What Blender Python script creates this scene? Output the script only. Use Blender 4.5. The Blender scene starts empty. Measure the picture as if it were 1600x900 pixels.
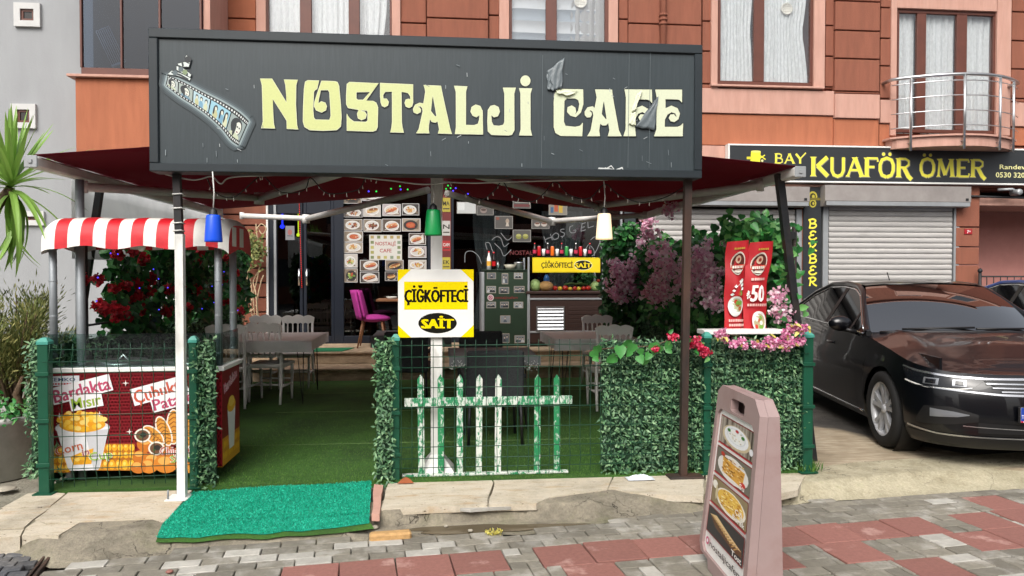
import bpy, bmesh, math, random
import numpy as np
from mathutils import Vector, Matrix
from mathutils.geometry import tessellate_polygon
S = bpy.context.scene
COL = S.collection
R = math.radians
PI = math.pi
rnd = random.Random(7)

# ---------------------------------------------------------------- camera, sky, sun, exposure
FOC, EYE, YAW, PITCH = 1155.0, 1.5, R(5.6), R(1.09)
cam_d = bpy.data.cameras.new('camera')
cam = bpy.data.objects.new('camera', cam_d)
COL.objects.link(cam)
cam.location = (0, 0, EYE)
cam.rotation_euler = (PI/2 - PITCH, 0, -YAW)
cam_d.sensor_width = 36.0
cam_d.lens = 36.0*FOC/1600.0
cam_d.clip_start = 0.05
cam_d.clip_end = 1500
S.camera = cam

SUN_EL, SUN_AZ = R(46), R(200)          # azimuth clockwise from +Y: behind the viewer, a little to the left
w = bpy.data.worlds.new('World'); S.world = w
w.use_nodes = True
nt = w.node_tree
bg = nt.nodes['Background']
sk = nt.nodes.new('ShaderNodeTexSky'); sk.sky_type = 'NISHITA'; sk.sun_disc = False
sk.sun_elevation = SUN_EL; sk.sun_rotation = SUN_AZ
sk.air_density = 1.0; sk.dust_density = 6.0; sk.ozone_density = 1.0
hs = nt.nodes.new('ShaderNodeHueSaturation'); hs.inputs['Saturation'].default_value = 0.35
nt.links.new(sk.outputs[0], hs.inputs['Color']); nt.links.new(hs.outputs[0], bg.inputs['Color'])
bg.inputs['Strength'].default_value = 0.15
sd = bpy.data.lights.new('sun', 'SUN'); sd.energy = 1.5; sd.angle = R(38); sd.color = (1.0, 0.96, 0.9)
so = bpy.data.objects.new('sun', sd); COL.objects.link(so)
sv = Vector((math.sin(SUN_AZ)*math.cos(SUN_EL), math.cos(SUN_AZ)*math.cos(SUN_EL), math.sin(SUN_EL)))
so.rotation_euler = sv.to_track_quat('Z', 'Y').to_euler()
so.location = (-6, -20, 30)
S.view_settings.view_transform = 'Standard'
S.view_settings.look = 'None'
S.view_settings.exposure = 0.42
S.view_settings.gamma = 1.0
S.cycles.max_bounces = 8
S.cycles.transparent_max_bounces = 16
S.cycles.use_denoising = True

# ---------------------------------------------------------------- where a sight line meets a plane of the place
_fw = Vector((math.sin(YAW)*math.cos(PITCH), math.cos(YAW)*math.cos(PITCH), -math.sin(PITCH)))
_rt = Vector((math.cos(YAW), -math.sin(YAW), 0)); _up = _rt.cross(_fw)
def at(px, py, Y=None, Z=None, X=None):
    d = _fw + _rt*((px-800)/FOC) - _up*((py-450)/FOC)
    t = Y/d.y if Y is not None else ((Z-EYE)/d.z if Z is not None else X/d.x)
    return Vector((0, 0, EYE)) + d*t
def rect_at(x0, y0, x1, y1, Y):         # a rectangle of a plane parallel to the front: X0, X1, Z0, Z1
    my, mx = (y0+y1)/2, (x0+x1)/2
    return at(x0, my, Y).x, at(x1, my, Y).x, at(mx, y1, Y).z, at(mx, y0, Y).z
def to_px(p):
    d = Vector(p) - Vector((0, 0, EYE)); z = d.dot(_fw)
    return 800 + FOC*d.dot(_rt)/z, 450 - FOC*d.dot(_up)/z

# ---------------------------------------------------------------- colours and materials
def lin(h):
    if isinstance(h, (tuple, list)): return tuple(h[:3])
    h = h.lstrip('#')
    o = []
    for i in (0, 2, 4):
        c = int(h[i:i+2], 16)/255
        o.append(c/12.92 if c <= 0.04045 else ((c+0.055)/1.055)**2.4)
    return tuple(o)
MATS = {}
def newmat(name):
    m = bpy.data.materials.new(name); m.use_nodes = True
    MATS[name] = m
    n = m.node_tree
    return m, n, n.nodes['Principled BSDF']
def node(n, t, **kw):
    x = n.nodes.new(t)
    for k, v in kw.items():
        if k in x.inputs: x.inputs[k].default_value = v
        else: setattr(x, k, v)
    return x
def ramp(n, fac, stops):
    r = n.nodes.new('ShaderNodeValToRGB')
    e = r.color_ramp.elements
    while len(e) < len(stops): e.new(0.5)
    for k, (p, c) in zip(e, stops):
        k.position = p; k.color = (*lin(c), 1) if not isinstance(c, float) else (c, c, c, 1)
    n.links.new(fac, r.inputs[0])
    return r.outputs[0]
def mix(n, a, b, fac, mode='MIX'):
    x = n.nodes.new('ShaderNodeMix'); x.data_type = 'RGBA'; x.blend_type = mode
    for s, v in ((6, a), (7, b), (0, fac)):
        if hasattr(v, 'is_output'): n.links.new(v, x.inputs[s])
        elif s == 0: x.inputs[0].default_value = v
        else: x.inputs[s].default_value = (*lin(v), 1)
    return x.outputs[2]
def noise(n, scale, detail=4, rough=0.6, vec=None, stretch=None):
    t = node(n, 'ShaderNodeTexNoise', Scale=scale, Detail=detail, Roughness=rough)
    if vec is None:
        vec = n.nodes.new('ShaderNodeNewGeometry').outputs['Position']
    if stretch:
        mp = n.nodes.new('ShaderNodeMapping'); mp.inputs['Scale'].default_value = stretch
        n.links.new(vec, mp.inputs[0]); vec = mp.outputs[0]
    n.links.new(vec, t.inputs['Vector'])
    return t.outputs[0]
def bump(n, p, h, strength=0.3, dist=0.01):
    b = node(n, 'ShaderNodeBump', Strength=strength, Distance=dist)
    n.links.new(h, b.inputs['Height']); n.links.new(b.outputs[0], p.inputs['Normal'])
    return b
def mat(name, col, rough=0.6, metal=0.0, var=0.15, vs=6.0, bs=0.0, bscale=60.0, bdist=0.004, dirt=None, dirt_amt=0.5, dscale=2.5, stretch=None, spec=None, coat=0.0, objrand=0.0, lo=0.45, hi=0.7):
    """one surface: base colour with soft mottling, optional dirt colour in patches, fine relief"""
    m, n, p = newmat(name)
    c = lin(col)
    f = noise(n, vs, stretch=stretch)
    o = ramp(n, f, [(0.3, tuple(x*(1-var) for x in c)), (0.7, tuple(min(1, x*(1+var)) for x in c))])
    if dirt:
        d = ramp(n, noise(n, dscale, 6, 0.65, stretch=stretch), [(lo, 0.0), (hi, float(dirt_amt))])
        o = mix(n, o, dirt, d)
    if objrand:
        oi = n.nodes.new('ShaderNodeObjectInfo')
        r_ = ramp(n, oi.outputs['Random'], [(0.0, 1-objrand), (1.0, 1.0)])
        o = mix(n, o, r_, 1.0, 'MULTIPLY')
    n.links.new(o, p.inputs['Base Color'])
    p.inputs['Roughness'].default_value = rough; p.inputs['Metallic'].default_value = metal
    if spec is not None: p.inputs['Specular IOR Level'].default_value = spec
    if coat: p.inputs['Coat Weight'].default_value = coat; p.inputs['Coat Roughness'].default_value = 0.02
    if bs: bump(n, p, noise(n, bscale, 5, 0.65), bs, bdist)
    return m
def print_mat(name, rough=0.4, nz=0.1, gain=1.0):
    """flat print: colours come from the sheet's own colour attribute"""
    m, n, p = newmat(name)
    a = n.nodes.new('ShaderNodeAttribute'); a.attribute_name = 'col'
    f = ramp(n, noise(n, 90, 3), [(0.3, (1.0-nz)*gain), (0.7, gain)])
    n.links.new(mix(n, a.outputs['Color'], f, 1.0, 'MULTIPLY'), p.inputs['Base Color'])
    p.inputs['Roughness'].default_value = rough
    return m
def glass_mat(name, tint=(1, 1, 1), refl=1.0, rough=0.0):
    m, n, p = newmat(name); n.nodes.remove(p)
    out = n.nodes['Material Output']
    tr = node(n, 'ShaderNodeBsdfTransparent'); tr.inputs[0].default_value = (*tint, 1)
    gl = node(n, 'ShaderNodeBsdfGlossy'); gl.inputs['Roughness'].default_value = rough
    fr = node(n, 'ShaderNodeLayerWeight'); pw = node(n, 'ShaderNodeMath', operation='POWER'); pw.inputs[1].default_value = 5.0
    n.links.new(fr.outputs['Facing'], pw.inputs[0])
    ml = node(n, 'ShaderNodeMath', operation='MULTIPLY_ADD'); ml.inputs[1].default_value = 0.9; ml.inputs[2].default_value = 0.045*refl; ml.use_clamp = True
    mx = node(n, 'ShaderNodeMixShader')
    n.links.new(pw.outputs[0], ml.inputs[0]); n.links.new(ml.outputs[0], mx.inputs[0])
    n.links.new(tr.outputs[0], mx.inputs[1]); n.links.new(gl.outputs[0], mx.inputs[2])
    n.links.new(mx.outputs[0], out.inputs[0])
    return m
def leaf_mat(name, stops, rough=0.45, trans=0.25, patch=None):
    m, n, p = newmat(name)
    g = n.nodes.new('ShaderNodeNewGeometry')
    c = ramp(n, g.outputs['Random Per Island'], stops)
    if patch: c = mix(n, c, patch, ramp(n, noise(n, 2.6, 4, 0.6), [(0.42, 0.0), (0.68, 0.35)]))
    n.links.new(c, p.inputs['Base Color']); p.inputs['Roughness'].default_value = rough
    if trans:
        out = n.nodes['Material Output']
        t = node(n, 'ShaderNodeBsdfTranslucent'); n.links.new(c, t.inputs[0])
        mx = node(n, 'ShaderNodeMixShader'); mx.inputs[0].default_value = trans
        n.links.new(p.outputs[0], mx.inputs[1]); n.links.new(t.outputs[0], mx.inputs[2]); n.links.new(mx.outputs[0], out.inputs[0])
    return m
def emit_mat(name, col, strength, base=(0.8, 0.8, 0.8)):
    m, n, p = newmat(name)
    p.inputs['Base Color'].default_value = (*lin(base), 1)
    p.inputs['Emission Color'].default_value = (*lin(col), 1); p.inputs['Emission Strength'].default_value = strength
    return m

# ---------------------------------------------------------------- objects
ORG = {}
def thing(name, label, cat, loc=(0, 0, 0), rotz=0.0, group=None):
    o = bpy.data.objects.new(name, None); COL.objects.link(o)
    o.empty_display_size = 0.1
    o.location = loc; o.rotation_euler = (0, 0, rotz)
    o['label'] = label; o['category'] = cat
    if group: o['group'] = group
    ORG[o.name] = Vector(loc)
    return o
def tag(o, label, cat, group=None):
    o['label'] = label; o['category'] = cat
    if group: o['group'] = group
    return o
def kind(o, k):
    o['kind'] = k; return o
def dup(root, loc, rotz=0.0, label=None, group=None, scale=None):
    r = root.copy(); COL.objects.link(r); r.location = loc; r.rotation_euler = (0, 0, rotz)
    if label: r['label'] = label
    if group: r['group'] = group
    if scale: r.scale = scale
    for ch in root.children:
        c = ch.copy(); COL.objects.link(c); c.parent = r
        for g in ch.children:
            d = g.copy(); COL.objects.link(d); d.parent = c
    return r
def link_mesh(name, me, parent=None, loc=(0, 0, 0)):
    o = bpy.data.objects.new(name, me); COL.objects.link(o)
    o.location = loc
    if parent is not None:
        o.parent = parent; ORG[o.name] = ORG.get(parent.name, Vector()) + Vector(loc)
    return o
def inst(src, loc, rot=(0, 0, 0), parent=None, scale=None):       # one more object on the same mesh
    o = src.copy(); COL.objects.link(o); o.location = loc; o.rotation_euler = rot
    if parent is not None: o.parent = parent
    if scale: o.scale = scale
    return o

class MB:
    """collects shapes; build() links them as ONE mesh object"""
    def __init__(s, col=None): s.v = []; s.f = []; s.m = []; s.c = []; s.s = []; s.col = lin(col) if col else None; s.mi = 0; s.sm = False
    def add(s, vs, fs, smooth=None, col=None):
        b = len(s.v); s.v.extend([tuple(x) for x in vs])
        sm = s.sm if smooth is None else smooth
        c = lin(col) if col is not None else s.col
        for f in fs:
            s.f.append(tuple(i+b for i in f)); s.m.append(s.mi); s.s.append(sm); s.c.append(c)
        return s
    def box(s, x0, x1, y0, y1, z0, z1, b=0.0, M=None, col=None):
        if b <= 0:
            vs = [(x, y, z) for x in (x0, x1) for y in (y0, y1) for z in (z0, z1)]
            fs = [(0, 1, 3, 2), (4, 6, 7, 5), (0, 4, 5, 1), (2, 3, 7, 6), (0, 2, 6, 4), (1, 5, 7, 3)]
        else:
            b = min(b, abs(x1-x0)/2.01, abs(y1-y0)/2.01, abs(z1-z0)/2.01)
            vs = []; idx = {}
            for ix, (x, sx) in enumerate(((x0, 1), (x1, -1))):
                for iy, (y, sy) in enumerate(((y0, 1), (y1, -1))):
                    for iz, (z, sz) in enumerate(((z0, 1), (z1, -1))):
                        for k, d in enumerate(((0, b*sy, b*sz), (b*sx, 0, b*sz), (b*sx, b*sy, 0))):
                            idx[ix, iy, iz, k] = len(vs); vs.append((x+d[0], y+d[1], z+d[2]))
            I = lambda a, b_, c, k: idx[a, b_, c, k]
            fs = []
            fs.append((I(0,0,0,0), I(0,0,1,0), I(0,1,1,0), I(0,1,0,0))); fs.append((I(1,0,0,0), I(1,1,0,0), I(1,1,1,0), I(1,0,1,0)))
            fs.append((I(0,0,0,1), I(1,0,0,1), I(1,0,1,1), I(0,0,1,1))); fs.append((I(0,1,0,1), I(0,1,1,1), I(1,1,1,1), I(1,1,0,1)))
            fs.append((I(0,0,0,2), I(0,1,0,2), I(1,1,0,2), I(1,0,0,2))); fs.append((I(0,0,1,2), I(1,0,1,2), I(1,1,1,2), I(0,1,1,2)))
            for a in (0, 1):
                for c in (0, 1):
                    q = (I(a,c,0,0), I(a,c,0,1), I(a,c,1,1), I(a,c,1,0)); fs.append(q if (a == c) else q[::-1])
                    q = (I(a,0,c,0), I(a,1,c,0), I(a,1,c,2), I(a,0,c,2)); fs.append(q if (a == c) else q[::-1])
                    q = (I(0,a,c,1), I(0,a,c,2), I(1,a,c,2), I(1,a,c,1)); fs.append(q if (a == c) else q[::-1])
                    for d in (0, 1):
                        q = (I(a,c,d,0), I(a,c,d,2), I(a,c,d,1)); fs.append(q if ((a+c+d) % 2 == 0) else q[::-1])
        if M is not None: vs = [M @ Vector(p) for p in vs]
        return s.add(vs, fs, False, col)
    def tube(s, pts, r, n=8, caps=True, smooth=True, col=None, closed=False):
        pts = [Vector(p) for p in pts]; N = len(pts)
        rs = r if isinstance(r, (list, tuple)) else [r]*N
        vs = []; up = None
        for i, p in enumerate(pts):
            if closed: t = pts[(i+1) % N] - pts[i-1]
            else: t = pts[min(i+1, N-1)] - pts[max(i-1, 0)]
            t.normalize()
            if up is None: up = Vector((0, 0, 1)) if abs(t.z) < 0.9 else Vector((0, 1, 0))
            a = t.cross(up)
            if a.length < 1e-6: a = t.orthogonal()
            a.normalize(); b = a.cross(t); up = b.copy()
            for k in range(n):
                an = 2*PI*k/n + PI/n
                vs.append(p + (a*math.cos(an) + b*math.sin(an))*rs[i])
        fs = []
        for i in range(N if closed else N-1):
            j = (i+1) % N
            for k in range(n):
                k2 = (k+1) % n
                fs.append((i*n+k, i*n+k2, j*n+k2, j*n+k))
        s.add(vs, fs, smooth, col)
        if caps and not closed:
            b = len(s.v) - len(vs)
            for rng in (range(n-1, -1, -1), range((N-1)*n, N*n)):
                s.f.append(tuple(b+i for i in rng)); s.m.append(s.mi); s.s.append(False); s.c.append(lin(col) if col else s.col)
        return s
    def lathe(s, prof, c=(0, 0, 0), n=24, axis='Z', smooth=True, col=None, a0=0, a1=2*PI, M=None):
        vs = []; full = abs(a1-a0-2*PI) < 1e-6; m = n if full else n+1
        for (r_, h) in prof:
            for k in range(m):
                a = a0+(a1-a0)*k/n
                x, y = r_*math.cos(a), r_*math.sin(a)
                p = {'Z': (x, y, h), 'Y': (x, h, y), 'X': (h, x, y)}[axis]
                vs.append((p[0]+c[0], p[1]+c[1], p[2]+c[2]))
        fs = []
        for i in range(len(prof)-1):
            for k in range(n):
                k2 = (k+1) % m
                q = (i*m+k, i*m+k2, (i+1)*m+k2, (i+1)*m+k)
                fs.append(q[::-1] if axis == 'Y' else q)
        if M is not None: vs = [M @ Vector(p) for p in vs]
        return s.add(vs, fs, smooth, col)
    def ell(s, c, r, nu=12, nv=8, col=None, M=None, jit=0.0):
        vs = []; 
        for j in range(nv+1):
            th = PI*j/nv
            for i in range(nu):
                ph = 2*PI*i/nu
                q = 1+(rnd.uniform(-jit, jit) if jit else 0)
                vs.append(Vector((r[0]*math.sin(th)*math.cos(ph)*q, r[1]*math.sin(th)*math.sin(ph)*q, r[2]*math.cos(th)*q)))
        if M is not None: vs = [M @ p for p in vs]
        vs = [p+Vector(c) for p in vs]
        fs = [(j*nu+i, (j+1)*nu+i, (j+1)*nu+(i+1) % nu, j*nu+(i+1) % nu) for j in range(nv) for i in range(nu)]
        return s.add(vs, fs, True, col)
    def grid(s, fn, nu, nv, smooth=True, col=None, flip=False):
        vs = [fn(i/nu, j/nv) for j in range(nv+1) for i in range(nu+1)]
        m = nu+1
        fs = [(j*m+i, j*m+i+1, (j+1)*m+i+1, (j+1)*m+i) for j in range(nv) for i in range(nu)]
        if flip: fs = [f[::-1] for f in fs]
        return s.add(vs, fs, smooth, col)
    def prism(s, poly, fr, d0, d1, holes=(), col=None, smooth=False):
        """polygon in the frame's u,v, from depth d0 to d1 along its normal (d1 is the seen side)"""
        loops = [list(poly)]+[list(h) for h in holes]
        allp = [p for l in loops for p in l]
        tris = tessellate_polygon([[Vector((a, b, 0)) for a, b in l] for l in loops])
        N = len(allp)
        vs = [fr.p(a, b, d1) for a, b in allp]+[fr.p(a, b, d0) for a, b in allp]
        fs = []
        for t in tris:
            a, b, c = (allp[i] for i in t)
            ar = (b[0]-a[0])*(c[1]-a[1])-(b[1]-a[1])*(c[0]-a[0])
            if ar < 0: t = (t[0], t[2], t[1])
            fs.append(tuple(t)); fs.append((t[0]+N, t[2]+N, t[1]+N))
        b0 = 0
        for k, l in enumerate(loops):
            ar = sum(l[i][0]*l[(i+1) % len(l)][1]-l[(i+1) % len(l)][0]*l[i][1] for i in range(len(l)))
            for i in range(len(l)):
                j = (i+1) % len(l)
                q = (b0+i, b0+j, b0+j+N, b0+i+N)
                if (ar > 0) == (k == 0): q = q[::-1]
                fs.append(q)
            b0 += len(l)
        return s.add(vs, fs, smooth, col)
    def build(s, name, m, parent=None, world=True, sub=0):
        off = ORG.get(parent.name, Vector()) if (parent is not None and world) else Vector()
        me = bpy.data.meshes.new(name)
        v = np.array(s.v, dtype=np.float64).reshape(-1, 3)
        if world: v = v - np.array(off)
        me.from_pydata(v.tolist(), [], s.f)
        for q in (m if isinstance(m, (list, tuple)) else [m]): me.materials.append(q)
        if any(s.m): me.polygons.foreach_set('material_index', s.m)
        me.polygons.foreach_set('use_smooth', s.s)
        if any(c is not None for c in s.c):
            a = me.color_attributes.new('col', 'FLOAT_COLOR', 'CORNER')
            tot = np.empty(len(me.polygons), dtype=np.int32); me.polygons.foreach_get('loop_total', tot)
            cc = np.array([(*(c or (0.5, 0.5, 0.5)), 1.0) for c in s.c], dtype=np.float32)
            a.data.foreach_set('color', np.repeat(cc, tot, axis=0).ravel())
        me.update()
        o = link_mesh(name, me, parent)
        if sub:
            md = o.modifiers.new('smooth', 'SUBSURF'); md.levels = sub; md.render_levels = sub
        return o

class Fr:
    """a frame on a surface: origin o, right u, up v, outward normal n"""
    def __init__(s, o, u=(1, 0, 0), v=(0, 0, 1)):
        s.o = Vector(o); s.u = Vector(u).normalized(); s.v = Vector(v).normalized(); s.n = s.u.cross(s.v)
        # u right, v up as seen from outside: normal points to the viewer
    def p(s, a, b, d=0.0): return s.o + s.u*a + s.v*b + s.n*d

FONT_CACHE = {}
def glyphs(text, offset=0.0, shear=0.0, space=1.0):
    """outline mesh of a line of text: verts (x,y) with cap height ~0.73, faces"""
    k = (text, offset, shear, space)
    if k not in FONT_CACHE:
        c = bpy.data.curves.new('tmp', 'FONT'); c.body = text; c.offset = offset; c.shear = shear; c.space_character = space; c.resolution_u = 2
        o = bpy.data.objects.new('tmp', c); COL.objects.link(o)
        bpy.context.view_layer.update()
        me = o.to_mesh()
        v = [(p.co.x, p.co.y) for p in me.vertices]; f = [tuple(p.vertices) for p in me.polygons]
        o.to_mesh_clear(); bpy.data.objects.remove(o); bpy.data.curves.remove(c)
        FONT_CACHE[k] = (v, f)
    return FONT_CACHE[k]

class Art(MB):
    """flat print on a frame: every shape lies a fraction of a millimetre above the last"""
    def __init__(s, fr, step=0.00005, base=0.0008): super().__init__(); s.fr = fr; s.d = base; s.st = step
    def up(s): s.d += s.st; return s.d
    def poly(s, pts, col, holes=()):
        d = s.up(); loops = [list(pts)]+[list(h) for h in holes]
        allp = [p for l in loops for p in l]
        fs = []
        for t in tessellate_polygon([[Vector((a, b, 0)) for a, b in l] for l in loops]):
            a, b, c = (allp[i] for i in t)
            if (b[0]-a[0])*(c[1]-a[1])-(b[1]-a[1])*(c[0]-a[0]) < 0: t = (t[0], t[2], t[1])
            fs.append(tuple(t))
        return s.add([s.fr.p(a, b, d) for a, b in allp], fs, False, col)
    def rect(s, x0, y0, x1, y1, col): return s.poly([(x0, y0), (x1, y0), (x1, y1), (x0, y1)], col)
    def ell2(s, cx, cy, rx, ry, col, rot=0.0, n=20, a0=0, a1=2*PI, jit=0):
        pts = []
        for i in range(n):
            a = a0+(a1-a0)*i/(n if abs(a1-a0-2*PI) < 1e-5 else n-1)
            q = 1+(rnd.uniform(-jit, jit) if jit else 0)
            x, y = rx*math.cos(a)*q, ry*math.sin(a)*q
            pts.append((cx+x*math.cos(rot)-y*math.sin(rot), cy+x*math.sin(rot)+y*math.cos(rot)))
        return s.poly(pts, col)
    def line(s, pts, wd, col, closed=False):
        d = s.up(); N = len(pts); pts = [Vector((a, b)) for a, b in pts]
        L = []
        for i in range(N):
            a = pts[i-1] if (i > 0 or closed) else pts[i]; b = pts[(i+1) % N] if (i < N-1 or closed) else pts[i]
            t = b-a
            t = t.normalized() if t.length > 1e-9 else Vector((1, 0))
            nn = Vector((-t.y, t.x))*wd/2
            L += [pts[i]+nn, pts[i]-nn]
        fs = [(2*i+1, (2*i+3) % (2*N), (2*i+2) % (2*N), 2*i) for i in range(N if closed else N-1)]
        return s.add([s.fr.p(q.x, q.y, d) for q in L], fs, False, col)
    def text(s, t, x, y, h, col, w=None, off=0.0, shear=0.0, rot=0.0, align='L', outline=None, ow=0.02, space=1.0):
        """capitals h high starting at x,y; w stretches the line to that width"""
        if outline:
            s.text(t, x, y, h, outline, w, off+ow, shear, rot, align, None, 0, space)
        if off > 0.016:          # heavy letters: the same line printed a hair to each side
            for k in (-1, 1): s.text(t, x+k*(off-0.012)*h/0.73*math.cos(rot), y+k*(off-0.012)*h/0.73*math.sin(rot), h, col, w, 0.012, shear, rot, align, None, 0, space)
            off = 0.012
        v, f = glyphs(t, off, shear, space)
        v0, _ = glyphs(t, 0.0, shear, space)
        if not v: return s
        xs = [p[0] for p in v0]; x0, x1 = min(xs), max(xs)
        k = h/0.73
        kx = w/(x1-x0) if w else k
        sh = {'L': 0, 'C': -(x1-x0)/2*kx, 'R': -(x1-x0)*kx}[align]
        d = s.up(); c, sn = math.cos(rot), math.sin(rot); out = []
        for a, b in v:
            a = (a-x0)*kx+sh; b *= k
            out.append(s.fr.p(x+a*c-b*sn, y+a*sn+b*c, d))
        return s.add(out, f, False, col)

def leaf_cloud(name, P, D, N, L, W, m, parent=None, fold=0.25, shape='leaf', world=True):
    """many small folded leaves in one mesh: P base, D direction, N face normal, L length, W width (numpy)"""
    P = np.asarray(P, float); n = len(P)
    if parent is not None and world: P = P - np.array(ORG.get(parent.name, Vector()))
    D = D/np.linalg.norm(D, axis=1, keepdims=True)
    B = np.cross(D, N); B /= (np.linalg.norm(B, axis=1, keepdims=True)+1e-9)
    Nn = np.cross(B, D)
    L = np.broadcast_to(np.asarray(L, float), (n,))[:, None]; W = np.broadcast_to(np.asarray(W, float), (n,))[:, None]
    if shape == 'leaf':
        pts = [(0, 0, 0), (0.42, 0.5, fold), (1, 0, 0), (0.42, -0.5, fold)]; fs = [(0, 3, 2), (0, 2, 1)]
    elif shape == 'blade':
        pts = [(0, 0.3, fold), (0, -0.3, fold), (0.55, -0.5, 0), (1, 0, -fold*2), (0.55, 0.5, 0)]; fs = [(0, 1, 2, 4), (4, 2, 3)]
    elif shape == 'petal':
        pts = [(0, 0.2, 0), (0, -0.2, 0), (0.7, -0.5, fold), (1, 0, fold*0.5), (0.7, 0.5, fold)]; fs = [(0, 1, 2, 4), (4, 2, 3)]
    else:   # heart shaped ivy leaf with a mid rib
        pts = [(0, 0, 0), (-0.08, 0.28, fold), (0.2, 0.52, fold), (0.6, 0.36, fold*0.6), (1, 0, -0.1), (0.6, -0.36, fold*0.6), (0.2, -0.52, fold), (-0.08, -0.28, fold)]
        fs = [(0, 4, 3, 2), (0, 2, 1), (0, 6, 5, 4), (0, 7, 6)]
    k = len(pts)
    V = np.empty((n, k, 3))
    for i, (a, b, c) in enumerate(pts):
        V[:, i] = P + D*L*a + B*W*b + Nn*W*c
    me = bpy.data.meshes.new(name)
    tot = np.tile(np.array([len(f) for f in fs]), n)
    base = (np.arange(n)*k)[:, None]
    loops = (base + np.array([i for f in fs for i in f])[None, :]).ravel()
    me.vertices.add(n*k); me.vertices.foreach_set('co', V.ravel())
    me.loops.add(len(loops)); me.loops.foreach_set('vertex_index', loops.astype(np.int32))
    me.polygons.add(len(tot)); me.polygons.foreach_set('loop_start', np.concatenate([[0], np.cumsum(tot)[:-1]]).astype(np.int32))
    me.update(calc_edges=True)
    me.materials.append(m)
    return kind(link_mesh(name, me, parent), 'stuff')
nprs = np.random.RandomState(5)
def rdirs(n):
    v = nprs.normal(size=(n, 3)); return v/np.linalg.norm(v, axis=1, keepdims=True)
def catmull(pts, n=8, closed=False):
    pts = [Vector(p) for p in pts]; N = len(pts); out = []
    for i in range(N if closed else N-1):
        g = lambda k: pts[k % N] if closed else pts[max(0, min(N-1, k))]
        p0, p1, p2, p3 = g(i-1), g(i), g(i+1), g(i+2)
        for j in range(n):
            t = j/n
            out.append(0.5*((2*p1)+(p2-p0)*t+(2*p0-5*p1+4*p2-p3)*t*t+(3*p1-p0-3*p2+p3)*t*t*t))
    if not closed: out.append(pts[-1])
    return out
def interp(x, tab):
    if x <= tab[0][0]: return tab[0][1]
    for (a, b), (c, d) in zip(tab, tab[1:]):
        if x <= c: return b+(d-b)*(x-a)/(c-a)
    return tab[-1][1]
# ---------------------------------------------------------------- materials
M = {}
def defm(k, *a, **kw): M[k] = mat(k, *a, **kw)
defm('stucco', '#a66548', 0.9, var=0.09, vs=1.6, stretch=(5, 5, 0.7), bs=0.5, bscale=70, bdist=0.012, dirt='#8f533c', dirt_amt=0.35)
defm('stucco_brown', '#885340', 0.9, var=0.10, vs=1.6, stretch=(5, 5, 0.7), bs=0.45, bscale=80, bdist=0.01, dirt='#734536', dirt_amt=0.4)
defm('trim_pink', '#bd9384', 0.85, var=0.08, vs=2, stretch=(5, 5, 0.8), bs=0.3, bscale=60, bdist=0.008, dirt='#a97a6a', dirt_amt=0.35)
defm('wall_pink', '#b77f76', 0.85, var=0.08, vs=2, bs=0.3, bscale=60, bdist=0.008, dirt='#a06a62', dirt_amt=0.4)
defm('stucco_grey', '#989a9c', 0.92, var=0.07, vs=0.7, stretch=(3, 3, 0.7), bs=0.3, bscale=50, bdist=0.01, dirt='#8d8e90', dirt_amt=0.4, dscale=0.8)
defm('joint_dark', '#6b3a2b', 0.95)
defm('window_brown', '#5d3327', 0.45, var=0.12)
defm('curtain', '#c9cbc9', 0.9, var=0.14, vs=14, stretch=(3, 1, 1))
defm('curtain_grey', '#9a9a98', 0.9, var=0.05)
defm('blind_cream', '#dcd8cc', 0.9)
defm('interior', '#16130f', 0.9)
defm('steel', '#c4c6c8', 0.28, 0.9, var=0.06)
defm('alu', '#9da0a2', 0.45, 0.35, var=0.08, dirt='#77797a', dirt_amt=0.3)
defm('shutter', '#b3b0ac', 0.55, 0.1, var=0.05, vs=2, dirt='#8a8683', dirt_amt=0.35, stretch=(1, 1, 8))
defm('shutter_box', '#97918d', 0.5, 0.2, var=0.08, dirt='#7c7470', dirt_amt=0.5)
defm('concrete', '#8f8a7d', 0.95, var=0.18, vs=5, bs=0.9, bscale=28, bdist=0.03, dirt='#6b6a55', dirt_amt=0.6, dscale=3)
defm('concrete_dark', '#4b4844', 0.8, var=0.25, vs=3, bs=0.6, bscale=40, bdist=0.02, dirt='#2c2a28', dirt_amt=0.8)
defm('sand', '#57534a', 0.95, var=0.25, vs=30, bs=0.8, bscale=90, bdist=0.01)
defm('asphalt', '#3d3d3d', 0.9, var=0.2, vs=30, bs=0.6, bscale=120, bdist=0.01)
defm('paver', '#837e72', 0.88, var=0.14, vs=25, bs=0.7, bscale=130, bdist=0.006, dirt='#b9b6ae', dirt_amt=0.55, dscale=6, objrand=0.34, lo=0.5, hi=0.66)
defm('paver_white', '#b0ada5', 0.88, var=0.12, vs=12, bs=0.7, bscale=120, bdist=0.006, dirt='#98958c', dirt_amt=0.8, dscale=14, objrand=0.12)
defm('paver_red', '#8f6158', 0.85, var=0.12, vs=40, bs=0.6, bscale=150, bdist=0.005, dirt='#c9a49a', dirt_amt=0.6, dscale=4, objrand=0.2, lo=0.58, hi=0.68)
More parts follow.
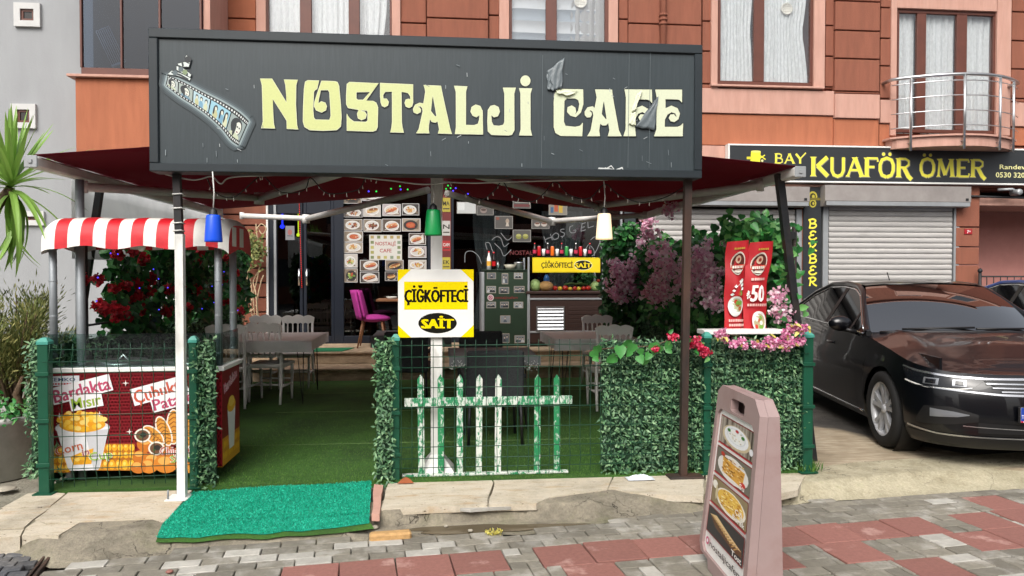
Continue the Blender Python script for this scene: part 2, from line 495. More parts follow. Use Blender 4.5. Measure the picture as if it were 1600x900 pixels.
def slab_mat():
    m, n, p = newmat('travertine')
    f = noise(n, 5, 8, 0.7, stretch=(1, 2.6, 2.6))
    c = ramp(n, f, [(0.25, '#a99a80'), (0.45, '#c6bba6'), (0.7, '#d3cab9')])
    c = mix(n, c, '#8f8674', ramp(n, noise(n, 1.7, 8, 0.72), [(0.5, 0.0), (0.68, 0.7)]))
    c = mix(n, c, '#b28c5c', ramp(n, noise(n, 3.1, 5, 0.6, stretch=(1, 3, 1)), [(0.56, 0.0), (0.7, 0.55)]))
    pit = ramp(n, noise(n, 55, 3, 0.6, stretch=(0.5, 1.6, 1)), [(0.30, 0.0), (0.37, 1.0)])
    c = mix(n, c, mix(n, '#6d5f4c', '#ffffff', pit), 1.0, 'MULTIPLY')
    c = mix(n, c, ramp(n, noise(n, 90, 4, 0.7), [(0.3, 0.8), (0.7, 1.0)]), 1.0, 'MULTIPLY')
    n.links.new(c, p.inputs['Base Color']); p.inputs['Roughness'].default_value = 0.8
    ad = node(n, 'ShaderNodeMath', operation='MULTIPLY_ADD'); n.links.new(pit, ad.inputs[0]); ad.inputs[1].default_value = 0.6; n.links.new(noise(n, 24, 7, 0.75), ad.inputs[2])
    bump(n, p, ad.outputs[0], 0.7, 0.008)
    return m
M['travertine'] = slab_mat()
defm('travertine_floor', '#b8a992', 0.75, var=0.14, vs=9, bs=0.6, bscale=30, bdist=0.01, dirt='#7a6850', dirt_amt=0.7, dscale=2.2, stretch=(1, 4, 1))
defm('step_stone', '#ab957a', 0.75, var=0.16, vs=8, bs=0.6, bscale=35, bdist=0.015, dirt='#63513c', dirt_amt=0.75, dscale=3, stretch=(1, 1, 4))
defm('turf', '#3f6a24', 0.95, var=0.3, vs=90, bs=1.0, bscale=220, bdist=0.01, dirt='#274419', dirt_amt=0.75, dscale=1.1, lo=0.4, hi=0.65)
defm('turf_seam', '#5d7a44', 0.95)
defm('mat_green', '#0a9d80', 0.85, var=0.2, vs=120, bs=1.0, bscale=260, bdist=0.01, dirt='#08745f', dirt_amt=0.4, dscale=3)
defm('mat_dark', '#0b6b42', 0.9, var=0.2, vs=100)
M['maroon'] = leaf_mat('maroon', [(0.0, '#701e31'), (1.0, '#701e31')], 0.85, 0.6)
defm('awning_white', '#d8d6d1', 0.5, 0.0, var=0.05, dirt='#8f8c86', dirt_amt=0.35)
defm('arm_grey', '#dddbd6', 0.45, 0.1, var=0.06, dirt='#86837e', dirt_amt=0.4)
defm('paint_white', '#dededa', 0.55, var=0.05, dirt='#97958b', dirt_amt=0.6, dscale=5, bs=0.2, bscale=40, stretch=(1, 1, 0.4), lo=0.52)
defm('black_steel', '#26282b', 0.5, 0.3, var=0.2, dirt='#4a3a30', dirt_amt=0.4, dscale=6)
defm('rust_steel', '#352e2b', 0.6, 0.2, var=0.25, vs=10, dirt='#6a4634', dirt_amt=0.45, dscale=4, stretch=(1, 1, 0.3))
defm('galv', '#8d9296', 0.5, 0.35, var=0.1, vs=10)
defm('fence_green', '#0b4a34', 0.45, 0.1, var=0.12, vs=8)
defm('wire_green', '#12402c', 0.5, 0.1, var=0.15)
defm('cable_white', '#d0cfca', 0.6)
defm('cable_black', '#141414', 0.6)
defm('sign_face', '#2d373b', 0.42, var=0.045, vs=14, dirt='#475056', dirt_amt=0.25, dscale=6, stretch=(12, 1, 0.6), bs=0.12, bscale=3, bdist=0.01)
defm('sign_black', '#1d262b', 0.45, 0.1, var=0.12)
defm('sign_dark', '#2a2d30', 0.4, var=0.05)
defm('peel', '#5f686c', 0.35, var=0.15, bs=0.4, bscale=25, bdist=0.01)
defm('peel_pale', '#cfd3b8', 0.45, var=0.12, bs=0.4, bscale=25, bdist=0.01)
defm('white_plastic', '#e4e4e0', 0.4, var=0.03)
defm('chair_white', '#eeece7', 0.4, var=0.03)
defm('cloth_white', '#dcdcd9', 0.8, var=0.06, vs=8, bs=0.2, bscale=60)
defm('cloth_grey', '#77797a', 0.8, var=0.1, vs=10, bs=0.3, bscale=80)
defm('rattan', '#2f3234', 0.7, var=0.3, vs=60, bs=1.0, bscale=140, bdist=0.006)
defm('magenta', '#a0297f', 0.85, var=0.1, vs=20, bs=0.2, bscale=150)
defm('wood', '#7a4f30', 0.6, var=0.25, vs=8, stretch=(1, 8, 8))
defm('wood_dark', '#33201a', 0.5, var=0.2, vs=8, stretch=(1, 8, 8))
defm('fridge_green', '#1d3020', 0.5, var=0.1)
defm('rubber', '#1a1a1a', 0.8, var=0.2, bs=0.2, bscale=60)
defm('black_plastic', '#17181a', 0.5)
defm('soil', '#3b2c20', 0.95, var=0.3, vs=30)
defm('bark', '#5c4a38', 0.9, var=0.3, vs=14, bs=0.8, bscale=40, bdist=0.01)
defm('pot', '#b9bab6', 0.7, var=0.08, vs=4, dirt='#77786f', dirt_amt=0.55, dscale=3, bs=0.2, bscale=30)
M['pale_sheet'] = leaf_mat('pale_sheet', [(0.0, '#e6e8e8'), (1.0, '#e6e8e8')], 0.6, 0.65, '#b5b9ba')
defm('aframe_pink', '#988380', 0.5, var=0.06, vs=5, dirt='#7d605c', dirt_amt=0.5, dscale=5, bs=0.15, bscale=40)
defm('chrome', '#d8dadc', 0.1, 1.0, var=0.02)
defm('car_black', '#06070c', 0.3, 0.0, var=0.02, spec=0.3, coat=0.6)
defm('car_blue', '#123a86', 0.3, 0.2, var=0.03, coat=1.0)
defm('tyre', '#141414', 0.85, var=0.2, bs=0.3, bscale=50)
defm('rim', '#9b9da0', 0.28, 0.85, var=0.05)
defm('dark_trim', '#0e0e10', 0.5)
defm('petal_pink', '#d58aae', 0.7, var=0.25, vs=60)
defm('brick_yellow', '#b48f5e', 0.85, var=0.2, vs=30, bs=0.6, bscale=60)
defm('bag', '#d6dbe2', 0.35, var=0.1)
defm('stone', '#a39c8d', 0.9, var=0.2, vs=20)
defm('bulb', '#e6e2d8', 0.25)
M['print'] = print_mat('print', 0.42, 0.08)
M['print_gloss'] = print_mat('print_gloss', 0.25, 0.1)
M['print_dim'] = print_mat('print_dim', 0.6, 0.15, 0.72)  # dimmer sheets: all print colours multiplied down evenly
M['glass'] = glass_mat('glass', (0.93, 0.95, 0.95), 1.0)
M['glass_dark'] = glass_mat('glass_dark', (0.5, 0.53, 0.54), 1.5)
M['glass_green'] = glass_mat('glass_green', (0.74, 0.82, 0.80), 2.6)
M['glass_car'] = glass_mat('glass_car', (0.10, 0.10, 0.11), 2.2)
M['leaf_hedge'] = leaf_mat('leaf_hedge', [(0.0, '#2f5339'), (0.35, '#477350'), (0.7, '#62905f'), (1.0, '#93b688')], 0.5, 0.15, '#86a285')
M['leaf_vine'] = leaf_mat('leaf_vine', [(0.0, '#123a1c'), (0.4, '#22592c'), (0.8, '#377a3a'), (1.0, '#5b9a52')], 0.4, 0.2)
M['leaf_vine_light'] = leaf_mat('leaf_vine_light', [(0.0, '#235f2c'), (0.5, '#3c8a40'), (1.0, '#79b463')], 0.4, 0.25)
M['leaf_conifer'] = leaf_mat('leaf_conifer', [(0.0, '#47552a'), (0.5, '#707b42'), (1.0, '#a5a062')], 0.6, 0.15)
M['leaf_yucca'] = leaf_mat('leaf_yucca', [(0.0, '#5f8a34'), (0.5, '#82ab4c'), (1.0, '#a9c76f')], 0.4, 0.25)
M['blade_turf'] = leaf_mat('blade_turf', [(0.0, '#2f5a1a'), (0.5, '#4a7a2a'), (1.0, '#6f9440')], 0.7, 0.2)
M['blade_mat'] = leaf_mat('blade_mat', [(0.0, '#047a62'), (0.3, '#0ba888'), (0.8, '#12c4a0'), (1.0, '#3fdcbc')], 0.6, 0.2)
M['petal_red'] = leaf_mat('petal_red', [(0.0, '#7c0a18'), (0.5, '#b31226'), (1.0, '#d42a3a')], 0.6, 0.2)
M['petal_lilac'] = leaf_mat('petal_lilac', [(0.0, '#d58fb2'), (0.3, '#f0bdd3'), (0.7, '#fbdde8'), (1.0, '#ffffff')], 0.65, 0.5)
M['petal_bright'] = leaf_mat('petal_bright', [(0.0, '#c85f96'), (0.4, '#e08cb6'), (0.8, '#efb4cf'), (1.0, '#f8dbe6')], 0.65, 0.3)
M['petal_hot'] = leaf_mat('petal_hot', [(0.0, '#b80f3a'), (0.5, '#dc2a58'), (1.0, '#ee6f8c')], 0.6, 0.25)
M['leaf_yellow'] = leaf_mat('leaf_yellow', [(0.0, '#b5a53a'), (1.0, '#d8d27a')], 0.5, 0.25)
# stripes on the terrace furniture fabrics
def stripe_mat():
    m, n, p = newmat('stripe_canvas')
    p.inputs['Roughness'].default_value = 0.55
    a = n.nodes.new('ShaderNodeAttribute'); a.attribute_name = 'col'
    d = ramp(n, noise(n, 9, 5), [(0.5, 1.0), (0.75, 0.8)])
    n.links.new(mix(n, a.outputs['Color'], d, 1.0, 'MULTIPLY'), p.inputs['Base Color'])
    bump(n, p, noise(n, 14, 3), 0.25, 0.01)
    return m
M['stripe'] = stripe_mat()
# chipped green paint over white on the little picket fence
def chipped(name, top, under, amt, rot=0.0):
    m, n, p = newmat(name)
    f = noise(n, 34, 8, 0.75, stretch=(1, 1, 0.4))
    g = noise(n, 70, 4, 0.7, stretch=(1, 1, 0.35))
    s_ = node(n, 'ShaderNodeMath', operation='ADD'); n.links.new(f, s_.inputs[0])
    ml = node(n, 'ShaderNodeMath', operation='MULTIPLY'); ml.inputs[1].default_value = 0.45; n.links.new(g, ml.inputs[0]); n.links.new(ml.outputs[0], s_.inputs[1])
    k = ramp(n, s_.outputs[0], [(amt-0.03, 0.0), (amt+0.03, 1.0)])
    n.links.new(mix(n, top, under, k), p.inputs['Base Color'])
    p.inputs['Roughness'].default_value = 0.7
    bump(n, p, k, 0.4, 0.003)
    return m
M['chip_green'] = chipped('chip_green', '#1f8250', '#cfd6cc', 0.80)
M['chip_half'] = chipped('chip_half', '#248556', '#d2d8d0', 0.735)
M['chip_pale'] = chipped('chip_pale', '#2c8a5c', '#d8dcd4', 0.68)

# ---------------------------------------------------------------- ground
g = MB(); g.grid(lambda u, v: (-150+300*u, -60+260*v, -0.17), 2, 2)
kind(g.build('ground', M['asphalt']), 'structure')

YF = [(-9, 4.55), (-2.75, 4.46), (-2.38, 4.40), (-2.25, 4.30), (-2.1, 4.225), (-1.085, 4.47), (0.44, 4.49), (1.4, 4.72), (2.46, 4.92), (4.31, 5.06), (11, 5.6)]
YB = [(-9, 4.75), (-2.48, 4.55), (-2.1, 4.6), (-1.63, 4.69), (-0.36, 4.75), (0.63, 4.74), (1.2, 5.03), (1.8, 4.93), (2.5, 5.1), (3.3, 5.35), (4.6, 5.5), (11, 6.2)]
def wob(x, a=1.0): return a*(math.sin(x*7.3)*0.5+math.sin(x*17.1+1)*0.3+math.sin(x*31+2)*0.2)
def hnoise(x, y): return math.sin(x*5.1+y*3.3)*0.4+math.sin(x*11.7-y*7.9+1.3)*0.3+math.sin(x*23+y*19)*0.2+math.sin(x*47-y*41)*0.12
def apron_z(x, y):
    yf, yb = interp(x, YF)+wob(x, 0.03), interp(x, YB)
    t = max(0.0, min(1.0, (y-yf)/(yb-yf)))
    t = t*t*(3-2*t)
    z = -0.102+0.098*min(1, t*1.25)+0.010*hnoise(x, y)*math.sin(PI*min(1, max(0, t)))
    if -1.72 < x < -0.36 and y > 4.4: z -= 0.02
    d = math.hypot((x-0.3)/0.55, (y-4.63)/0.10)
    if d < 1.6: z = min(z, -0.108+0.02*max(0, d-0.9))
    return z-0.004
NX = 420
g = MB(); g.sm = True
def apron_p(u, v):
    x = -8+19*u
    y0 = interp(x, YF)+wob(x, 0.03); y1 = interp(x, YB)+0.25
    y = y0+(y1-y0)*v
    return (x, y, apron_z(x, y))
g.grid(apron_p, NX, 26)
# cracked, lichen-stained concrete
def apron_mat():
    m, n, p = newmat('cracked_concrete')
    f = noise(n, 4, 6, 0.7)
    c = ramp(n, f, [(0.3, '#726c5e'), (0.5, '#958d7c'), (0.7, '#aea58f')])
    li = ramp(n, noise(n, 2.2, 7, 0.7), [(0.5, 0.0), (0.66, 0.75)])
    c = mix(n, c, '#78775a', li)
    geo = n.nodes.new('ShaderNodeNewGeometry'); sp = n.nodes.new('ShaderNodeSeparateXYZ'); n.links.new(geo.outputs['Position'], sp.inputs[0])
    xr = node(n, 'ShaderNodeMapRange'); xr.inputs[1].default_value = 1.6; xr.inputs[2].default_value = 2.4; n.links.new(sp.outputs[0], xr.inputs[0])
    pale = ramp(n, noise(n, 5, 6, 0.7), [(0.3, '#a39a7e'), (0.6, '#c6bda2'), (0.8, '#b0ad88')])
    c = mix(n, c, pale, xr.outputs[0])
    v = node(n, 'ShaderNodeTexVoronoi', Scale=2.6); v.feature = 'DISTANCE_TO_EDGE'
    nz = node(n, 'ShaderNodeTexNoise', Scale=3.0, Detail=5.0)
    n.links.new(geo.outputs['Position'], nz.inputs['Vector'])
    va = node(n, 'ShaderNodeVectorMath', operation='ADD'); n.links.new(geo.outputs['Position'], va.inputs[0]); n.links.new(nz.outputs[1], va.inputs[1])
    n.links.new(va.outputs[0], v.inputs['Vector'])
    ck = ramp(n, v.outputs[0], [(0.0, 0.0), (0.012, 1.0)])
    ck = mix(n, ck, '#ffffff', ramp(n, noise(n, 1.9, 4, 0.6), [(0.42, 0.0), (0.56, 1.0)]))
    c = mix(n, c, mix(n, '#2f2b25', '#ffffff', ck), 1.0, 'MULTIPLY')
    fine = ramp(n, noise(n, 60, 4, 0.7), [(0.3, 0.7), (0.7, 1.0)])
    c = mix(n, c, fine, 1.0, 'MULTIPLY')
    n.links.new(c, p.inputs['Base Color']); p.inputs['Roughness'].default_value = 0.93
    ad = node(n, 'ShaderNodeMath', operation='MULTIPLY_ADD'); n.links.new(ck, ad.inputs[0]); ad.inputs[1].default_value = 0.8; n.links.new(noise(n, 35, 7, 0.75), ad.inputs[2])
    bump(n, p, ad.outputs[0], 0.9, 0.02)
    return m
M['apron'] = apron_mat()
kind(g.build('concrete_apron', M['apron']), 'structure')
# puddle in the hollow
def puddle_mat():
    m, n, p = newmat('puddle_water')
    p.inputs['Base Color'].default_value = (*lin('#6b614f'), 1); p.inputs['Roughness'].default_value = 0.04
    p.inputs['Transmission Weight'].default_value = 0.25; p.inputs['IOR'].default_value = 1.33
    return m
g = MB()
pp = []
for i in range(40):
    a = 2*PI*i/40; q = 1+0.16*math.sin(3*a+1)+0.1*math.sin(5*a)+0.06*math.sin(9*a)
    pp.append((0.3+0.52*q*math.cos(a), 4.63+0.07*q*math.sin(a)))
g.prism(pp, Fr((0, 0, 0), (1, 0, 0), (0, 1, 0)), -0.108, -0.1035)
kind(g.build('puddle_water', puddle_mat()), 'structure')

# pavement of grey blocks with red tiles laid in a key pattern, turned 6.4 degrees
PA = R(6.4); PE = Vector((math.cos(PA), math.sin(PA), 0)); PN = Vector((-math.sin(PA), math.cos(PA), 0))
P0 = at(441, 885, Z=-0.1); P0.z = 0
def pv(i, j, z=0.0): q = P0+PE*i+PN*j; return Vector((q.x, q.y, z))
g = MB(); vs = [(-12, -3.2), (14, -3.2)]
xs = [-9+0.25*k for k in range(81)]
top = [(x, interp(x, YF)+0.1, -0.128) for x in xs]; bot = [(x, 1.0, -0.128) for x in xs]
g.add(top+bot, [(81+k, 82+k, k+1, k) for k in range(80)])
pave = kind(g.build('pavement', M['sand']), 'structure')
# red tile cells (30 cm): column -> row, row 0 is the band whose far edge meets the first tile seen at the left
T = 0.305
red = set()
for i in (0, 1, 2, 3): red.add((i, -1))
for i in (4, ): red.add((i-0, -1)) if False else None
for i in (4.6, 5.6, 6.6, 7.6): red.add((i, -1))
for i in (4.9, ): red.add((i, -2))
for i in (9.2, 10.2, 11.2, 12.2): red.add((i, -1))
for i in (10.0, 12.9): red.add((i, -2))
for i in (-1.6, -2.6): red.add((i, -2))
red.add((8.2, -2)); red.add((13.9, -2)); red.add((13.9, -1)); red.add((15.0, -1)); red.add((2.0, -2)); red.add((10.9, -3)); red.add((5.8, -3))
red.add((-0.2, -3)); red.add((15.2, -0))
def redspan(j):       # occupied intervals in row j (in metres along the row)
    return sorted((i*T, i*T+T) for (i, r_) in red if r_ == j)
def place(mesh_cache, name, x0, x1, y0, y1, m):
    """one paving piece between x0..x1, y0..y1 of the turned grid"""
    w_, h_ = round(x1-x0-0.007, 3), round(y1-y0-0.007, 3)
    k = (w_, h_, m)
    if k not in mesh_cache:
        b = MB(); b.box(-w_/2, w_/2, -h_/2, h_/2, -0.05, 0.0, 0.004)
        me = bpy.data.meshes.new(name); me.from_pydata(b.v, [], b.f); me.materials.append(M[m]); mesh_cache[k] = me
    c = pv((x0+x1)/2, (y0+y1)/2, -0.1+rnd.uniform(-0.0035, 0.003))
    if c.y > interp(c.x, YF)+wob(c.x, 0.03)+0.03: return
    px, py = to_px(c)
    if c.x < DA.x+0.06+(c.y-DA.y)*(DB.x-DA.x)/(DB.y-DA.y) and c.y > 3.5: return
    rot = Matrix.Rotation(PA+R(rnd.uniform(-0.9, 0.9)), 4, 'Z') @ Matrix.Rotation(R(rnd.uniform(-0.7, 0.7)), 4, 'X') @ Matrix.Rotation(R(rnd.uniform(-0.5, 0.5)), 4, 'Y')
    if -25 < px < 1625 and py < 925:
        o = link_mesh(name, mesh_cache[k], pave, c); o.rotation_euler = rot.to_euler()
    else:
        b = MB(); b.box(-w_/2, w_/2, -h_/2, h_/2, -0.05, 0.0, M=Matrix.Translation(c) @ rot)
        q = REST['paver_red' if m == 'paver_red' else 'paver']; q.add(b.v, b.f)
DA, DB = at(98, 846, Z=-0.1), at(52, 905, Z=-0.1)
REST = {'paver': MB(), 'paver_red': MB()}
cache = {}
for (i, j) in red: place(cache, 'paving_tile', i*T, i*T+T, j*T, j*T+T, 'paver_red')
WB = 0.203; HB = T/3
for j in range(-5, 7):
    sp = [(-4.2, -4.2)]+redspan(j)+[(7.2, 7.2)]
    for (a, b), (c, d) in zip(sp, sp[1:]):
        lo_, hi_ = b, c
        if hi_-lo_ < 0.03: continue
        span = hi_-lo_
        if j < -1 and rnd.random() < 0.9:      # blocks laid both ways between the red tiles
            x = lo_
            while x < hi_-0.02:
                if hi_-x < 0.12: x1 = hi_; vert = False
                else:
                    vert = rnd.random() < 0.5
                    x1 = min(hi_, x+(WB if not vert else WB))
                if vert and x1-x > 0.15:
                    xm = (x+x1)/2; ya = j*T+HB*rnd.choice((0, 1))
                    low = ya < j*T+0.01
                    mm = lambda: 'paver_white' if rnd.random() < 0.1 else 'paver'
                    place(cache, 'paving_block', x, xm, ya, ya+2*HB, mm()); place(cache, 'paving_block', xm, x1, ya, ya+2*HB, mm())
                    yb_ = j*T+2*HB if low else j*T
                    place(cache, 'paving_block', x, x1, yb_, yb_+HB, mm())
                else:
                    for k in range(3):
                        place(cache, 'paving_block', x, x1, j*T+k*HB, j*T+k*HB+HB, 'paver_white' if rnd.random() < 0.1 else 'paver')
                x = x1
        else:
            for k in range(3):
                x = lo_; first = WB*(0.5 if (k+j) % 2 else 1.0)
                while x < hi_-0.02:
                    x1 = min(hi_, x+(first if x == lo_ else WB))
                    if hi_-x1 < 0.05: x1 = hi_
                    white = rnd.random() < (0.24 if pv(x, 0).x < 0.2 else 0.08)
                    place(cache, 'paving_block', x, x1, j*T+k*HB, j*T+k*HB+HB, 'paver_white' if white else 'paver')
                    x = x1
for k, q in REST.items():
    if q.v: kind(q.build('paving_block' if k == 'paver' else 'paving_tile', M[k], pave), 'stuff')

# stone slabs along the terrace edge
g = MB(); g.box(-9, 2.85, 5.25, 12.3, -0.16, -0.03)
terrace = kind(g.build('terrace', M['concrete']), 'structure')
def slab(pts, m='travertine', z=0.0, th=0.045, name='stone_slab', rough=0.006):
    q = [at(x, y, Z=z) for x, y in pts]
    poly = []
    for a, b in zip(q, q[1:]+q[:1]):
        n_ = max(1, int((b-a).length/0.12))
        for k in range(n_):
            p = a.lerp(b, k/n_); poly.append((p.x+rnd.uniform(-rough, rough), p.y+rnd.uniform(-rough, rough)))
    b = MB(); b.prism(poly, Fr((0, 0, 0), (1, 0, 0), (0, 1, 0)), z-th, z)
    return b.build(name, M[m], terrace)
slab([(57, 811), (76, 817), (170, 813), (266, 808), (300, 766), (105, 770), (82, 790)])
slab([(3, 793.5), (79, 790), (101, 770.5), (60, 768), (42, 771)])
slab([(-60, 800), (78, 793), (52, 812), (38, 824), (-60, 828)])
slab([(-60, 831), (37, 826.5), (30, 838), (-60, 846)], th=0.13)
slab([(42, 824), (58, 814), (72, 819.5), (122, 817), (106, 827), (92, 836), (60, 836), (33, 838)], z=-0.004, th=0.12)
slab([(581, 803), (592, 803), (599, 758), (585, 756)], 'trim_pink', z=0.004)
slab([(597, 795), (680, 791), (760, 788.5), (771, 754), (764, 742), (640, 746), (606, 752)])
slab([(763, 788.5), (800, 787), (838, 786.5), (858, 777), (900, 770.5), (935, 767), (948, 764), (958, 744), (766, 742), (774, 754)])
slab([(951, 764), (960, 763.5), (985, 769), (1042, 773), (1100, 775), (1100, 742), (960, 743)])
slab([(1103, 775), (1215, 772), (1246, 765), (1258, 742), (1103, 742)])
slab([(720, 794), (780, 788.5), (800, 791.5), (735, 796)], 'paver_white', z=-0.016, th=0.02)
# driveway beside the terrace
g = MB(); g.box(2.86, 16, 5.32, 12.3, -0.16, -0.0135)
def drive_mat():
    m, n, p = newmat('driveway_stone')
    geo = n.nodes.new('ShaderNodeNewGeometry')
    sp = n.nodes.new('ShaderNodeSeparateXYZ'); n.links.new(geo.outputs['Position'], sp.inputs[0])
    c = ramp(n, noise(n, 7, 6, 0.65, stretch=(0.6, 4, 1)), [(0.25, '#85755f'), (0.5, '#ae9f88'), (0.75, '#c9bea8')])
    st = ramp(n, noise(n, 1.3, 5, 0.6), [(0.45, 0.0), (0.65, 0.6)])
    c = mix(n, c, '#6f614a', st)
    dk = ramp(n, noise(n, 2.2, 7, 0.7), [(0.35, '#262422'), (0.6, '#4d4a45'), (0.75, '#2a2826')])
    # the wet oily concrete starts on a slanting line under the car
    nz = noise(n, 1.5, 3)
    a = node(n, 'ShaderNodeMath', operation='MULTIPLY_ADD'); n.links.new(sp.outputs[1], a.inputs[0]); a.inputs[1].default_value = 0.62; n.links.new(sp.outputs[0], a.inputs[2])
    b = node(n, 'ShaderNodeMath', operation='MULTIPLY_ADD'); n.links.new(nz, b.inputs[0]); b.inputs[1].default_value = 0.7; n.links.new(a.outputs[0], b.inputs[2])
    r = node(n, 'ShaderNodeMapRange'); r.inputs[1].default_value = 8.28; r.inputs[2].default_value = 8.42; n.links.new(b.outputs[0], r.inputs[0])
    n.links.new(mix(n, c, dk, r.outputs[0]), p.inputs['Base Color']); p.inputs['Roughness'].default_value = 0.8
    bump(n, p, noise(n, 26, 6, 0.7, stretch=(0.5, 2, 1)), 0.8, 0.015)
    return m
kind(g.build('driveway', drive_mat()), 'structure')

# artificial turf of the terrace and of the entrance ramp
g = MB(); g.sm = True
g.box(-2.72, 2.84, 5.335, 10.46, -0.03, 0.012)
turf = kind(g.build('artificial_turf', M['turf']), 'structure')
n_ = 34000
P = np.zeros((n_, 3)); P[:, 0] = nprs.uniform(-1.7, 2.75, n_); P[:, 1] = 5.33+nprs.power(1.0, n_)*3.2*nprs.uniform(0, 1, n_); P[:, 2] = 0.01
D = rdirs(n_)*0.6; D[:, 2] = 1
leaf_cloud('turf_blades', P, D, rdirs(n_), nprs.uniform(0.010, 0.022, n_), 0.003, M['blade_turf'], turf)
for k, (x0, x1, y) in enumerate(((-1.7, 1.9, 6.55), (-1.75, 2.4, 8.1), (-1.9, 2.6, 9.35))):
    q = MB(); q.prism([(x0, y+0.02), (x0, y+0.012), ((x0+x1)/2, y-0.01), (x1, y+0.01), (x1, y+0.018)], Fr((0, 0, 0), (1, 0, 0), (0, 1, 0)), 0.008, 0.0155); q.build('seam', M['turf_seam'], turf)
# turquoise entrance mat laid over the slope, a strip of turf showing under its front edge
mq = [at(245, 851, Z=-0.088), at(577, 829, Z=-0.088), at(580, 752, Z=0.03), at(301, 765, Z=0.03)]
def mat_surf(q, dz, ext=0.0):
    def f(u, v):
        a = q[0].lerp(q[1], u); b = q[3].lerp(q[2], u); p = a.lerp(b, v)
        zz = -0.086+0.118*max(-0.05, min(1.0, (p.y-4.56)/0.74))+0.004*math.sin(u*9+1)*math.sin(v*5)
        zz = max(zz, apron_z(min(p.x, -0.62), p.y)+0.028, 0.032 if p.y > 5.32 else -1)
        return Vector((p.x, p.y, zz+dz))
    return f
uq = [mq[0]+(mq[0]-mq[3])*.03, mq[1]+(mq[1]-mq[2])*.035+Vector((.03, 0, 0)), mq[1]+(mq[2]-mq[1])*.03, mq[0]+(mq[3]-mq[0])*.03]
g = MB(); g.sm = True; g.grid(mat_surf(uq, -0.008), 24, 6)
kind(g.build('turf_strip', M['turf']), 'structure')
mt = thing('entrance_mat', 'turquoise plastic grass mat sloping from the terrace opening down to the pavement', 'mat', tuple(mq[0]))
fm = mat_surf(mq, 0.0)
g = MB(); g.sm = True; g.grid(fm, 40, 24)
f2 = mat_surf(mq, -0.009); g.grid(f2, 40, 24, flip=True)
g.build('mat_backing', M['mat_green'], mt)
n_ = 30000
uu, vv = nprs.uniform(0, 1, n_), nprs.uniform(0, 1, n_)
P = np.array([fm(a, b) for a, b in zip(uu, vv)])
D = rdirs(n_)*0.8; D[:, 2] = 0.8
leaf_cloud('mat_bristles', P, D, rdirs(n_), nprs.uniform(0.008, 0.016, n_), 0.0045, M['blade_mat'], mt)

# steps up to the cafe
st = thing('stone_steps', 'two worn travertine steps across the front of the café', 'steps', (0, 10.5, 0))
X0s, X1s = -3.7, 2.9
xs = [X0s, -2.2, -0.9, 0.75, 1.9, X1s]
for k in range(len(xs)-1):
    for (y0, y1, z0, z1, nm) in ((10.49, 10.9, 0.0, 0.15, 'riser'), (10.46, 11.05, 0.152, 0.182, 'tread'), (11.0, 11.2, 0.184, 0.33, 'riser'), (10.97, 12.29, 0.332, 0.362, 'tread')):
        b = MB(); b.box(xs[k]+0.002, xs[k+1]-0.002, y0, y1, z0, z1, 0.006); b.build(nm, M['step_stone'], st)
g = MB(); q = [at(491, 547, Z=0.366), at(517, 547, Z=0.366), at(534, 536, Z=0.366), at(480, 536, Z=0.366)]
q = [(-2.35, 11.0), (-1.42, 11.0), (-1.3, 11.5), (-2.3, 11.5)]
g.prism(q, Fr((0, 0, 0), (1, 0, 0), (0, 1, 0)), 0.363, 0.372)
tag(g.build('door_mat', M['mat_dark']), 'small dark green mat on the step before the café door', 'mat')

# drain cover at the lower left corner
dc = thing('drain_cover', 'dark stone set drain cover in a rusty steel frame at the pavement corner', 'drain cover', tuple(at(40, 880, Z=-0.1)))
a, b = at(98, 846, Z=-0.1), at(52, 905, Z=-0.1)
ux = (Vector((-1, -0.03, 0))).normalized(); d = (b-a)
g = MB()
for off, w_ in ((0.0, 0.016), (0.03, 0.012)):
    pa = a+ux*off; pb = a+d*1.5+ux*off
    nn = Vector((d.y, -d.x, 0)).normalized()*w_/2
    pts = [pa+nn, pa-nn, pb-nn, pb+nn]
    g.prism([(p.x, p.y) for p in pts], Fr((0, 0, 0), (1, 0, 0), (0, 1, 0)), -0.13, -0.088)
pa = a+ux*0.0; pb = a+ux*0.9; g.prism([(pa.x, pa.y+0.012), (pa.x, pa.y-0.008), (pb.x, pb.y-0.008), (pb.x, pb.y+0.012)], Fr((0, 0, 0), (1, 0, 0), (0, 1, 0)), -0.13, -0.0885)
g.build('frame', M['rust_steel'], dc)
mtile = mat('setts', '#55575c', 0.75, var=0.25, vs=20, bs=0.6, bscale=60, bdist=0.01, dirt='#8c857a', dirt_amt=0.4, dscale=5, objrand=0.4)
g = MB(); g.box(-0.048, 0.048, -0.034, 0.034, -0.03, 0, 0.004); me = bpy.data.meshes.new('sett'); me.from_pydata(g.v, [], g.f); me.materials.append(mtile)
for r_ in range(9):
    for c_ in range(9):
        p = a+d.normalized()*(0.05+0.075*r_)+ux*(0.10+0.104*c_+0.05*(r_ % 2))
        o = link_mesh('sett', me, dc); o.location = Vector((p.x, p.y, -0.092+rnd.uniform(-0.003, 0.002)))-Vector(dc.location); o.rotation_euler = (0, 0, math.atan2(d.y, d.x)+PI/2+R(rnd.uniform(-2, 2)))
        ORG[o.name] = Vector()
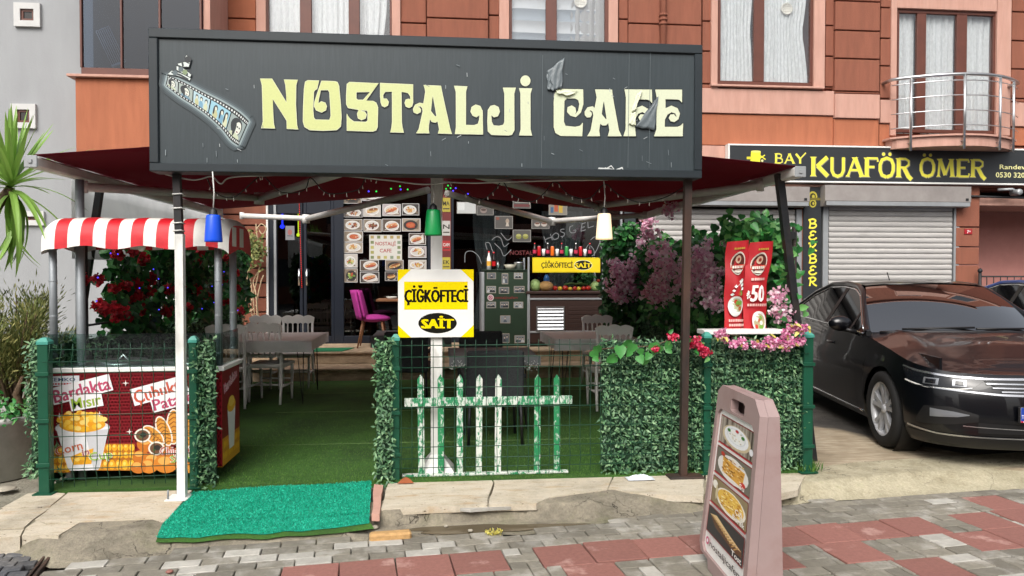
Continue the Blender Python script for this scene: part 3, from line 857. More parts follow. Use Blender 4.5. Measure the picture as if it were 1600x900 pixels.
# ---------------------------------------------------------------- the apartment building
FY = 12.3
bld = thing('apartment_building', 'terracotta apartment building with pink window trim above the café and the barber shop', 'building', (2.5, FY, 0))
def zat(px, py, Y): return at(px, py, Y).z
def xat(px, py, Y): return at(px, py, Y).x
def wall_col(x0, x1, ys, ytop, ybot, Y, m, name='wall_panel', gap=0.011, zbot=None, ztop=None, b=0.008, depth=0.2):
    """a column of rendered wall panels with recessed joints at picture heights ys (read at the column's middle)"""
    mx = (x0+x1)/2
    X0, X1 = xat(x0, 80, Y)+0.002, xat(x1, 80, Y)-0.002
    z = [ztop if ztop is not None else zat(mx, ytop, Y)]+[zat(mx, y, Y) for y in ys]+[zbot if zbot is not None else zat(mx, ybot, Y)]
    for k in range(len(z)-1):
        q = MB(); q.box(X0, X1, Y, Y+depth, z[k+1]+(gap if k < len(z)-2 else 0.0015), z[k]-(gap if k > 0 else 0.0015), b)
        q.build(name, M[m], bld)
ZT = 7.6
M['pane_up'] = mat('pane_up', '#3d434a', 0.08)
# backing wall in the joints, and everything above the frame
def back(x0, x1, z0, z1, y=FY+0.07):
    q = MB(); q.box(x0, x1, y, FY+0.5, z0, z1); return q
q = MB()
Xl, Xr = -5.6, 14.5
wins = [rect_at(416, -60, 612, 150, FY), rect_at(796, -60, 951, 150, FY), rect_at(1122, -60, 1272, 133, FY), rect_at(1402, 16, 1557, 209, FY)]
wins = [(a, b, c, ZT-0.4 if i < 3 else d) for i, (a, b, c, d) in enumerate(wins)]
wins[0] = (wins[0][0], wins[0][1], wins[2][2]-0.02, ZT-0.4); wins[1] = (wins[1][0], wins[1][1], wins[2][2]-0.02, ZT-0.4)
cx = Xl
for (a, b, c, d) in wins:
    q.box(cx, a, FY+0.055, FY+0.5, 3.0, ZT); q.box(a, b, FY+0.055, FY+0.5, 3.0, c); q.box(a, b, FY+0.055, FY+0.5, d, ZT); cx = b
q.box(cx, Xr, FY+0.055, FY+0.5, 3.0, ZT)
q.build('wall', M['joint_dark'], bld)
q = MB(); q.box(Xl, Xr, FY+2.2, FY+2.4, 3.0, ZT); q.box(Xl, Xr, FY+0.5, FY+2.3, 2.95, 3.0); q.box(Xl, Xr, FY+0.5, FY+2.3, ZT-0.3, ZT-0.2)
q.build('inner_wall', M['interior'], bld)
W0 = 3.02
wall_col(300, 400, [28, 130], None, None, FY-0.0, 'stucco', zbot=W0, ztop=ZT)
wall_col(626, 666, [36, 90, 145], None, None, FY, 'stucco_brown', zbot=W0, ztop=ZT)
wall_col(667, 763, [-25, 29, 82, 135], None, None, FY-0.06, 'stucco_brown', zbot=W0, ztop=ZT)
wall_col(764, 780, [-28, 24, 80, 140], None, None, FY, 'stucco_brown', zbot=W0, ztop=ZT)
wall_col(967, 981, [-25, 30, 85, 140], None, None, FY, 'stucco_brown', zbot=W0, ztop=ZT)
wall_col(982, 1096, [-16, 38, 92, 145], None, None, FY-0.05, 'stucco_brown', zbot=W0, ztop=ZT)
wall_col(1097.5, 1111, [-16, 33, 80, 131], None, 138, FY, 'stucco_brown', ztop=ZT)
wall_col(1290, 1304, [-8, 40, 88, 136], None, 138.5, FY, 'stucco_brown', ztop=ZT)
wall_col(1305, 1375, [2, 48, 92, 143], None, 146, FY-0.07, 'stucco_brown', ztop=ZT)
wall_col(1376, 1392, [12, 60, 103, 154], None, 155, FY-0.02, 'stucco_brown', ztop=ZT)
wall_col(1581, 1680, [20, 65, 109, 155], None, 160, FY-0.02, 'stucco_brown', ztop=ZT)
for (x0, x1) in ((400, 416), (612, 626), (780, 796), (951, 966)): wall_col(x0, x1, [], None, None, FY-0.05, 'trim_pink', 'window_trim', zbot=4.72, ztop=ZT)
wall_col(400, 626, [], None, None, FY-0.01, 'stucco', zbot=W0, ztop=4.70); wall_col(780, 966, [], None, None, FY-0.01, 'stucco', zbot=W0, ztop=4.70)
wall_col(1111.5, 1122, [], None, 138, FY-0.05, 'trim_pink', 'window_trim', ztop=ZT)
wall_col(1272, 1289.5, [], None, 138, FY-0.05, 'trim_pink', 'window_trim', ztop=ZT)
wall_col(1392.5, 1402, [], None, 212, FY-0.05, 'trim_pink', 'window_trim', ztop=ZT)
wall_col(1558, 1580.5, [], None, 212, FY-0.05, 'trim_pink', 'window_trim', ztop=ZT)
q = MB(); a = rect_at(1402, 0, 1558, 15, FY-0.05); q.box(a[0]-0.001, a[1]+0.001, FY-0.05, FY+0.15, a[2], ZT-0.01, 0.006); q.build('window_trim', M['trim_pink'], bld)
q = MB(); q.box(Xl, Xr, FY+0.02, FY+8, ZT+0.002, 11.4); q.build('upper_wall', M['stucco_brown'], bld)
for x in (-4, -1.2, 1.6, 4.8, 8.0, 11.4):
    q = MB(); q.box(x, x+1.7, FY-0.03, FY+0.01, 8.2, 10.0); f = q.build('window', M['trim_pink'], bld); q = MB(); q.box(x+0.12, x+1.58, FY-0.035, FY-0.031, 8.3, 9.9); q.build('pane', M['pane_up'], f)
q = MB(); q.box(Xl, Xr, FY-0.06, FY+0.019, 7.7, 8.0); q.box(Xl, Xr, FY-0.3, FY+8, 11.41, 11.6); q.build('string_course', M['trim_pink'], bld)
q = MB(); q.box(7.6, 10.4, FY-0.75, FY+0.0, 7.62, 7.69); q.box(7.6, 10.4, FY-0.75, FY-0.7, 7.7, 8.6); q.build('balcony_slab', M['trim_pink'], bld)
# pink string course and the plain orange band below it
def band(x0, x1, y0, y1, Y, m, name, depth=0.14):
    a = rect_at(x0, y0, x1, y1, Y); q = MB(); q.box(a[0]+0.001, a[1]-0.001, Y, Y+depth, a[2], a[3], 0.006); return q.build(name, M[m], bld)
band(1097, 1304, 140, 178, FY-0.045, 'trim_pink', 'string_course'); band(1305, 1375, 147, 184.5, FY-0.09, 'trim_pink', 'string_course'); band(1376, 1393, 156, 192, FY-0.045, 'trim_pink', 'string_course')
band(1581, 1680, 161, 198, FY-0.045, 'trim_pink', 'string_course')
band(1097, 1302, 180, 228, FY-0.01, 'stucco', 'wall_panel'); band(1303, 1373, 186.5, 228, FY-0.05, 'stucco', 'wall_panel'); band(1374, 1400, 194, 228, FY-0.01, 'stucco', 'wall_panel'); band(1581, 1680, 200, 228, FY-0.01, 'stucco', 'wall_panel')
band(1097, 1303, 229, 300, FY-0.03, 'trim_pink', 'wall_panel'); band(1303.5, 1680, 229, 290, FY-0.02, 'stucco_brown', 'wall_panel')
# window sills
def sill(x0, x1, y, Y=FY-0.1):
    X0, X1 = xat(x0, y, Y), xat(x1, y, Y); z = zat((x0+x1)/2, y, Y)
    q = MB(); q.box(X0, X1, Y, FY+0.1, z-0.035, z, 0.006); q.build('window_sill', M['trim_pink'], bld)
sill(1112, 1289, 133)
# windows: frame > pane, curtain
def folds(X0, X1, Z0, Z1, Y, amp, per, m, par, tie=None, name='curtain', taper=0.0):
    q = MB(); q.sm = True; n_ = max(8, int((X1-X0)/0.012))
    ph = rnd.uniform(0, 6)
    def f(u, v):
        x = X0+(X1-X0)*u; z = Z0+(Z1-Z0)*v
        if tie:
            tz, tx, tw = tie; d = (z-tz)
            kk = tw+(1-tw)*min(1, abs(d)/(0.75 if d < 0 else 0.9))**0.7
            x = tx+(x-tx)*kk
        a = amp*(0.6+0.4*math.sin(u*13+ph))
        return (x, Y+a*math.sin(u*(X1-X0)/per*2*PI+ph+0.6*math.sin(u*5+z*0.7))+0.3*a*math.sin(u*(X1-X0)/per*5.1*PI), z)
    q.grid(f, n_, 14); return q.build(name, M[m], par)
def window(x0, x1, y0, y1, panes, Y=FY-0.0, name='window', fw=0.03, ztop=None):
    """outer frame between picture columns x0..x1; panes are the picture columns of each glass"""
    X0, X1 = xat(x0, 80, Y), xat(x1, 80, Y); Z0 = zat((x0+x1)/2, y1, Y); Z1 = ztop or zat((x0+x1)/2, y0, Y)
    px = [(xat(a, 80, Y), xat(b, 80, Y)) for a, b in panes]
    q = MB(); q.box(X0, X1, Y, Y+0.07, Z0, Z0+0.06, 0.006); q.box(X0, X1, Y, Y+0.07, Z1-0.06, Z1, 0.006)
    cur = X0
    for a, b in px+[(X1, X1)]:
        if a-cur > 0.005: q.box(cur, a, Y-0.002, Y+0.068, Z0+0.06, Z1-0.06, 0.006)
        cur = b
    f = q.build(name, M['window_brown'], bld)
    for a, b in px:
        g = MB(); g.box(a-0.005, b+0.005, Y+0.03, Y+0.036, Z0+0.05, Z1-0.05); g.build('pane', M['glass_win'], f)
    return f, px, Z0, Z1, Y
M['glass_win'] = glass_mat('glass_win', (0.95, 0.96, 0.97), 1.8)
f, px, z0, z1, y = window(416, 612, -60, 140, [(420, 469), (487, 545), (562, 609)], ztop=ZT-0.45)
folds(px[0][0], px[0][1]+0.1, z0, z1, y+0.10, 0.02, 0.11, 'curtain', f); folds(px[1][0]-0.06, px[1][1], z0, z1, y+0.11, 0.02, 0.09, 'curtain', f); folds(px[2][0]-0.05, px[2][1]-0.05, z0, z1, y+0.12, 0.025, 0.12, 'curtain', f, tie=(z0+0.5, px[2][0]+0.1, 0.6))
f, px, z0, z1, y = window(796, 951, -60, 140, [(800, 853), (870, 945)], ztop=ZT-0.45)
for a, b in px:       # soft roman blinds in grey and cream stripes
    q = MB(); q.sm = True
    zz = z1
    k = 0
    while zz > z0:
        h_ = 0.2
        q.grid(lambda u, v, zz=zz, h_=h_: (a-0.02+(b-a+0.04)*u, y+0.10+0.02*math.sin(v*PI)-0.01*math.sin(u*5), zz-h_*v), 6, 6, col=('#d5d9da' if k % 2 else '#a3afb8'))
        zz -= h_; k += 1
    q.build('blind', M['print_dim'], f)
folds(px[1][0]+0.25, px[1][1]+0.02, z0, z1, y+0.10, 0.02, 0.13, 'curtain_grey', f, tie=(z1-0.4, px[1][1], 0.35))
def vent(px_, py_, r_, Y):
    c = at(px_, py_, Y); q = MB(); q.lathe([(r_, 0), (r_, -0.02), (r_*0.86, -0.03), (r_*0.8, -0.012), (0.0, -0.012)], (c.x, c.y, c.z), 20, 'Y')
    for k in (-1, 0, 1): q.box(c.x-r_*0.8, c.x+r_*0.8, c.y-0.02, c.y-0.012, c.z+k*r_*0.4-0.004, c.z+k*r_*0.4+0.004); q.box(c.x+k*r_*0.4-0.004, c.x+k*r_*0.4+0.004, c.y-0.024, c.y-0.018, c.z-r_*0.8, c.z+r_*0.8)
    q.build('vent_fan', M['blind_cream'], bld)
vent(907, 3, 0.11, FY+0.085); vent(1229, 14, 0.105, FY+0.085)
f, px, z0, z1, y = window(1122, 1272, -60, 133, [(1126, 1178), (1194, 1266)], ztop=ZT-0.45)
folds(px[0][0]-0.02, px[0][1]+0.02, z0, z1, y+0.10, 0.025, 0.07, 'curtain', f, tie=(zat(1150, 45, y), (px[0][0]+px[0][1])/2, 0.82))
folds(px[1][0]-0.02, px[1][1], z0, z1, y+0.10, 0.025, 0.07, 'curtain', f, tie=(zat(1230, 48, y), px[1][0]+0.3, 0.78))
f, px, z0, z1, y = window(1402, 1557, 17, 208, [(1405, 1433), (1447, 1495), (1511, 1552)], name='balcony_door')
for a, b in px: folds(a-0.02, b+0.02, z0, z1, y+0.12, 0.03, 0.12, 'curtain', f)
# downpipe
c = xat(1036, 40, FY-0.1); q = MB(); q.tube([(c, FY-0.11, 3.0), (c, FY-0.11, ZT+3)], 0.055, 14)
for py_ in (24, 31, 38):
    q.lathe([(0.056, -0.02), (0.07, -0.016), (0.07, 0.016), (0.056, 0.02)], (c, FY-0.11, zat(1036, py_, FY-0.1)), 14)
q.build('downpipe', M['stucco_brown'], bld)
# balcony: curved slab, curved steel railing
bx0, bx1 = xat(1383, 205, FY-0.1), xat(1592, 205, FY-0.3); bz = zat(1480, 212, FY-0.5)
def bow(t, k=0.0): x = bx0+(bx1-bx0)*t; return x, FY-0.12-0.62*math.sin(PI*max(0.0, min(1.0, 0.04+t*0.92)))**0.75-k
q = MB(); pts = [bow(t/24) for t in range(25)]
q.prism(pts+[(bx1, FY), (bx0, FY)], Fr((0, 0, 0), (1, 0, 0), (0, 1, 0)), bz-0.03, bz)
q.build('balcony_slab', M['trim_pink'], bld)
q = MB(); q.sm = True; pts = [(x+(0.06 if i == 0 else (-0.06 if i == 24 else 0)), min(yy+0.05, FY)) for i, (x, yy) in enumerate(pts)]
q.prism(pts+[(bx1-0.06, FY), (bx0+0.06, FY)], Fr((0, 0, 0), (1, 0, 0), (0, 1, 0)), zat(1480, 230, FY-0.5), bz-0.031)
q.build('balcony_base', M['trim_pink'], bld)
rail = MB(); rail.box(bx0, bx0+0.01, FY-0.13, FY, bz+0.9, bz+0.91)
hz = zat(1480, 116, FY-0.7)
pts = [(bow(t/30, 0.02)[0], bow(t/30, 0.02)[1], hz) for t in range(31)]
rl = MB(); rl.tube([(bx0, FY, hz)]+pts+[(bx1, FY, hz)], 0.028, 10); rail_o = rl.build('balcony_railing', M['steel'], bld)
for k in range(4):
    z = bz+0.14+(hz-bz-0.24)*k/3.0
    q = MB(); q.tube([(x, yy, z) for x, yy, _ in pts], 0.009, 6); q.build('rail', M['steel'], rail_o)
for t in (0.1, 0.42, 0.72, 0.9):
    x, yy = bow(t, 0.025); q = MB(); q.tube([(x, yy, bz-0.26), (x, yy, hz-0.01)], 0.021, 8); q.tube([(x, yy, bz-0.12), (x, yy+0.1, bz-0.12)], 0.012, 6); q.tube([(x, yy, bz-0.2), (x, yy+0.1, bz-0.2)], 0.012, 6); q.build('post', M['steel'], rail_o)
# enclosed balcony bay at the left
BY = 11.3
ba = xat(118, 180, BY); bb = xat(316, 60, BY); bz0, bz1 = 3.25, zat(200, 121, BY)
q = MB(); q.box(ba, bb, BY, FY+0.02, bz0, bz1-0.02, 0.01); q.build('bay_wall', M['stucco'], bld)
q = MB(); q.box(ba-0.09, bb+0.02, BY-0.07, FY+0.02, bz1-0.018, bz1+0.02, 0.005); q.build('bay_ledge', M['trim_pink'], bld)
gz0 = bz1+0.13
fb = MB(); X0 = xat(127, 50, BY+0.02); fb.box(X0, bb, BY, BY+0.08, bz1+0.021, gz0, 0.006)
for p_, w_ in ((127, 0.03), (190, 0.028), (250, 0.028), (314, 0.03)):
    x = xat(p_, 50, BY+0.02); fb.box(x-w_/2, x+w_/2, BY, BY+0.06, gz0+0.001, ZT, 0.004)
f = fb.build('bay_window', M['window_brown'], bld)
M['glass_bay'] = glass_mat('glass_bay', (0.36, 0.43, 0.52), 1.1)
for a, b in ((127, 190), (190, 250), (250, 314)):
    q = MB(); q.box(xat(a, 50, BY+0.02)+0.015, xat(b, 50, BY+0.02)-0.015, BY+0.03, BY+0.036, gz0, ZT); q.build('pane', M['glass_bay'], f)
q = MB(); q.box(bb+0.001, bb+0.1, BY+0.05, FY-0.02, bz1+0.021, ZT, 0.004); q.build('window_trim', M['trim_pink'], bld)
q = MB(); q.box(X0, bb, 11.69, 11.74, bz1+0.022, ZT-0.002); q.box(X0-0.05, bb, BY+0.1, FY, ZT+0.001, ZT+0.1); q.build('bay_inner_wall', mat('bay_inner', '#262e38', 0.9), bld)
# folded drying rack standing inside the bay
dr = thing('drying_rack', 'folded white drying rack leaning inside the glazed corner balcony', 'drying rack', (xat(170, 100, BY+0.28), BY+0.28, gz0))
q = MB(); ra, rb = at(160, 45, BY+0.28), at(186, 100, BY+0.28)
d = (rb-ra); nn = Vector((-d.z, 0, d.x)).normalized()*0.2
for k in range(8): o = nn*(k/7-0.5); q.tube([ra+o, rb+o], 0.005, 5)
for t in (0, 1): q.tube([ra.lerp(rb, t)-nn*0.5, ra.lerp(rb, t)+nn*0.5], 0.008, 5)
q.build('wire_frame', M['white_plastic'], dr)
q = MB(); a = at(175, 104, BY+0.28); q.tube([a, at(190, 98, BY+0.33)], 0.02, 6); q.build('foot', M['white_plastic'], dr)

# ---------------------------------------------------------------- grey building at the left
GY = 11.75
gb = thing('grey_building', 'plain grey rendered building with tiny square windows at the left', 'building', (-9, GY, 0))
q = MB(); q.box(-18, xat(330, 60, GY), GY, GY+7, -0.1, 13); q.build('wall', M['stucco_grey'], gb)
for (x0, y0, x1, y1) in ((21, 4, 62, 41), (16, 162, 55, 200), (32, 330, 68, 352), (-60, 4, -20, 41), (-60, 165, -20, 200)):
    X0, X1, Z0, Z1 = rect_at(x0, y0, x1, y1, GY-0.05)
    w_ = (X1-X0)*0.24
    q = MB(); q.prism([(X0, Z0), (X1, Z0), (X1, Z1), (X0, Z1)], Fr((0, GY, 0)), -0.0, 0.05, holes=[[(X0+w_, Z0+w_), (X0+w_, Z1-w_), (X1-w_, Z1-w_), (X1-w_, Z0+w_)]])
    f = q.build('window', mat('stone_grey', '#c3c3c1', 0.85, var=0.05) if 'stone_grey' not in MATS else MATS['stone_grey'], gb)
    q = MB(); q.prism([(X0+w_, Z0+w_), (X1-w_, Z0+w_), (X1-w_, Z1-w_), (X0+w_, Z1-w_)], Fr((0, GY-0.008, 0)), -0.004, 0.014, holes=[[(X0+w_+0.035, Z0+w_+0.035), (X0+w_+0.035, Z1-w_-0.035), (X1-w_-0.035, Z1-w_-0.035), (X1-w_-0.035, Z0+w_+0.035)]])
    q.build('frame', M['window_brown'], f)
    q = MB(); q.box(X0+w_+0.03, X1-w_-0.03, GY-0.006, GY-0.003, Z0+w_+0.03, Z1-w_-0.03); q.build('pane', mat('pane_dark', '#241f1c', 0.1) if 'pane_dark' not in MATS else MATS['pane_dark'], f)

# ---------------------------------------------------------------- ground floor: piers, shutters, recess at the right
def pier(x0, x1, ys, z0, z1, Y, m): wall_col(x0, x1, ys, None, None, Y, m, 'wall_panel', zbot=z0, ztop=z1, depth=0.3)
pier(300, 417, [335, 352, 373, 396, 419, 442, 465, 488], 0.0, 3.0, FY+0.0, 'stucco_brown')
pier(1253, 1258, [], 0, 3.2, FY, 'stucco_brown')
pier(1497.5, 1534, [355, 386, 414, 446, 478], 0, 3.12, FY-0.02, 'stucco_brown')
q = MB(); q.box(xat(985, 300, FY), 14.5, FY-0.03, FY+0.3, 3.04, 3.35, 0.01); q.build('lintel', M['stucco_brown'], bld)
q = MB(); q.box(-3.9, xat(1003, 300, FY), FY, FY+0.3, 2.88, 3.1, 0.01); q.build('lintel', M['stucco_brown'], bld)
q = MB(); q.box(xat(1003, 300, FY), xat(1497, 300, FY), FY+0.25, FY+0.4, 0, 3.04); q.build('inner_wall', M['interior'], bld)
q = MB(); q.box(xat(1003, 400, FY), xat(1012, 400, FY), FY-0.01, FY+0.3, 0, 3.03, 0.006); q.build('wall_panel', M['stucco_brown'], bld)
# recess with pink wall, concrete beam
q = MB(); q.box(xat(1534, 400, FY)-0.05, 16, 13.6, 13.9, -0.1, 3.04); q.build('recess_wall', M['wall_pink'], bld)
q = MB(); a = at(1533, 319, 12.0); q.box(a.x, 16, 12.35, 13.6, 2.72, 2.86, 0.01); q.build('recess_beam', M['trim_pink'], bld)
# roller shutters
def shutter(name, label, x0, x1, y0, yb, boxrect, n_sl, z0=0.0):
    X0, X1 = xat(x0, 400, FY), xat(x1, 400, FY); Z1 = zat((x0+x1)/2, y0, FY)
    t = thing(name, label, 'shutter', ((X0+X1)/2, FY, z0), 0, 'roller shutters of the barber shop')
    pitch = 0.094; k = 0; z = Z1
    sl = MB(); n_ = 6
    prof = [(0.0, 0.0), (-0.012, 0.012), (-0.016, 0.04), (-0.014, 0.068), (-0.004, 0.086), (0.004, 0.09)]
    v_ = [(x, FY+0.03+p[0], p[1]) for x in (X0+0.02, X1-0.02) for p in prof]
    sl.add([(x-t.location.x, y-t.location.y, z) for x, y, z in v_], [(i, i+6, i+7, i+1) for i in range(5)], True)
    me = bpy.data.meshes.new('slat'); me.from_pydata(sl.v, [], sl.f); me.materials.append(M['shutter'])
    for p in me.polygons: p.use_smooth = True
    while z > z0+0.02:
        z -= pitch; link_mesh('slat', me, t, (0, 0, z-z0))
    gw = 0.1
    for a in (X0-gw, X1):
        q = MB(); q.box(a, a+gw, FY-0.01, FY+0.06, z0, Z1, 0.006); q.build('guide_rail', M['alu'], t)
    bX0, bX1, bZ0, bZ1 = rect_at(*boxrect, FY-0.15)
    q = MB(); hh = bZ1-bZ0; prof = [(0.0, bZ0), (-0.2, bZ0+0.0), (-0.27, bZ0+hh*0.25), (-0.27, bZ1), (0.0, bZ1)]
    q.prism([(-a, b) for a, b in prof][::1], Fr((bX0, FY+0.05, 0), (0, -1, 0), (0, 0, 1)), 0, bX1-bX0) if False else None
    v_ = [(x, FY+0.05+a, b) for x in (bX0, bX1) for a, b in prof]
    q.add(v_, [(4, 3, 2, 1, 0), (5, 6, 7, 8, 9)]+[(i, i+1, i+6, i+5) for i in range(4)], False)
    q.build('shutter_box', M['shutter_box'], t)
    q = MB(); q.box(bX0+0.02, bX1-0.02, FY-0.226, FY-0.22, bZ0+0.01, bZ0+hh*0.22); q.build('box_lip', M['alu'], t)
    q = MB(); q.box(bX1-0.1, bX1-0.05, FY-0.228, FY-0.221, bZ0+hh*0.30, bZ0+hh*0.42); q.build('sticker', M['black_plastic'], t)
    return t
shutter('roller_shutter', 'grey roller shutter behind the parked black car with its angular box', 1294, 1490, 321, 440, (1286, 291, 1513, 323), 20)
shutter('roller_shutter', 'grey roller shutter half hidden behind the pink flower hedge', 1013, 1244, 326, 440, (1020, 291, 1262, 322), 20)
# barber signs
SY = FY-0.16
bs = thing('shop_sign', 'long black barber shop sign with yellow lettering and a white edge', 'sign', (8, SY, 3.4))
sX0 = xat(1140, 250, SY); sX1 = 11.3; sZ1 = zat(1300, 230, SY); sZ0 = zat(1300, 283, SY)
q = MB(); q.box(sX0, sX1, SY, SY+0.12, sZ0, sZ1, 0.004); q.build('panel', M['sign_dark'], bs)
q = MB(); q.box(sX0-0.02, sX1, SY-0.012, SY+0.125, sZ1+0.001, sZ1+0.028, 0.003); q.box(sX0-0.02, sX1, SY-0.012, SY+0.125, sZ0-0.028, sZ0-0.001, 0.003); q.box(sX0-0.028, sX0-0.001, SY-0.013, SY+0.126, sZ0-0.03, sZ1+0.03, 0.003)
q.build('frame', M['white_plastic'], bs)
# serif capitals made from strokes
def serif_text(fr, par, s, x, y, h, w, col, edge=None, cond=1.0, gold=None):
    """Latin capitals with thick and thin strokes and flared feet; each letter is a few polygons. w = full width"""
    G = {
     'K': (0.95, [[(0.12,0),(0.12,1)], [(0.85,1.0),(0.32,0.5)], [(0.34,0.55),(0.88,0.0)]], 'TTb'),
     'U': (0.9, [[(0.15,1),(0.15,0.3),(0.25,0.08),(0.45,0.0),(0.65,0.08),(0.75,0.3),(0.75,1)]], 'u'),
     'A': (0.95, [[(0.08,0),(0.45,1)], [(0.45,1),(0.84,0)], [(0.22,0.34),(0.7,0.34)]], 'tbt'),
     'F': (0.75, [[(0.14,0),(0.14,1)], [(0.14,0.97),(0.7,0.97),(0.72,0.8)], [(0.14,0.52),(0.55,0.52)]], 'Ttt'),
     'Ö': (0.95, [[(0.45,0.0),(0.2,0.1),(0.1,0.35),(0.1,0.65),(0.2,0.9),(0.45,1.0),(0.7,0.9),(0.8,0.65),(0.8,0.35),(0.7,0.1),(0.45,0.0)]], 'O'),
     'R': (0.9, [[(0.14,0),(0.14,1)], [(0.14,0.97),(0.5,0.97),(0.68,0.86),(0.68,0.66),(0.5,0.52),(0.14,0.52)], [(0.42,0.52),(0.66,0.06),(0.84,-0.12)]], 'Ttb'),
     'M': (1.1, [[(0.12,0),(0.18,1)], [(0.18,1),(0.5,0.1)], [(0.5,0.1),(0.82,1)], [(0.82,1),(0.9,0)]], 'tbtT'),
     'E': (0.8, [[(0.14,0),(0.14,1)], [(0.14,0.97),(0.68,0.97),(0.7,0.82)], [(0.14,0.52),(0.52,0.52)], [(0.14,0.03),(0.7,0.03),(0.73,0.2)]], 'Tttt'),
     'B': (0.85, [[(0.14,0),(0.14,1)], [(0.14,0.97),(0.45,0.97),(0.6,0.86),(0.6,0.66),(0.45,0.54),(0.14,0.54)], [(0.45,0.54),(0.68,0.42),(0.68,0.14),(0.5,0.03),(0.14,0.03)]], 'Ttt'),
     'Y': (0.9, [[(0.08,1),(0.45,0.48)], [(0.95,1.12),(0.45,0.48)], [(0.45,0),(0.45,0.5)]], 'btT'),
     ' ': (0.45, [], ''),
    }
    tot = sum(G[c][0] for c in s); k = w/tot
    for ps, c_ in (((edge, 0.06),) if edge else ())+((col, 0.0),):
        pass
    cx = x
    for ch in s:
        a, strokes, wt = G[ch]
        art = Art(fr)
        for layer in (0, 1):
            if layer == 0 and not edge: continue
            cc = edge if layer == 0 else col; ex = 0.055*h if layer == 0 else 0.0
            for i, st_ in enumerate(strokes):
                t = wt[min(i, len(wt)-1)]
                W_ = {'T': 0.25, 'b': 0.25, 't': 0.13, 'u': 0.19, 'O': 0.2}[t]*h*0.85
                dx, dz = (0.015*h, -0.02*h) if layer == 0 else (0, 0)
                pts = [(cx+p[0]*k+dx, y+p[1]*h+dz) for p in st_]
                art.line(pts, W_+ex, cc)
                if t in 'TtbuO' and len(st_) == 2:       # flared feet
                    for e in (0, 1):
                        if st_[e][1] in (0, 1) and abs(st_[0][1]-st_[1][1]) > 0.6:
                            px_, pz_ = pts[e]; sgn = 1 if st_[e][1] == 0 else -1; hw = W_/2+0.07*h+ex/2
                            art.poly([(px_-hw, pz_-ex/2*sgn), (px_+hw, pz_-ex/2*sgn), (px_+W_/2, pz_+0.09*h*sgn), (px_-W_/2, pz_+0.09*h*sgn)][::1 if sgn > 0 else -1], cc)
            if ch == 'Ö':
                for o_ in (0.28, 0.62): art.ell2(cx+o_*k, y+1.2*h, 0.085*h+ex/2, 0.085*h+ex/2, cc, n=12)
        cx += a*k
        if art.v: art.build('letter', M['print'], par)
def on_sign(px_, py_): p = at(px_, py_, SY); return p.x-sX0, p.z-sZ0
A = Art(Fr((sX0, SY-0.0005, sZ0)))
Yl, Yd = '#e9e04a', '#b9b06a'
x, z = on_sign(1267, 275); x2, _ = on_sign(1426, 275); _, zt = on_sign(1330, 246)
serif_text(A.fr, bs, 'KUAFÖR', x, z, zt-z, x2-x, Yl, '#8f8c70')
x, z = on_sign(1436, 275.5); x2, _ = on_sign(1541, 275); 
serif_text(A.fr, bs, 'ÖMER', x, z, zt-z, x2-x, Yl, '#8f8c70')
x, z = on_sign(1210, 255); x2, _ = on_sign(1258, 255); _, zt = on_sign(1230, 240)
serif_text(A.fr, bs, 'BAY', x, z, zt-z, x2-x, Yl, '#8f8c70')
x, z = on_sign(1562, 264); x2, _ = on_sign(1608, 262); _, zt = on_sign(1575, 257)
A.text('Randevu', x, z, zt-z, '#e6e2a0', x2-x, 0.012)
x, z = on_sign(1556, 277); x2, _ = on_sign(1601, 277); _, zt = on_sign(1575, 269)
A.text('0530 320', x, z, zt-z, '#e6e2a0', x2-x, 0.012)
# yellow top hat and scissors mark
x, z = on_sign(1180, 246); u = 0.0107
A.poly([(x-8*u, z-8*u), (x+8*u, z-8*u), (x+9*u, z+9*u), (x+3*u, z+10*u), (x-7*u, z+9*u)], '#e4dc3c'); A.ell2(x, z-8*u, 9*u, 2.2*u, '#d5cc34'); A.ell2(x+1*u, z+9.4*u, 8*u, 1.6*u, '#f0ea78')
A.rect(x-14*u, z-3*u, x-6*u, z+1*u, '#d5cc34'); A.line([(x+8*u, z-1*u), (x+16*u, z+4*u)], 0.02, '#e4dc3c'); A.line([(x+8*u, z+3*u), (x+17*u, z-3*u)], 0.02, '#e4dc3c')
x, z = on_sign(1191, 251); A.ell2(x, z, 2*u, 2*u, '#e6e2a0', n=10)
A.build('print', M['print'], bs)
vs_ = thing('vertical_sign', 'narrow upright black sign reading BERBER between the two shutters', 'sign', tuple(at(1270, 430, FY-0.06)))
X0, X1, Z0, Z1 = rect_at(1256, 292, 1283, 460, FY-0.06)
q = MB(); q.box(X0, X1, FY-0.06, FY-0.02, Z0-0.6, Z1, 0.004); q.build('panel', M['sign_dark'], vs_)
A = Art(Fr((0, FY-0.0605, 0)))
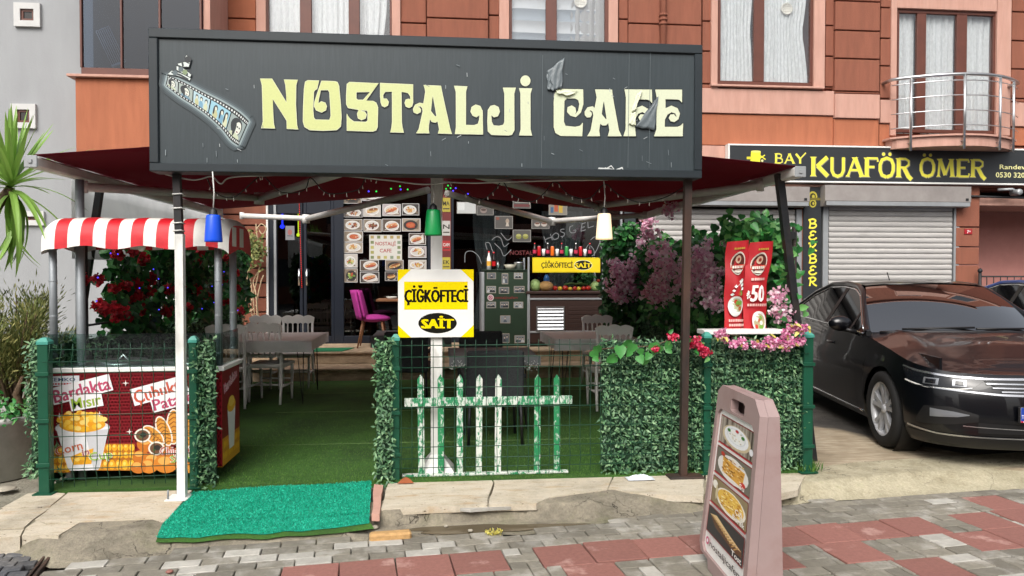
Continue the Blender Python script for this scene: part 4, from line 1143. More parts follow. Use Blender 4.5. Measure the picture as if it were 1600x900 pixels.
for i, ch in enumerate('BERBER'):
    px_, py_ = 1270, 349+i*18.2
    p = at(px_, py_, FY-0.06)
    h_ = 0.142; wv = 0.145
    S_ = {'B': [[(-.4,.95),(-.3,.5),(-.42,0)], [(-.55,.9),(0,1.05),(.35,.85),(.1,.55),(-.3,.5)], [(-.3,.5),(.3,.45),(.42,.2),(.1,-.02),(-.5,.0)]],
          'E': [[(.4,.85),(.05,1),(-.3,.8),(-.15,.55),(.15,.52)], [(-.1,.52),(-.45,.3),(-.3,.02),(.1,-.02),(.5,.2)]],
          'R': [[(-.3,.95),(-.3,.5),(-.4,0)], [(-.55,.9),(0,1.05),(.35,.85),(.1,.55),(-.3,.48)], [(-.1,.5),(.15,.2),(.5,.0)]]}[ch]
    A2 = Art(A.fr)
    for st_ in S_:
        A2.line([(p.x+a*wv, p.z+(b-0.5)*h_-0.004) for a, b in catmull([(a, b, 0) for a, b in st_], 4) and [(q_.x, q_.y) for q_ in catmull([(a, b, 0) for a, b in st_], 4)]], 0.029, '#ece04a')
    A2.build('letter', M['print'], vs_)
for py_, r_ in ((307, 0.09), (318, 0.07)):
    p = at(1270, py_, FY-0.06)
    A.ell2(p.x, p.z, r_*0.9, r_, '#b4a83e', n=16); A.ell2(p.x, p.z, r_*0.6, r_*0.65, '#33301c', n=14); A.ell2(p.x+0.01, p.z, r_*0.3, r_*0.35, '#b4a83e', n=10)
p = at(1272, 311, FY-0.06); A.rect(p.x-0.12, p.z-0.022, p.x+0.12, p.z+0.022, '#6f6628')
A.build('print', M['print'], vs_)
# house number, iron railing, camera
hn = thing('house_number', 'small red enamel house number plate on the orange pier', 'number plate', tuple(at(1513, 362, FY-0.03)))
X0, X1, Z0, Z1 = rect_at(1507, 358, 1519, 366, FY-0.03)
q = MB(); q.box(X0, X1, FY-0.035, FY-0.02, Z0, Z1, 0.003); q.build('plate', mat('enamel_red', '#a3202a', 0.3), hn)
A = Art(Fr((X0, FY-0.0355, Z0))); A.text('7', 0.045, 0.02, 0.055, '#f0efec', None, 0.02); A.text('A', 0.085, 0.04, 0.03, '#f0efec', None, 0.02); A.build('print', M['print'], hn)
ir = thing('iron_railing', 'black wrought iron railing with small scrolls in front of the pink recess', 'railing', tuple(at(1535, 520, 12.2)))
RY = 12.15
za, zb = zat(1565, 432, RY), zat(1565, 515, RY); x0 = xat(1531, 450, RY)
q = MB(); q.tube([(x0, RY, za), (x0+4, RY, za)], 0.014, 6); q.tube([(x0, RY, za-0.1), (x0+4, RY, za-0.1)], 0.008, 6) if False else None; q.tube([(x0, RY, 0.1), (x0+4, RY, 0.1)], 0.014, 6); q.build('rail', M['black_steel'], ir)
q = MB(); q.tube([(x0, RY, -0.1), (x0, RY, za+0.06)], 0.028, 8); q.ell((x0, RY, za+0.1), (0.04, 0.04, 0.045)); q.build('post', M['black_steel'], ir)
for k in range(1, 17):
    x = x0+0.13*k; q = MB(); q.tube([(x, RY, 0.1), (x, RY, za)], 0.008, 5); q.build('baluster', M['black_steel'], ir)
    if k % 2 == 1:
        q = MB(); zc = za-0.42
        for sx in (-1, 1):
            for sz in (-1, 1):
                q.tube([(x+sx*(0.014+0.026*(1-math.cos(t*0.8))), RY-0.004, zc+sz*(0.015+0.05*math.sin(t*0.62)*(1 if t < 3 else 0.9))) for t in [i*0.6 for i in range(9)]], 0.006, 4)
        q.build('scroll', M['black_steel'], ir)
cc = thing('security_camera', 'small security camera under the beam at the right edge', 'camera', tuple(at(1586, 301, 12.1)))
c = at(1586, 301, 12.1); q = MB(); q.tube([(c.x-0.25, c.y+0.1, c.z+0.06), (c.x-0.05, c.y, c.z+0.06), (c.x, c.y, c.z+0.03)], 0.025, 8); q.lathe([(0.0, -0.12), (0.05, -0.12), (0.055, -0.1), (0.05, 0.08), (0.0, 0.08)], (c.x, c.y, c.z), 14, 'Y'); q.build('housing', M['alu'], cc)
q = MB(); q.tube([(c.x-0.9, 12.25, c.z-0.05), (c.x+0.6, 12.25, c.z-0.08)], 0.02, 6); q.build('conduit', M['black_plastic'], cc)
# building across the street, seen only in reflections
ob = thing('facing_building', 'brown apartment building across the street facing the café, mirrored in the shop glass', 'building', (2, -17, 0))
q = MB(); q.box(-16, 3.0, -22, -17, -0.2, 8.5); q.box(3.0, 7.0, -22, -16.0, -0.2, 7.2); q.box(10.5, 26, -22, -17, -0.2, 9.5); q.build('wall', M['stucco_brown'], ob)
mo = mat('window_far', '#2a3038', 0.08)
for x in [-14+2.6*k for k in range(6)]+[4.2]+[12+2.6*k for k in range(5)]:
    for z in (0.8, 3.9, 6.6 if x != 4.2 else 5.5):
        yy = -16.995 if x != 4.2 else -15.995
        q = MB(); q.box(x, x+1.5, yy-0.05, yy+0.03, z, z+1.5); f = q.build('window', mo, ob)
for x in (-13, -6, 3.6, 12.5, 19):
    q = MB(); yy = -16.0 if x == 3.6 else -17.0
    for z in (3.2, 6.3): q.box(x, x+3.0, yy, yy+1.0, z, z+0.15); q.box(x, x+3.0, yy+0.95, yy+1.0, z+0.15, z+1.0)
    q.build('balcony', M['trim_pink'], ob)
# ---------------------------------------------------------------- cafe front
FZ = 0.362
def fx(px_, Y=FY): return xat(px_, 420, Y)
LT = 2.879
q = MB(); 
for a, b, w_ in ((420, 428, 0), (522, 537, 0), (668, 690, 0), (705, 709, 0), (1000, 1003, 0)): q.box(fx(a), fx(b), FY+0.0, FY+0.12, FZ, LT, 0.005)
q.box(fx(537)+0.001, fx(668)-0.001, FY, FY+0.1, FZ, FZ+0.12, 0.005); q.box(fx(709)+0.001, fx(1000)-0.001, FY, FY+0.1, FZ, FZ+0.1, 0.005)
M['navy'] = mat('navy_frame', '#151b26', 0.35, var=0.1)
q.build('shopfront_frame', M['navy'], bld)
q = MB(); q.box(fx(416.6), fx(420)-0.002, FY-0.03, FY+0.05, FZ, LT, 0.004); q.build('white_trim', M['paint_white'], bld)
q = MB(); q.box(fx(690)+0.001, fx(705)-0.001, FY-0.02, FY+0.12, FZ, LT, 0.005); q.build('red_pillar', mat('red_pillar', '#5e1b1a', 0.5), bld)
q = MB(); q.box(fx(969), fx(972), FY-0.02, FY+0.03, FZ, LT, 0.004); q.build('mullion', M['alu'], bld)
for a, b in ((428, 473), (474, 522)):
    q = MB(); X0, X1 = fx(a)+0.001, fx(b)-0.001
    for (x0, x1, z0, z1) in ((X0, X0+0.05, FZ, LT), (X1-0.05, X1, FZ, LT), (X0+0.05, X1-0.05, FZ, FZ+0.12), (X0+0.05, X1-0.05, LT-0.4, LT)): q.box(x0, x1, FY+0.01, FY+0.06, z0, z1, 0.005)
    d = q.build('door', M['navy'] if a > 430 else M['alu_dark'] if 'alu_dark' in M else M['navy'], bld)
    q = MB(); q.box(X0+0.04, X1-0.04, FY+0.03, FY+0.036, FZ+0.1, LT-0.38); q.build('pane', M['glass_dark'], d)
    hx = X1-0.05 if a < 430 else X0+0.06
    q = MB(); q.tube([(hx, FY-0.05, zat(470, 446, FY)), (hx, FY-0.05, zat(470, 420, FY))], 0.018, 8); q.tube([(hx, FY-0.05, zat(470, 440, FY)), (hx, FY+0.02, zat(470, 440, FY))], 0.01, 6); q.tube([(hx, FY-0.05, zat(470, 425, FY)), (hx, FY+0.02, zat(470, 425, FY))], 0.01, 6); q.build('handle', M['chrome'], d)
q = MB(); q.box(fx(428), fx(432), FY-0.01, FY+0.009, FZ, LT, 0.003); q.build('alu_strip', M['alu'], bld)
for (a, b, nm) in ((537, 668, 'shop_window'), (709, 969, 'shop_window'), (972, 1000, 'shop_window')):
    q = MB(); q.box(fx(a)+0.001, fx(b)-0.001, FY+0.04, FY+0.046, FZ+0.1, LT); q.build(nm, M['glass_dark'], bld)
# dark room behind the glass
rm = [(-3.8, 12.42, 5.0, 16.5)]
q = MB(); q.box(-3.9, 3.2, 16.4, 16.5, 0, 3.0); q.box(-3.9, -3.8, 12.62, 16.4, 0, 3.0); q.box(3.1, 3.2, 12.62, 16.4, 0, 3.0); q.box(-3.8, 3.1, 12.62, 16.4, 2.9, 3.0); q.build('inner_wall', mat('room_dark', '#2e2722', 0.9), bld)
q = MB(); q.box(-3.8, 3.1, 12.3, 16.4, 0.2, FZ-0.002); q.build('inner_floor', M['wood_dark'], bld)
folds(fx(740), fx(800), FZ+0.2, LT-0.3, FY+0.3, 0.03, 0.13, 'curtain_grey', bld, tie=(zat(760, 440, FY), fx(765), 0.5))
folds(fx(850), fx(915), FZ+0.2, LT-0.3, FY+0.3, 0.03, 0.13, 'curtain_grey', bld, tie=(zat(890, 440, FY), fx(880), 0.5))
# small things seen inside by the door: a lit blue lamp, papers
q = MB(); c = at(441, 354, FY+0.6); q.ell(c, (0.04, 0.04, 0.035)); q.box(c.x-0.01, c.x+0.01, c.y, c.y+0.03, c.z, 2.9); tag(q.build('blue_lamp', emit_mat('blue_glow', '#2030ff', 6, '#101030')), 'small glowing blue lamp inside the café doorway', 'lamp')
q = MB(); c = at(466, 367, FY+0.5); q.ell(c, (0.03, 0.03, 0.03)); q.box(c.x-0.006, c.x+0.006, c.y, c.y+0.02, c.z, 2.9); tag(q.build('yellow_lamp', emit_mat('yellow_glow', '#c8d82a', 4, '#202010')), 'small glowing yellow green lamp inside the café doorway', 'lamp')
def sheet(name, label, cat, px0, py0, px1, py1, Y, paint, group=None, m='print_dim', th=0.002, rot=0):
    X0, X1, Z0, Z1 = rect_at(px0, py0, px1, py1, Y)
    A = Art(Fr((X0, Y, Z0)), base=0.0)
    w_, h_ = X1-X0, Z1-Z0
    A.box(X0, X1, Y+0.0002, Y+th, Z0, Z1, col='#d8d8d6')
    paint(A, w_, h_)
    t = A.build(name, M[m])
    return tag(t, label, cat, group)
def photo_paper(A, w_, h_): A.rect(0, 0, w_, h_, '#8f8f93'); A.ell2(w_*0.5, h_*0.55, w_*0.25, h_*0.2, '#b06a66'); A.line([(w_*0.2, h_*0.3), (w_*0.8, h_*0.28)], h_*0.06, '#5a5a60')
sheet('paper_notice', 'grey paper notice with a red emblem on the dark café door', 'notice', 446, 353, 460, 375, FY+0.02, photo_paper)
q = MB(); 
for k in range(46):
    c = at(467.5+k*0.09, 316+k*2.95, FY-0.03); q.ell(c, (0.006, 0.006, 0.006), 5, 3)
ls = thing('led_string', 'red dotted light string hanging beside the café door handle', 'light string', tuple(at(470, 450, FY-0.03)))
q.build('led', emit_mat('led_red', '#ff2a18', 1.6, '#401010'), ls)['kind'] = 'stuff'
q = MB(); q.tube([at(467.5, 314, FY-0.025), at(471.6, 450, FY-0.025)], 0.004, 5); q.build('wire', M['cable_black'], ls)

# food photographs stuck on the window
FOODS = [('#6b3b22', '#c98a4e', '#e0b27a', '#7d3a1e'), ('#3d2a22', '#b5713c', '#d9a25c', '#8e2f1f'), ('#d9d2c8', '#b7532f', '#e2a463', '#6d3019'), ('#7a5a3c', '#e0d3bb', '#c79a63', '#9b4a2c')]
def food(A, x, y, w_, h_, kind_, seed):
    rr = random.Random(seed)
    bgc = rr.choice(['#c9c2b8', '#8a7a68', '#5a4a3e', '#a89a88', '#b9aeb0', '#3e3632'])
    A.rect(x, y, x+w_, y+h_, bgc)
    for k in range(4): A.poly([(x+rr.uniform(0, .3)*w_, y+rr.uniform(0, .2)*h_), (x+rr.uniform(.6, 1)*w_, y+rr.uniform(0, .3)*h_), (x+rr.uniform(.5, 1)*w_, y+rr.uniform(.4, 1)*h_)], rr.choice(['#d6cfc6', '#7d6a58', '#4b4038', '#9c8b7a']))
    cx, cy = x+w_*rr.uniform(.44, .56), y+h_*rr.uniform(.44, .54)
    dark = rr.random() < 0.35
    A.ell2(cx, cy, w_*.41, h_*.42, '#3a332f' if dark else '#eceae6'); A.ell2(cx, cy, w_*.35, h_*.34, '#221c18' if dark else '#d3cfc8')
    pal = {'sausage': ['#8a3a20', '#b9552f', '#c86a3c', '#e0a070'], 'meat': ['#7c3a20', '#a65a30', '#c98848', '#5d2a18'], 'pasta': ['#dfb878', '#e9d0a0', '#c98f4e', '#b05a34'],
           'fries': ['#dba84a', '#e6c06a', '#c48a34', '#b5602e'], 'soup': ['#b5502a', '#c9683a', '#a8401e', '#d98a5a'], 'bread': ['#c9904e', '#e0b77a', '#a66a34', '#7d4522'], 'salad': ['#6d8f3a', '#b9502e', '#d9c27a', '#8fae55']}[kind_]
    if kind_ == 'soup': A.ell2(cx, cy, w_*.27, h_*.25, pal[0]); A.ell2(cx, cy, w_*.2, h_*.17, pal[1])
    elif kind_ in ('sausage', 'bread'):
        A.ell2(cx, cy, w_*.34, h_*.2, '#d9b07a', rot=0.25); 
        for k in range(4): A.ell2(cx+w_*rr.uniform(-.1, .1), cy+h_*(k-1.5)*.09, w_*.28, h_*.07, pal[k], rot=0.25+rr.uniform(-.1, .1), n=14)
    else:
        for k in range(14):
            a, r_ = rr.uniform(0, 6.3), math.sqrt(rr.random())
            A.ell2(cx+math.cos(a)*r_*w_*.24, cy+math.sin(a)*r_*h_*.2, w_*rr.uniform(.06, .12), h_*rr.uniform(.05, .1), rr.choice(pal), rot=rr.uniform(0, 3), n=8, jit=.15)
    for k in range(4): A.ell2(cx+w_*rr.uniform(-.25, .25), cy+h_*rr.uniform(-.2, .2), w_*.035, h_*.04, rr.choice(['#5f8a32', '#c22f22', '#f0ead8']), n=7)
Z2 = lambda x, y: (400+x/4, 250+y/4)
PH = [(545,205,660,272,'pasta','round pan of pasta'),(664,192,784,255,'sausage','grilled sausage'),(790,185,905,235,'meat','dish of stewed meat'),(548,300,665,358,'meat','skillet of fried meat'),(670,278,780,355,'bread','toasted bread with filling'),(790,275,905,350,'sausage','long sandwich'),(913,272,1020,345,'pasta','plate of noodles'),
 (548,370,665,440,'meat','plate of stir fry'),(672,370,785,450,'meat','dark bowl of stew'),(790,367,905,448,'sausage','hot dog on white'),(912,365,1028,446,'soup','red soup bowl'),(548,445,668,512,'soup','pale soup pot'),(548,515,668,582,'pasta','breakfast soup'),(548,587,635,672,'salad','breakfast plate'),(548,678,635,765,'salad','round mixed plate'),
 (650,625,768,695,'sausage','grilled meat wrap'),(650,700,770,768,'sausage','loaded hot dog bun'),(808,625,922,690,'bread','sliced pastry'),(806,698,885,755,'bread','red topped sandwich'),(955,458,1062,530,'sausage','fried sausages'),(952,538,1065,612,'pasta','round spicy pasta'),(952,624,1065,685,'fries','golden fries')]
ROWN = {}
for i, (x0, y0, x1, y1, kd, desc) in enumerate(PH):
    a, b = Z2(x0, y0); c, d = Z2(x1, y1)
    def pt(A, w_, h_, kd=kd, i=i):
        A.rect(0, 0, w_, h_, '#dcdad8'); food(A, w_*.03, h_*.04, w_*.94, h_*.92, kd, 100+i)
    row = 'top row' if y0 < 260 else 'second row' if y0 < 360 else 'third row' if y0 < 440 else 'lower rows'
    where = ['by the door pillar', 'beside the left column', 'above the paper poster', 'next to the white post'][0 if x0 < 600 else 1 if x0 < 720 else 2 if x0 < 900 else 3]
    sheet('food_photo', f'photo of {desc} on the café window, {row}, {where}', 'food photo', a, b, c, d, FY+0.036, pt, 'food photos on the café window')
def poster(A, w_, h_):
    A.rect(0, 0, w_, h_, '#dedbd2'); rr = random.Random(3)
    for k in range(5):
        for yy in (0.04, 0.85): A.rect(w_*(.04+.2*k), h_*yy, w_*(.14+.2*k), h_*(yy+.12), rr.choice(['#a8a35a', '#7f8a5a', '#c0b86a', '#8a9a80', '#b09a5a']))
    for k in range(3):
        for xx in (0.04, 0.86): A.rect(w_*xx, h_*(.24+.2*k), w_*(xx+.1), h_*(.36+.2*k), rr.choice(['#a8a35a', '#7f8a5a', '#c0b86a', '#8a9a80']))
    A.text('NOSTALJİ', w_*.5, h_*.58, h_*.15, '#b03a3a', w_*.62, 0.015, align='C'); A.text('CAFE', w_*.5, h_*.3, h_*.15, '#b03a3a', w_*.36, 0.015, align='C')
sheet('paper_poster', 'white paper poster reading NOSTALJİ CAFE bordered with little pictures', 'poster', 577, 367, 628, 406, FY+0.034, poster)
# sheets on the right hand window
Z3 = lambda x, y: (700+x/4, 250+y/4)
RS = [(55,262,176,335,'plain','bright blank paper sheet in the top corner of the dark window'),(180,286,285,345,'cup','grey menu sheet with a cup beside the bright paper sheet'),(292,350,405,430,'ice','menu sheet with an ice cream on the dark window'),(405,255,516,302,'txt','small printed menu sheet high on the dark window'),(405,436,518,512,'tea','menu sheet with two green drinks, lowest on the dark window'),(522,368,634,430,'tea2','menu sheet with two round cups on the dark window'),(630,274,745,344,'flag','colourful printed sheet behind the grey awning arm')]
for (x0, y0, x1, y1, kd, lab) in RS:
    def pt(A, w_, h_, kd=kd):
        bg_ = '#c9ccca' if kd == 'plain' else '#55524e' if kd != 'flag' else '#8a8478'
        A.rect(0, 0, w_, h_, '#a09c96'); A.rect(w_*.03, h_*.04, w_*.97, h_*.96, bg_)
        if kd == 'ice': A.ell2(w_*.7, h_*.6, w_*.1, h_*.2, '#a89684'); A.poly([(w_*.6, h_*.2), (w_*.8, h_*.2), (w_*.74, h_*.5), (w_*.66, h_*.5)], '#c2b6a8'); A.rect(w_*.08, h_*.7, w_*.25, h_*.9, '#8a4a3a')
        if kd.startswith('tea'):
            for k in (.32, .7): A.ell2(w_*k, h_*.45, w_*.16, h_*.22, '#8c8c3c' if kd == 'tea' else '#c2b8ae'); A.ell2(w_*k, h_*.55, w_*.13, h_*.1, '#b5b26a' if kd == 'tea' else '#6d4636')
        if kd == 'txt': A.rect(w_*.06, h_*.2, w_*.94, h_*.55, '#6d2f2f'); A.line([(w_*.1, h_*.75), (w_*.9, h_*.75)], h_*.06, '#b9b3ac')
        if kd == 'flag': A.rect(w_*.3, h_*.3, w_*.5, h_*.9, '#b5532f'); A.rect(w_*.55, h_*.2, w_*.75, h_*.85, '#c7a63a'); A.rect(w_*.1, h_*.2, w_*.25, h_*.7, '#3a5f86')
        if kd == 'cup': A.ell2(w_*.4, h_*.5, w_*.2, h_*.28, '#8f7f78'); A.ell2(w_*.4, h_*.58, w_*.15, h_*.14, '#4d3a33')
        if kd == 'plain': A.rect(w_*.05, h_*.3, w_*.4, h_*.92, '#dfe2e0')
    a, b = Z3(x0, y0); c, d = Z3(x1, y1)
    sheet('menu_sheet', lab, 'menu sheet', a, b, c, d, FY+0.036, pt, 'sheets on the dark window')
for i, (y0, y1, cc, t, lab) in enumerate(((309, 331, '#b9a83a', 'MA', 'yellow notice on the red pillar behind the white post'), (345, 368, '#c9c6c0', 'N', 'white notice in the middle of the red pillar'), (376, 392, '#b52a2a', 'CAM', 'red notice with a white word on the red pillar'), (402, 421, '#c2b23c', 'EK', 'lowest yellow notice on the red pillar'))):
    def pt(A, w_, h_, cc=cc, t=t):
        A.rect(0, 0, w_, h_, cc); A.text(t, w_*.5, h_*.45, h_*.32, '#2a2418' if cc != '#b52a2a' else '#eee8e0', w_*.8, 0.02, align='C'); A.line([(w_*.1, h_*.22), (w_*.9, h_*.22)], h_*.08, '#3a3428')
    sheet('notice', lab, 'notice', 691, y0, 703.5, y1, FY-0.024, pt)
# white marker writing on the glass: HOŞGELDİNİZ and scrolls
A = Art(Fr((0, FY+0.037, 0)), base=0.0)
def mk(pts, wd=0.011, col='#8b8d8f'):
    L = [at(700+x/4, 250+y/4, FY+0.037) for x, y in pts]
    A.line([(p.x, p.z) for p in catmull(L, 4)], wd, col)
for st_ in ([(600,478),(612,518)],[(640,462),(652,500)],[(606,498),(646,482)],
            [(675,455),(655,470),(660,495),(685,490),(692,468),(675,455)], [(728,432),(708,434),(706,448),(726,456),(724,474),(704,478)],[(716,480),(712,490)],
            [(782,410),(762,420),(764,450),(790,455),(800,438),(784,440)], [(838,400),(830,445)],[(834,400),(862,390)],[(833,422),(855,416)],[(830,445),(860,436)], [(874,388),(876,425)],[(876,425),(912,412)],
            [(950,500),(962,560),(985,530)],[(960,500),(985,535),(978,500)],[(1000,490),(1010,520)],[(1018,482),(1040,478),(1025,512),(1050,500)],
            [(245,560),(235,520),(260,520),(275,560),(290,590)],[(275,500),(300,480),(330,490),(350,540),(380,520)],[(290,520),(330,560),(350,600),(395,560)],[(330,455),(370,500),(400,480)],
            [(105,640),(110,580),(150,570),(190,600),(210,650)],[(890,500),(920,480),(950,500),(930,560),(900,600),(880,560)],[(860,560),(880,530),(910,560),(915,600)]):
    mk(st_)
tag(A.build('window_writing', M['print_dim']), 'white marker greeting HOŞGELDİNİZ with scrolls drawn on the dark window', 'writing')
A = Art(Fr((0, FY+0.037, 0)), base=0.0); p = at(797, 398, FY); p2 = at(834, 398, FY); A.text('NOSTALJİ', p.x, p.z, 0.075, '#6d1f22', None, 0.01)
tag(A.build('red_lettering', M['print_dim']), 'dim red lettering NOSTALJİ on the dark window above the cabinet', 'lettering')

# ---------------------------------------------------------------- chairs and tables
def make_chair(loc, rz, label, group):
    t = thing('banquet_chair', label, 'chair', loc, rz, group)      # faces +y when rz is 0: the back is at -y
    m = M['chair_white']
    def ob(q, nm): return q.build(nm, m, t, world=False)
    q = MB(); q.prism([(-.2, -.19), (.2, -.19), (.215, .2), (-.215, .2)], Fr((0, 0, 0), (1, 0, 0), (0, 1, 0)), .425, .455); q.box(-.18, .18, -.16, .16, .4, .424); ob(q, 'seat')
    for s in (-1, 1):
        q = MB(); q.tube([(s*.19, .175, .42), (s*.19, .178, .3), (s*.185, .18, .15), (s*.183, .185, 0)], [.02, .017, .016, .013], 8); ob(q, 'leg')
        q = MB(); q.tube([(s*.2, -.26, 0), (s*.195, -.215, .2), (s*.19, -.19, .44), (s*.19, -.205, .65), (s*.188, -.235, .88)], [.014, .018, .02, .018, .015], 8); ob(q, 'back_post')
        q = MB(); q.tube([(s*.192, -.21, .19), (s*.186, .178, .19)], .011, 6); ob(q, 'stretcher')
    q = MB(); q.tube([(-.19, -.02, .19), (.19, -.02, .19)], .011, 6); ob(q, 'stretcher')
    q = MB(); q.tube([(-.185, .18, .24), (.185, .18, .24)], .011, 6); ob(q, 'stretcher')
    def rail(z0, z1, n_, y0, crown):
        top = [(-.215+.43*i/24, z1+(0.022*abs(math.sin(PI*i/24*n_/2*2/2)) if crown else 0.0)+ (0.018*math.sin(PI*i/24) if crown else 0)) for i in range(25)]
        bot = [(.2-.4*i/60, z0+0.03*abs(math.sin(PI*i/60*n_))**0.6) for i in range(61)]
        q = MB(); q.prism(top+bot, Fr((0, y0, 0), (-1, 0, 0), (0, 0, 1)), -.013, .013); return q
    q = rail(.8, .9, 6, -.228, True); ob(q, 'top_rail')
    q = MB(); q.prism([(-.19, .56), (.19, .56)]+[(.19-.38*i/60, .525-0.022*abs(math.sin(PI*i/60*6))**.7+.022) for i in range(61)], Fr((0, -.198, 0), (-1, 0, 0), (0, 0, 1)), -.012, .012); ob(q, 'lower_rail')
    for k in range(5):
        x = -.133+.0665*k
        q = MB(); q.tube([(x, -.198, .55), (x, -.205, .6), (x, -.21, .66), (x, -.213, .68), (x, -.216, .7), (x, -.222, .77), (x, -.228, .83)], [.009, .011, .009, .016, .009, .011, .008], 6); ob(q, 'spindle')
    return t
def gp(px_, py_, z=0.0): p = at(px_, py_, Z=z); return p.x, p.y, z
GR = 'white banquet chairs on the terrace'
x, y, _ = gp(416, 632, 0.012)
c0 = make_chair((x, y+0.25, 0.012), R(-8), 'white banquet chair turned away, right of the nearer pair at the left table', GR)
x, y, _ = gp(349, 640, 0.012); dup(c0, (x, y+0.25, 0.012), R(6), 'white banquet chair behind the corn cart poles, left of the nearer pair')
dup(c0, (xat(408, 505, 10.05), 10.0, 0.012), R(176), 'white banquet chair facing out beyond the left table, nearer the roses')
dup(c0, (xat(463, 505, 10.0), 9.95, 0.012), R(183), 'white banquet chair facing out beyond the left table, nearer the café door')
dup(c0, (xat(937, 505, 9.7), 9.6, 0.012), R(182), 'white banquet chair facing out beyond the right table')
x, y, _ = gp(957, 641, 0.012); dup(c0, (x, y+0.22, 0.012), R(4), 'white banquet chair turned away at the right table, behind the leafy panel')
def hairpin_table(name, label, x0, x1, y0, y1, h, cloth, group, drop=0.14, legs=None, legm='black_steel'):
    t = thing(name, label, 'table', ((x0+x1)/2, (y0+y1)/2, 0.012), 0, group)
    q = MB(); q.box(x0, x1, y0, y1, h-.025, h, .004); q.build('tabletop', M['wood_dark'], t)
    for (x, y, sx, sy) in ((x0+.08, y0+.08, 1, 1), (x1-.08, y0+.08, -1, 1), (x0+.08, y1-.08, 1, -1), (x1-.08, y1-.08, -1, -1)):
        q = MB(); q.tube([(x+.07*sx, y, h-.026), (x, y, .012), (x, y+.07*sy, h-.026)], .007, 6); q.build('leg', M[legm], t)
    cl = MB(); cl.sm = True
    e = .012
    nx, ny = 40, 40
    def f(u, v):
        pc = lambda t, w_: -drop+(drop-e)*t/.2 if t < .2 else (-e+(w_+2*e)*(t-.2)/.6 if t < .8 else w_+e+(drop-e)*(t-.8)/.2)
        a, b = pc(u, x1-x0), pc(v, y1-y0)
        ox, oy = max(0, -a, a-(x1-x0)), max(0, -b, b-(y1-y0))
        d = max(ox, oy)
        X = x0+min(max(a, -e), x1-x0+e); Yy = y0+min(max(b, -e), y1-y0+e)
        wv = .012*math.sin((a+b)*26)*(d/drop)
        if ox and oy: X += (0.03 if a > 0 else -0.03); Yy += (.03 if b > 0 else -.03)
        elif ox: X += wv+(.01 if a > 0 else -.01)
        elif oy: Yy += wv+(.01 if b > 0 else -.01)
        return (X, Yy, h+.004-max(0, d-e))
    cl.grid(f, nx, ny)
    o = cl.build('tablecloth', M[cloth])
    return t, o
t, o = hairpin_table('terrace_table', 'rectangular terrace table with thin black legs at the left, ringed by white chairs', -3.05, xat(488, 560, 8.8), 8.55, 9.75, .74, 'cloth_white', 'terrace tables')
tag(o, 'pale grey tablecloth over the left table among the white chairs', 'tablecloth', 'tablecloths')
t, o = hairpin_table('terrace_table', 'rectangular terrace table at the right, partly behind the leafy panel', xat(868, 560, 8.6), 2.3, 8.45, 9.6, .74, 'cloth_white', 'terrace tables')
tag(o, 'pale tablecloth over the right table by the pink flowers', 'tablecloth', 'tablecloths')
t, o = hairpin_table('terrace_table', 'dark terrace table in the middle between black rattan chairs', xat(708, 560, 7.2), xat(832, 560, 7.2), 6.95, 7.75, .72, 'cloth_grey', 'terrace tables', .1)
tag(o, 'dark grey tablecloth on the middle table between rattan chairs', 'tablecloth', 'tablecloths')
t, o = hairpin_table('terrace_table', 'dark terrace table by the steps, behind the yellow and white board', xat(588, 540, 9.6), xat(700, 540, 9.6), 9.3, 10.1, .73, 'cloth_grey', 'terrace tables', .16)
tag(o, 'grey tablecloth on the table by the steps, behind the board', 'tablecloth', 'tablecloths')
# lace edge pieces hanging at the corners of the dark cloth
q = MB(); q.sm = True
for px_ in (716, 826): 
    c = at(px_, 571, 6.90)
    for k in range(40):
        a = rnd.uniform(0, 6.3); r_ = .07*math.sqrt(rnd.random()); x_, z_ = c.x+r_*math.cos(a)*1.3, c.z+r_*.7*math.sin(a)
        q.tube([(x_, c.y-.012, z_), (x_+rnd.uniform(-.02, .02), c.y-.014, z_+rnd.uniform(-.02, .02))], .003, 4)
tag(kind(q.build('lace_trim', M['paint_white']), 'thing'), 'white lace pattern at the front corners of the dark tablecloth', 'lace trim')
def rattan_chair(loc, rz, label):
    t = thing('rattan_chair', label, 'chair', loc, rz, 'black rattan chairs')
    ob = lambda q, nm, m='rattan': q.build(nm, M[m], t, world=False)
    q = MB(); q.box(-.24, .24, -.22, .26, .38, .44, .02); ob(q, 'seat')
    q = MB(); q.sm = True
    sec = []
    q.box(-.25, .25, -.27, -.225, .36, .83, .018); ob(q, 'backrest')
    for s in (-1, 1):
        q = MB(); q.box(s*.25-.02 if s < 0 else s*.25-.02, s*.25+.02, -.224, .24, .58, .62, .012); q.box(s*.25-.015, s*.25+.015, .19, .23, .38, .579, .008); ob(q, 'armrest')
        for yy in (-.23, .23):
            q = MB(); q.tube([(s*.22, yy, .39), (s*.235, yy*1.04, 0)], .014, 8); ob(q, 'leg', 'black_steel')
    return t
x, y, _ = gp(773, 698, .012)
r0 = rattan_chair((x, y+.26, .012), R(2), 'black rattan chair nearest the wire fence, its back to the street')
dup(r0, (xat(752, 540, 8.25), 8.25, .012), R(178), 'black rattan chair beyond the middle table, facing the street')
dup(r0, (xat(640, 560, 8.8), 8.75, .012), R(-6), 'black rattan chair under the yellow and white board, near the steps')
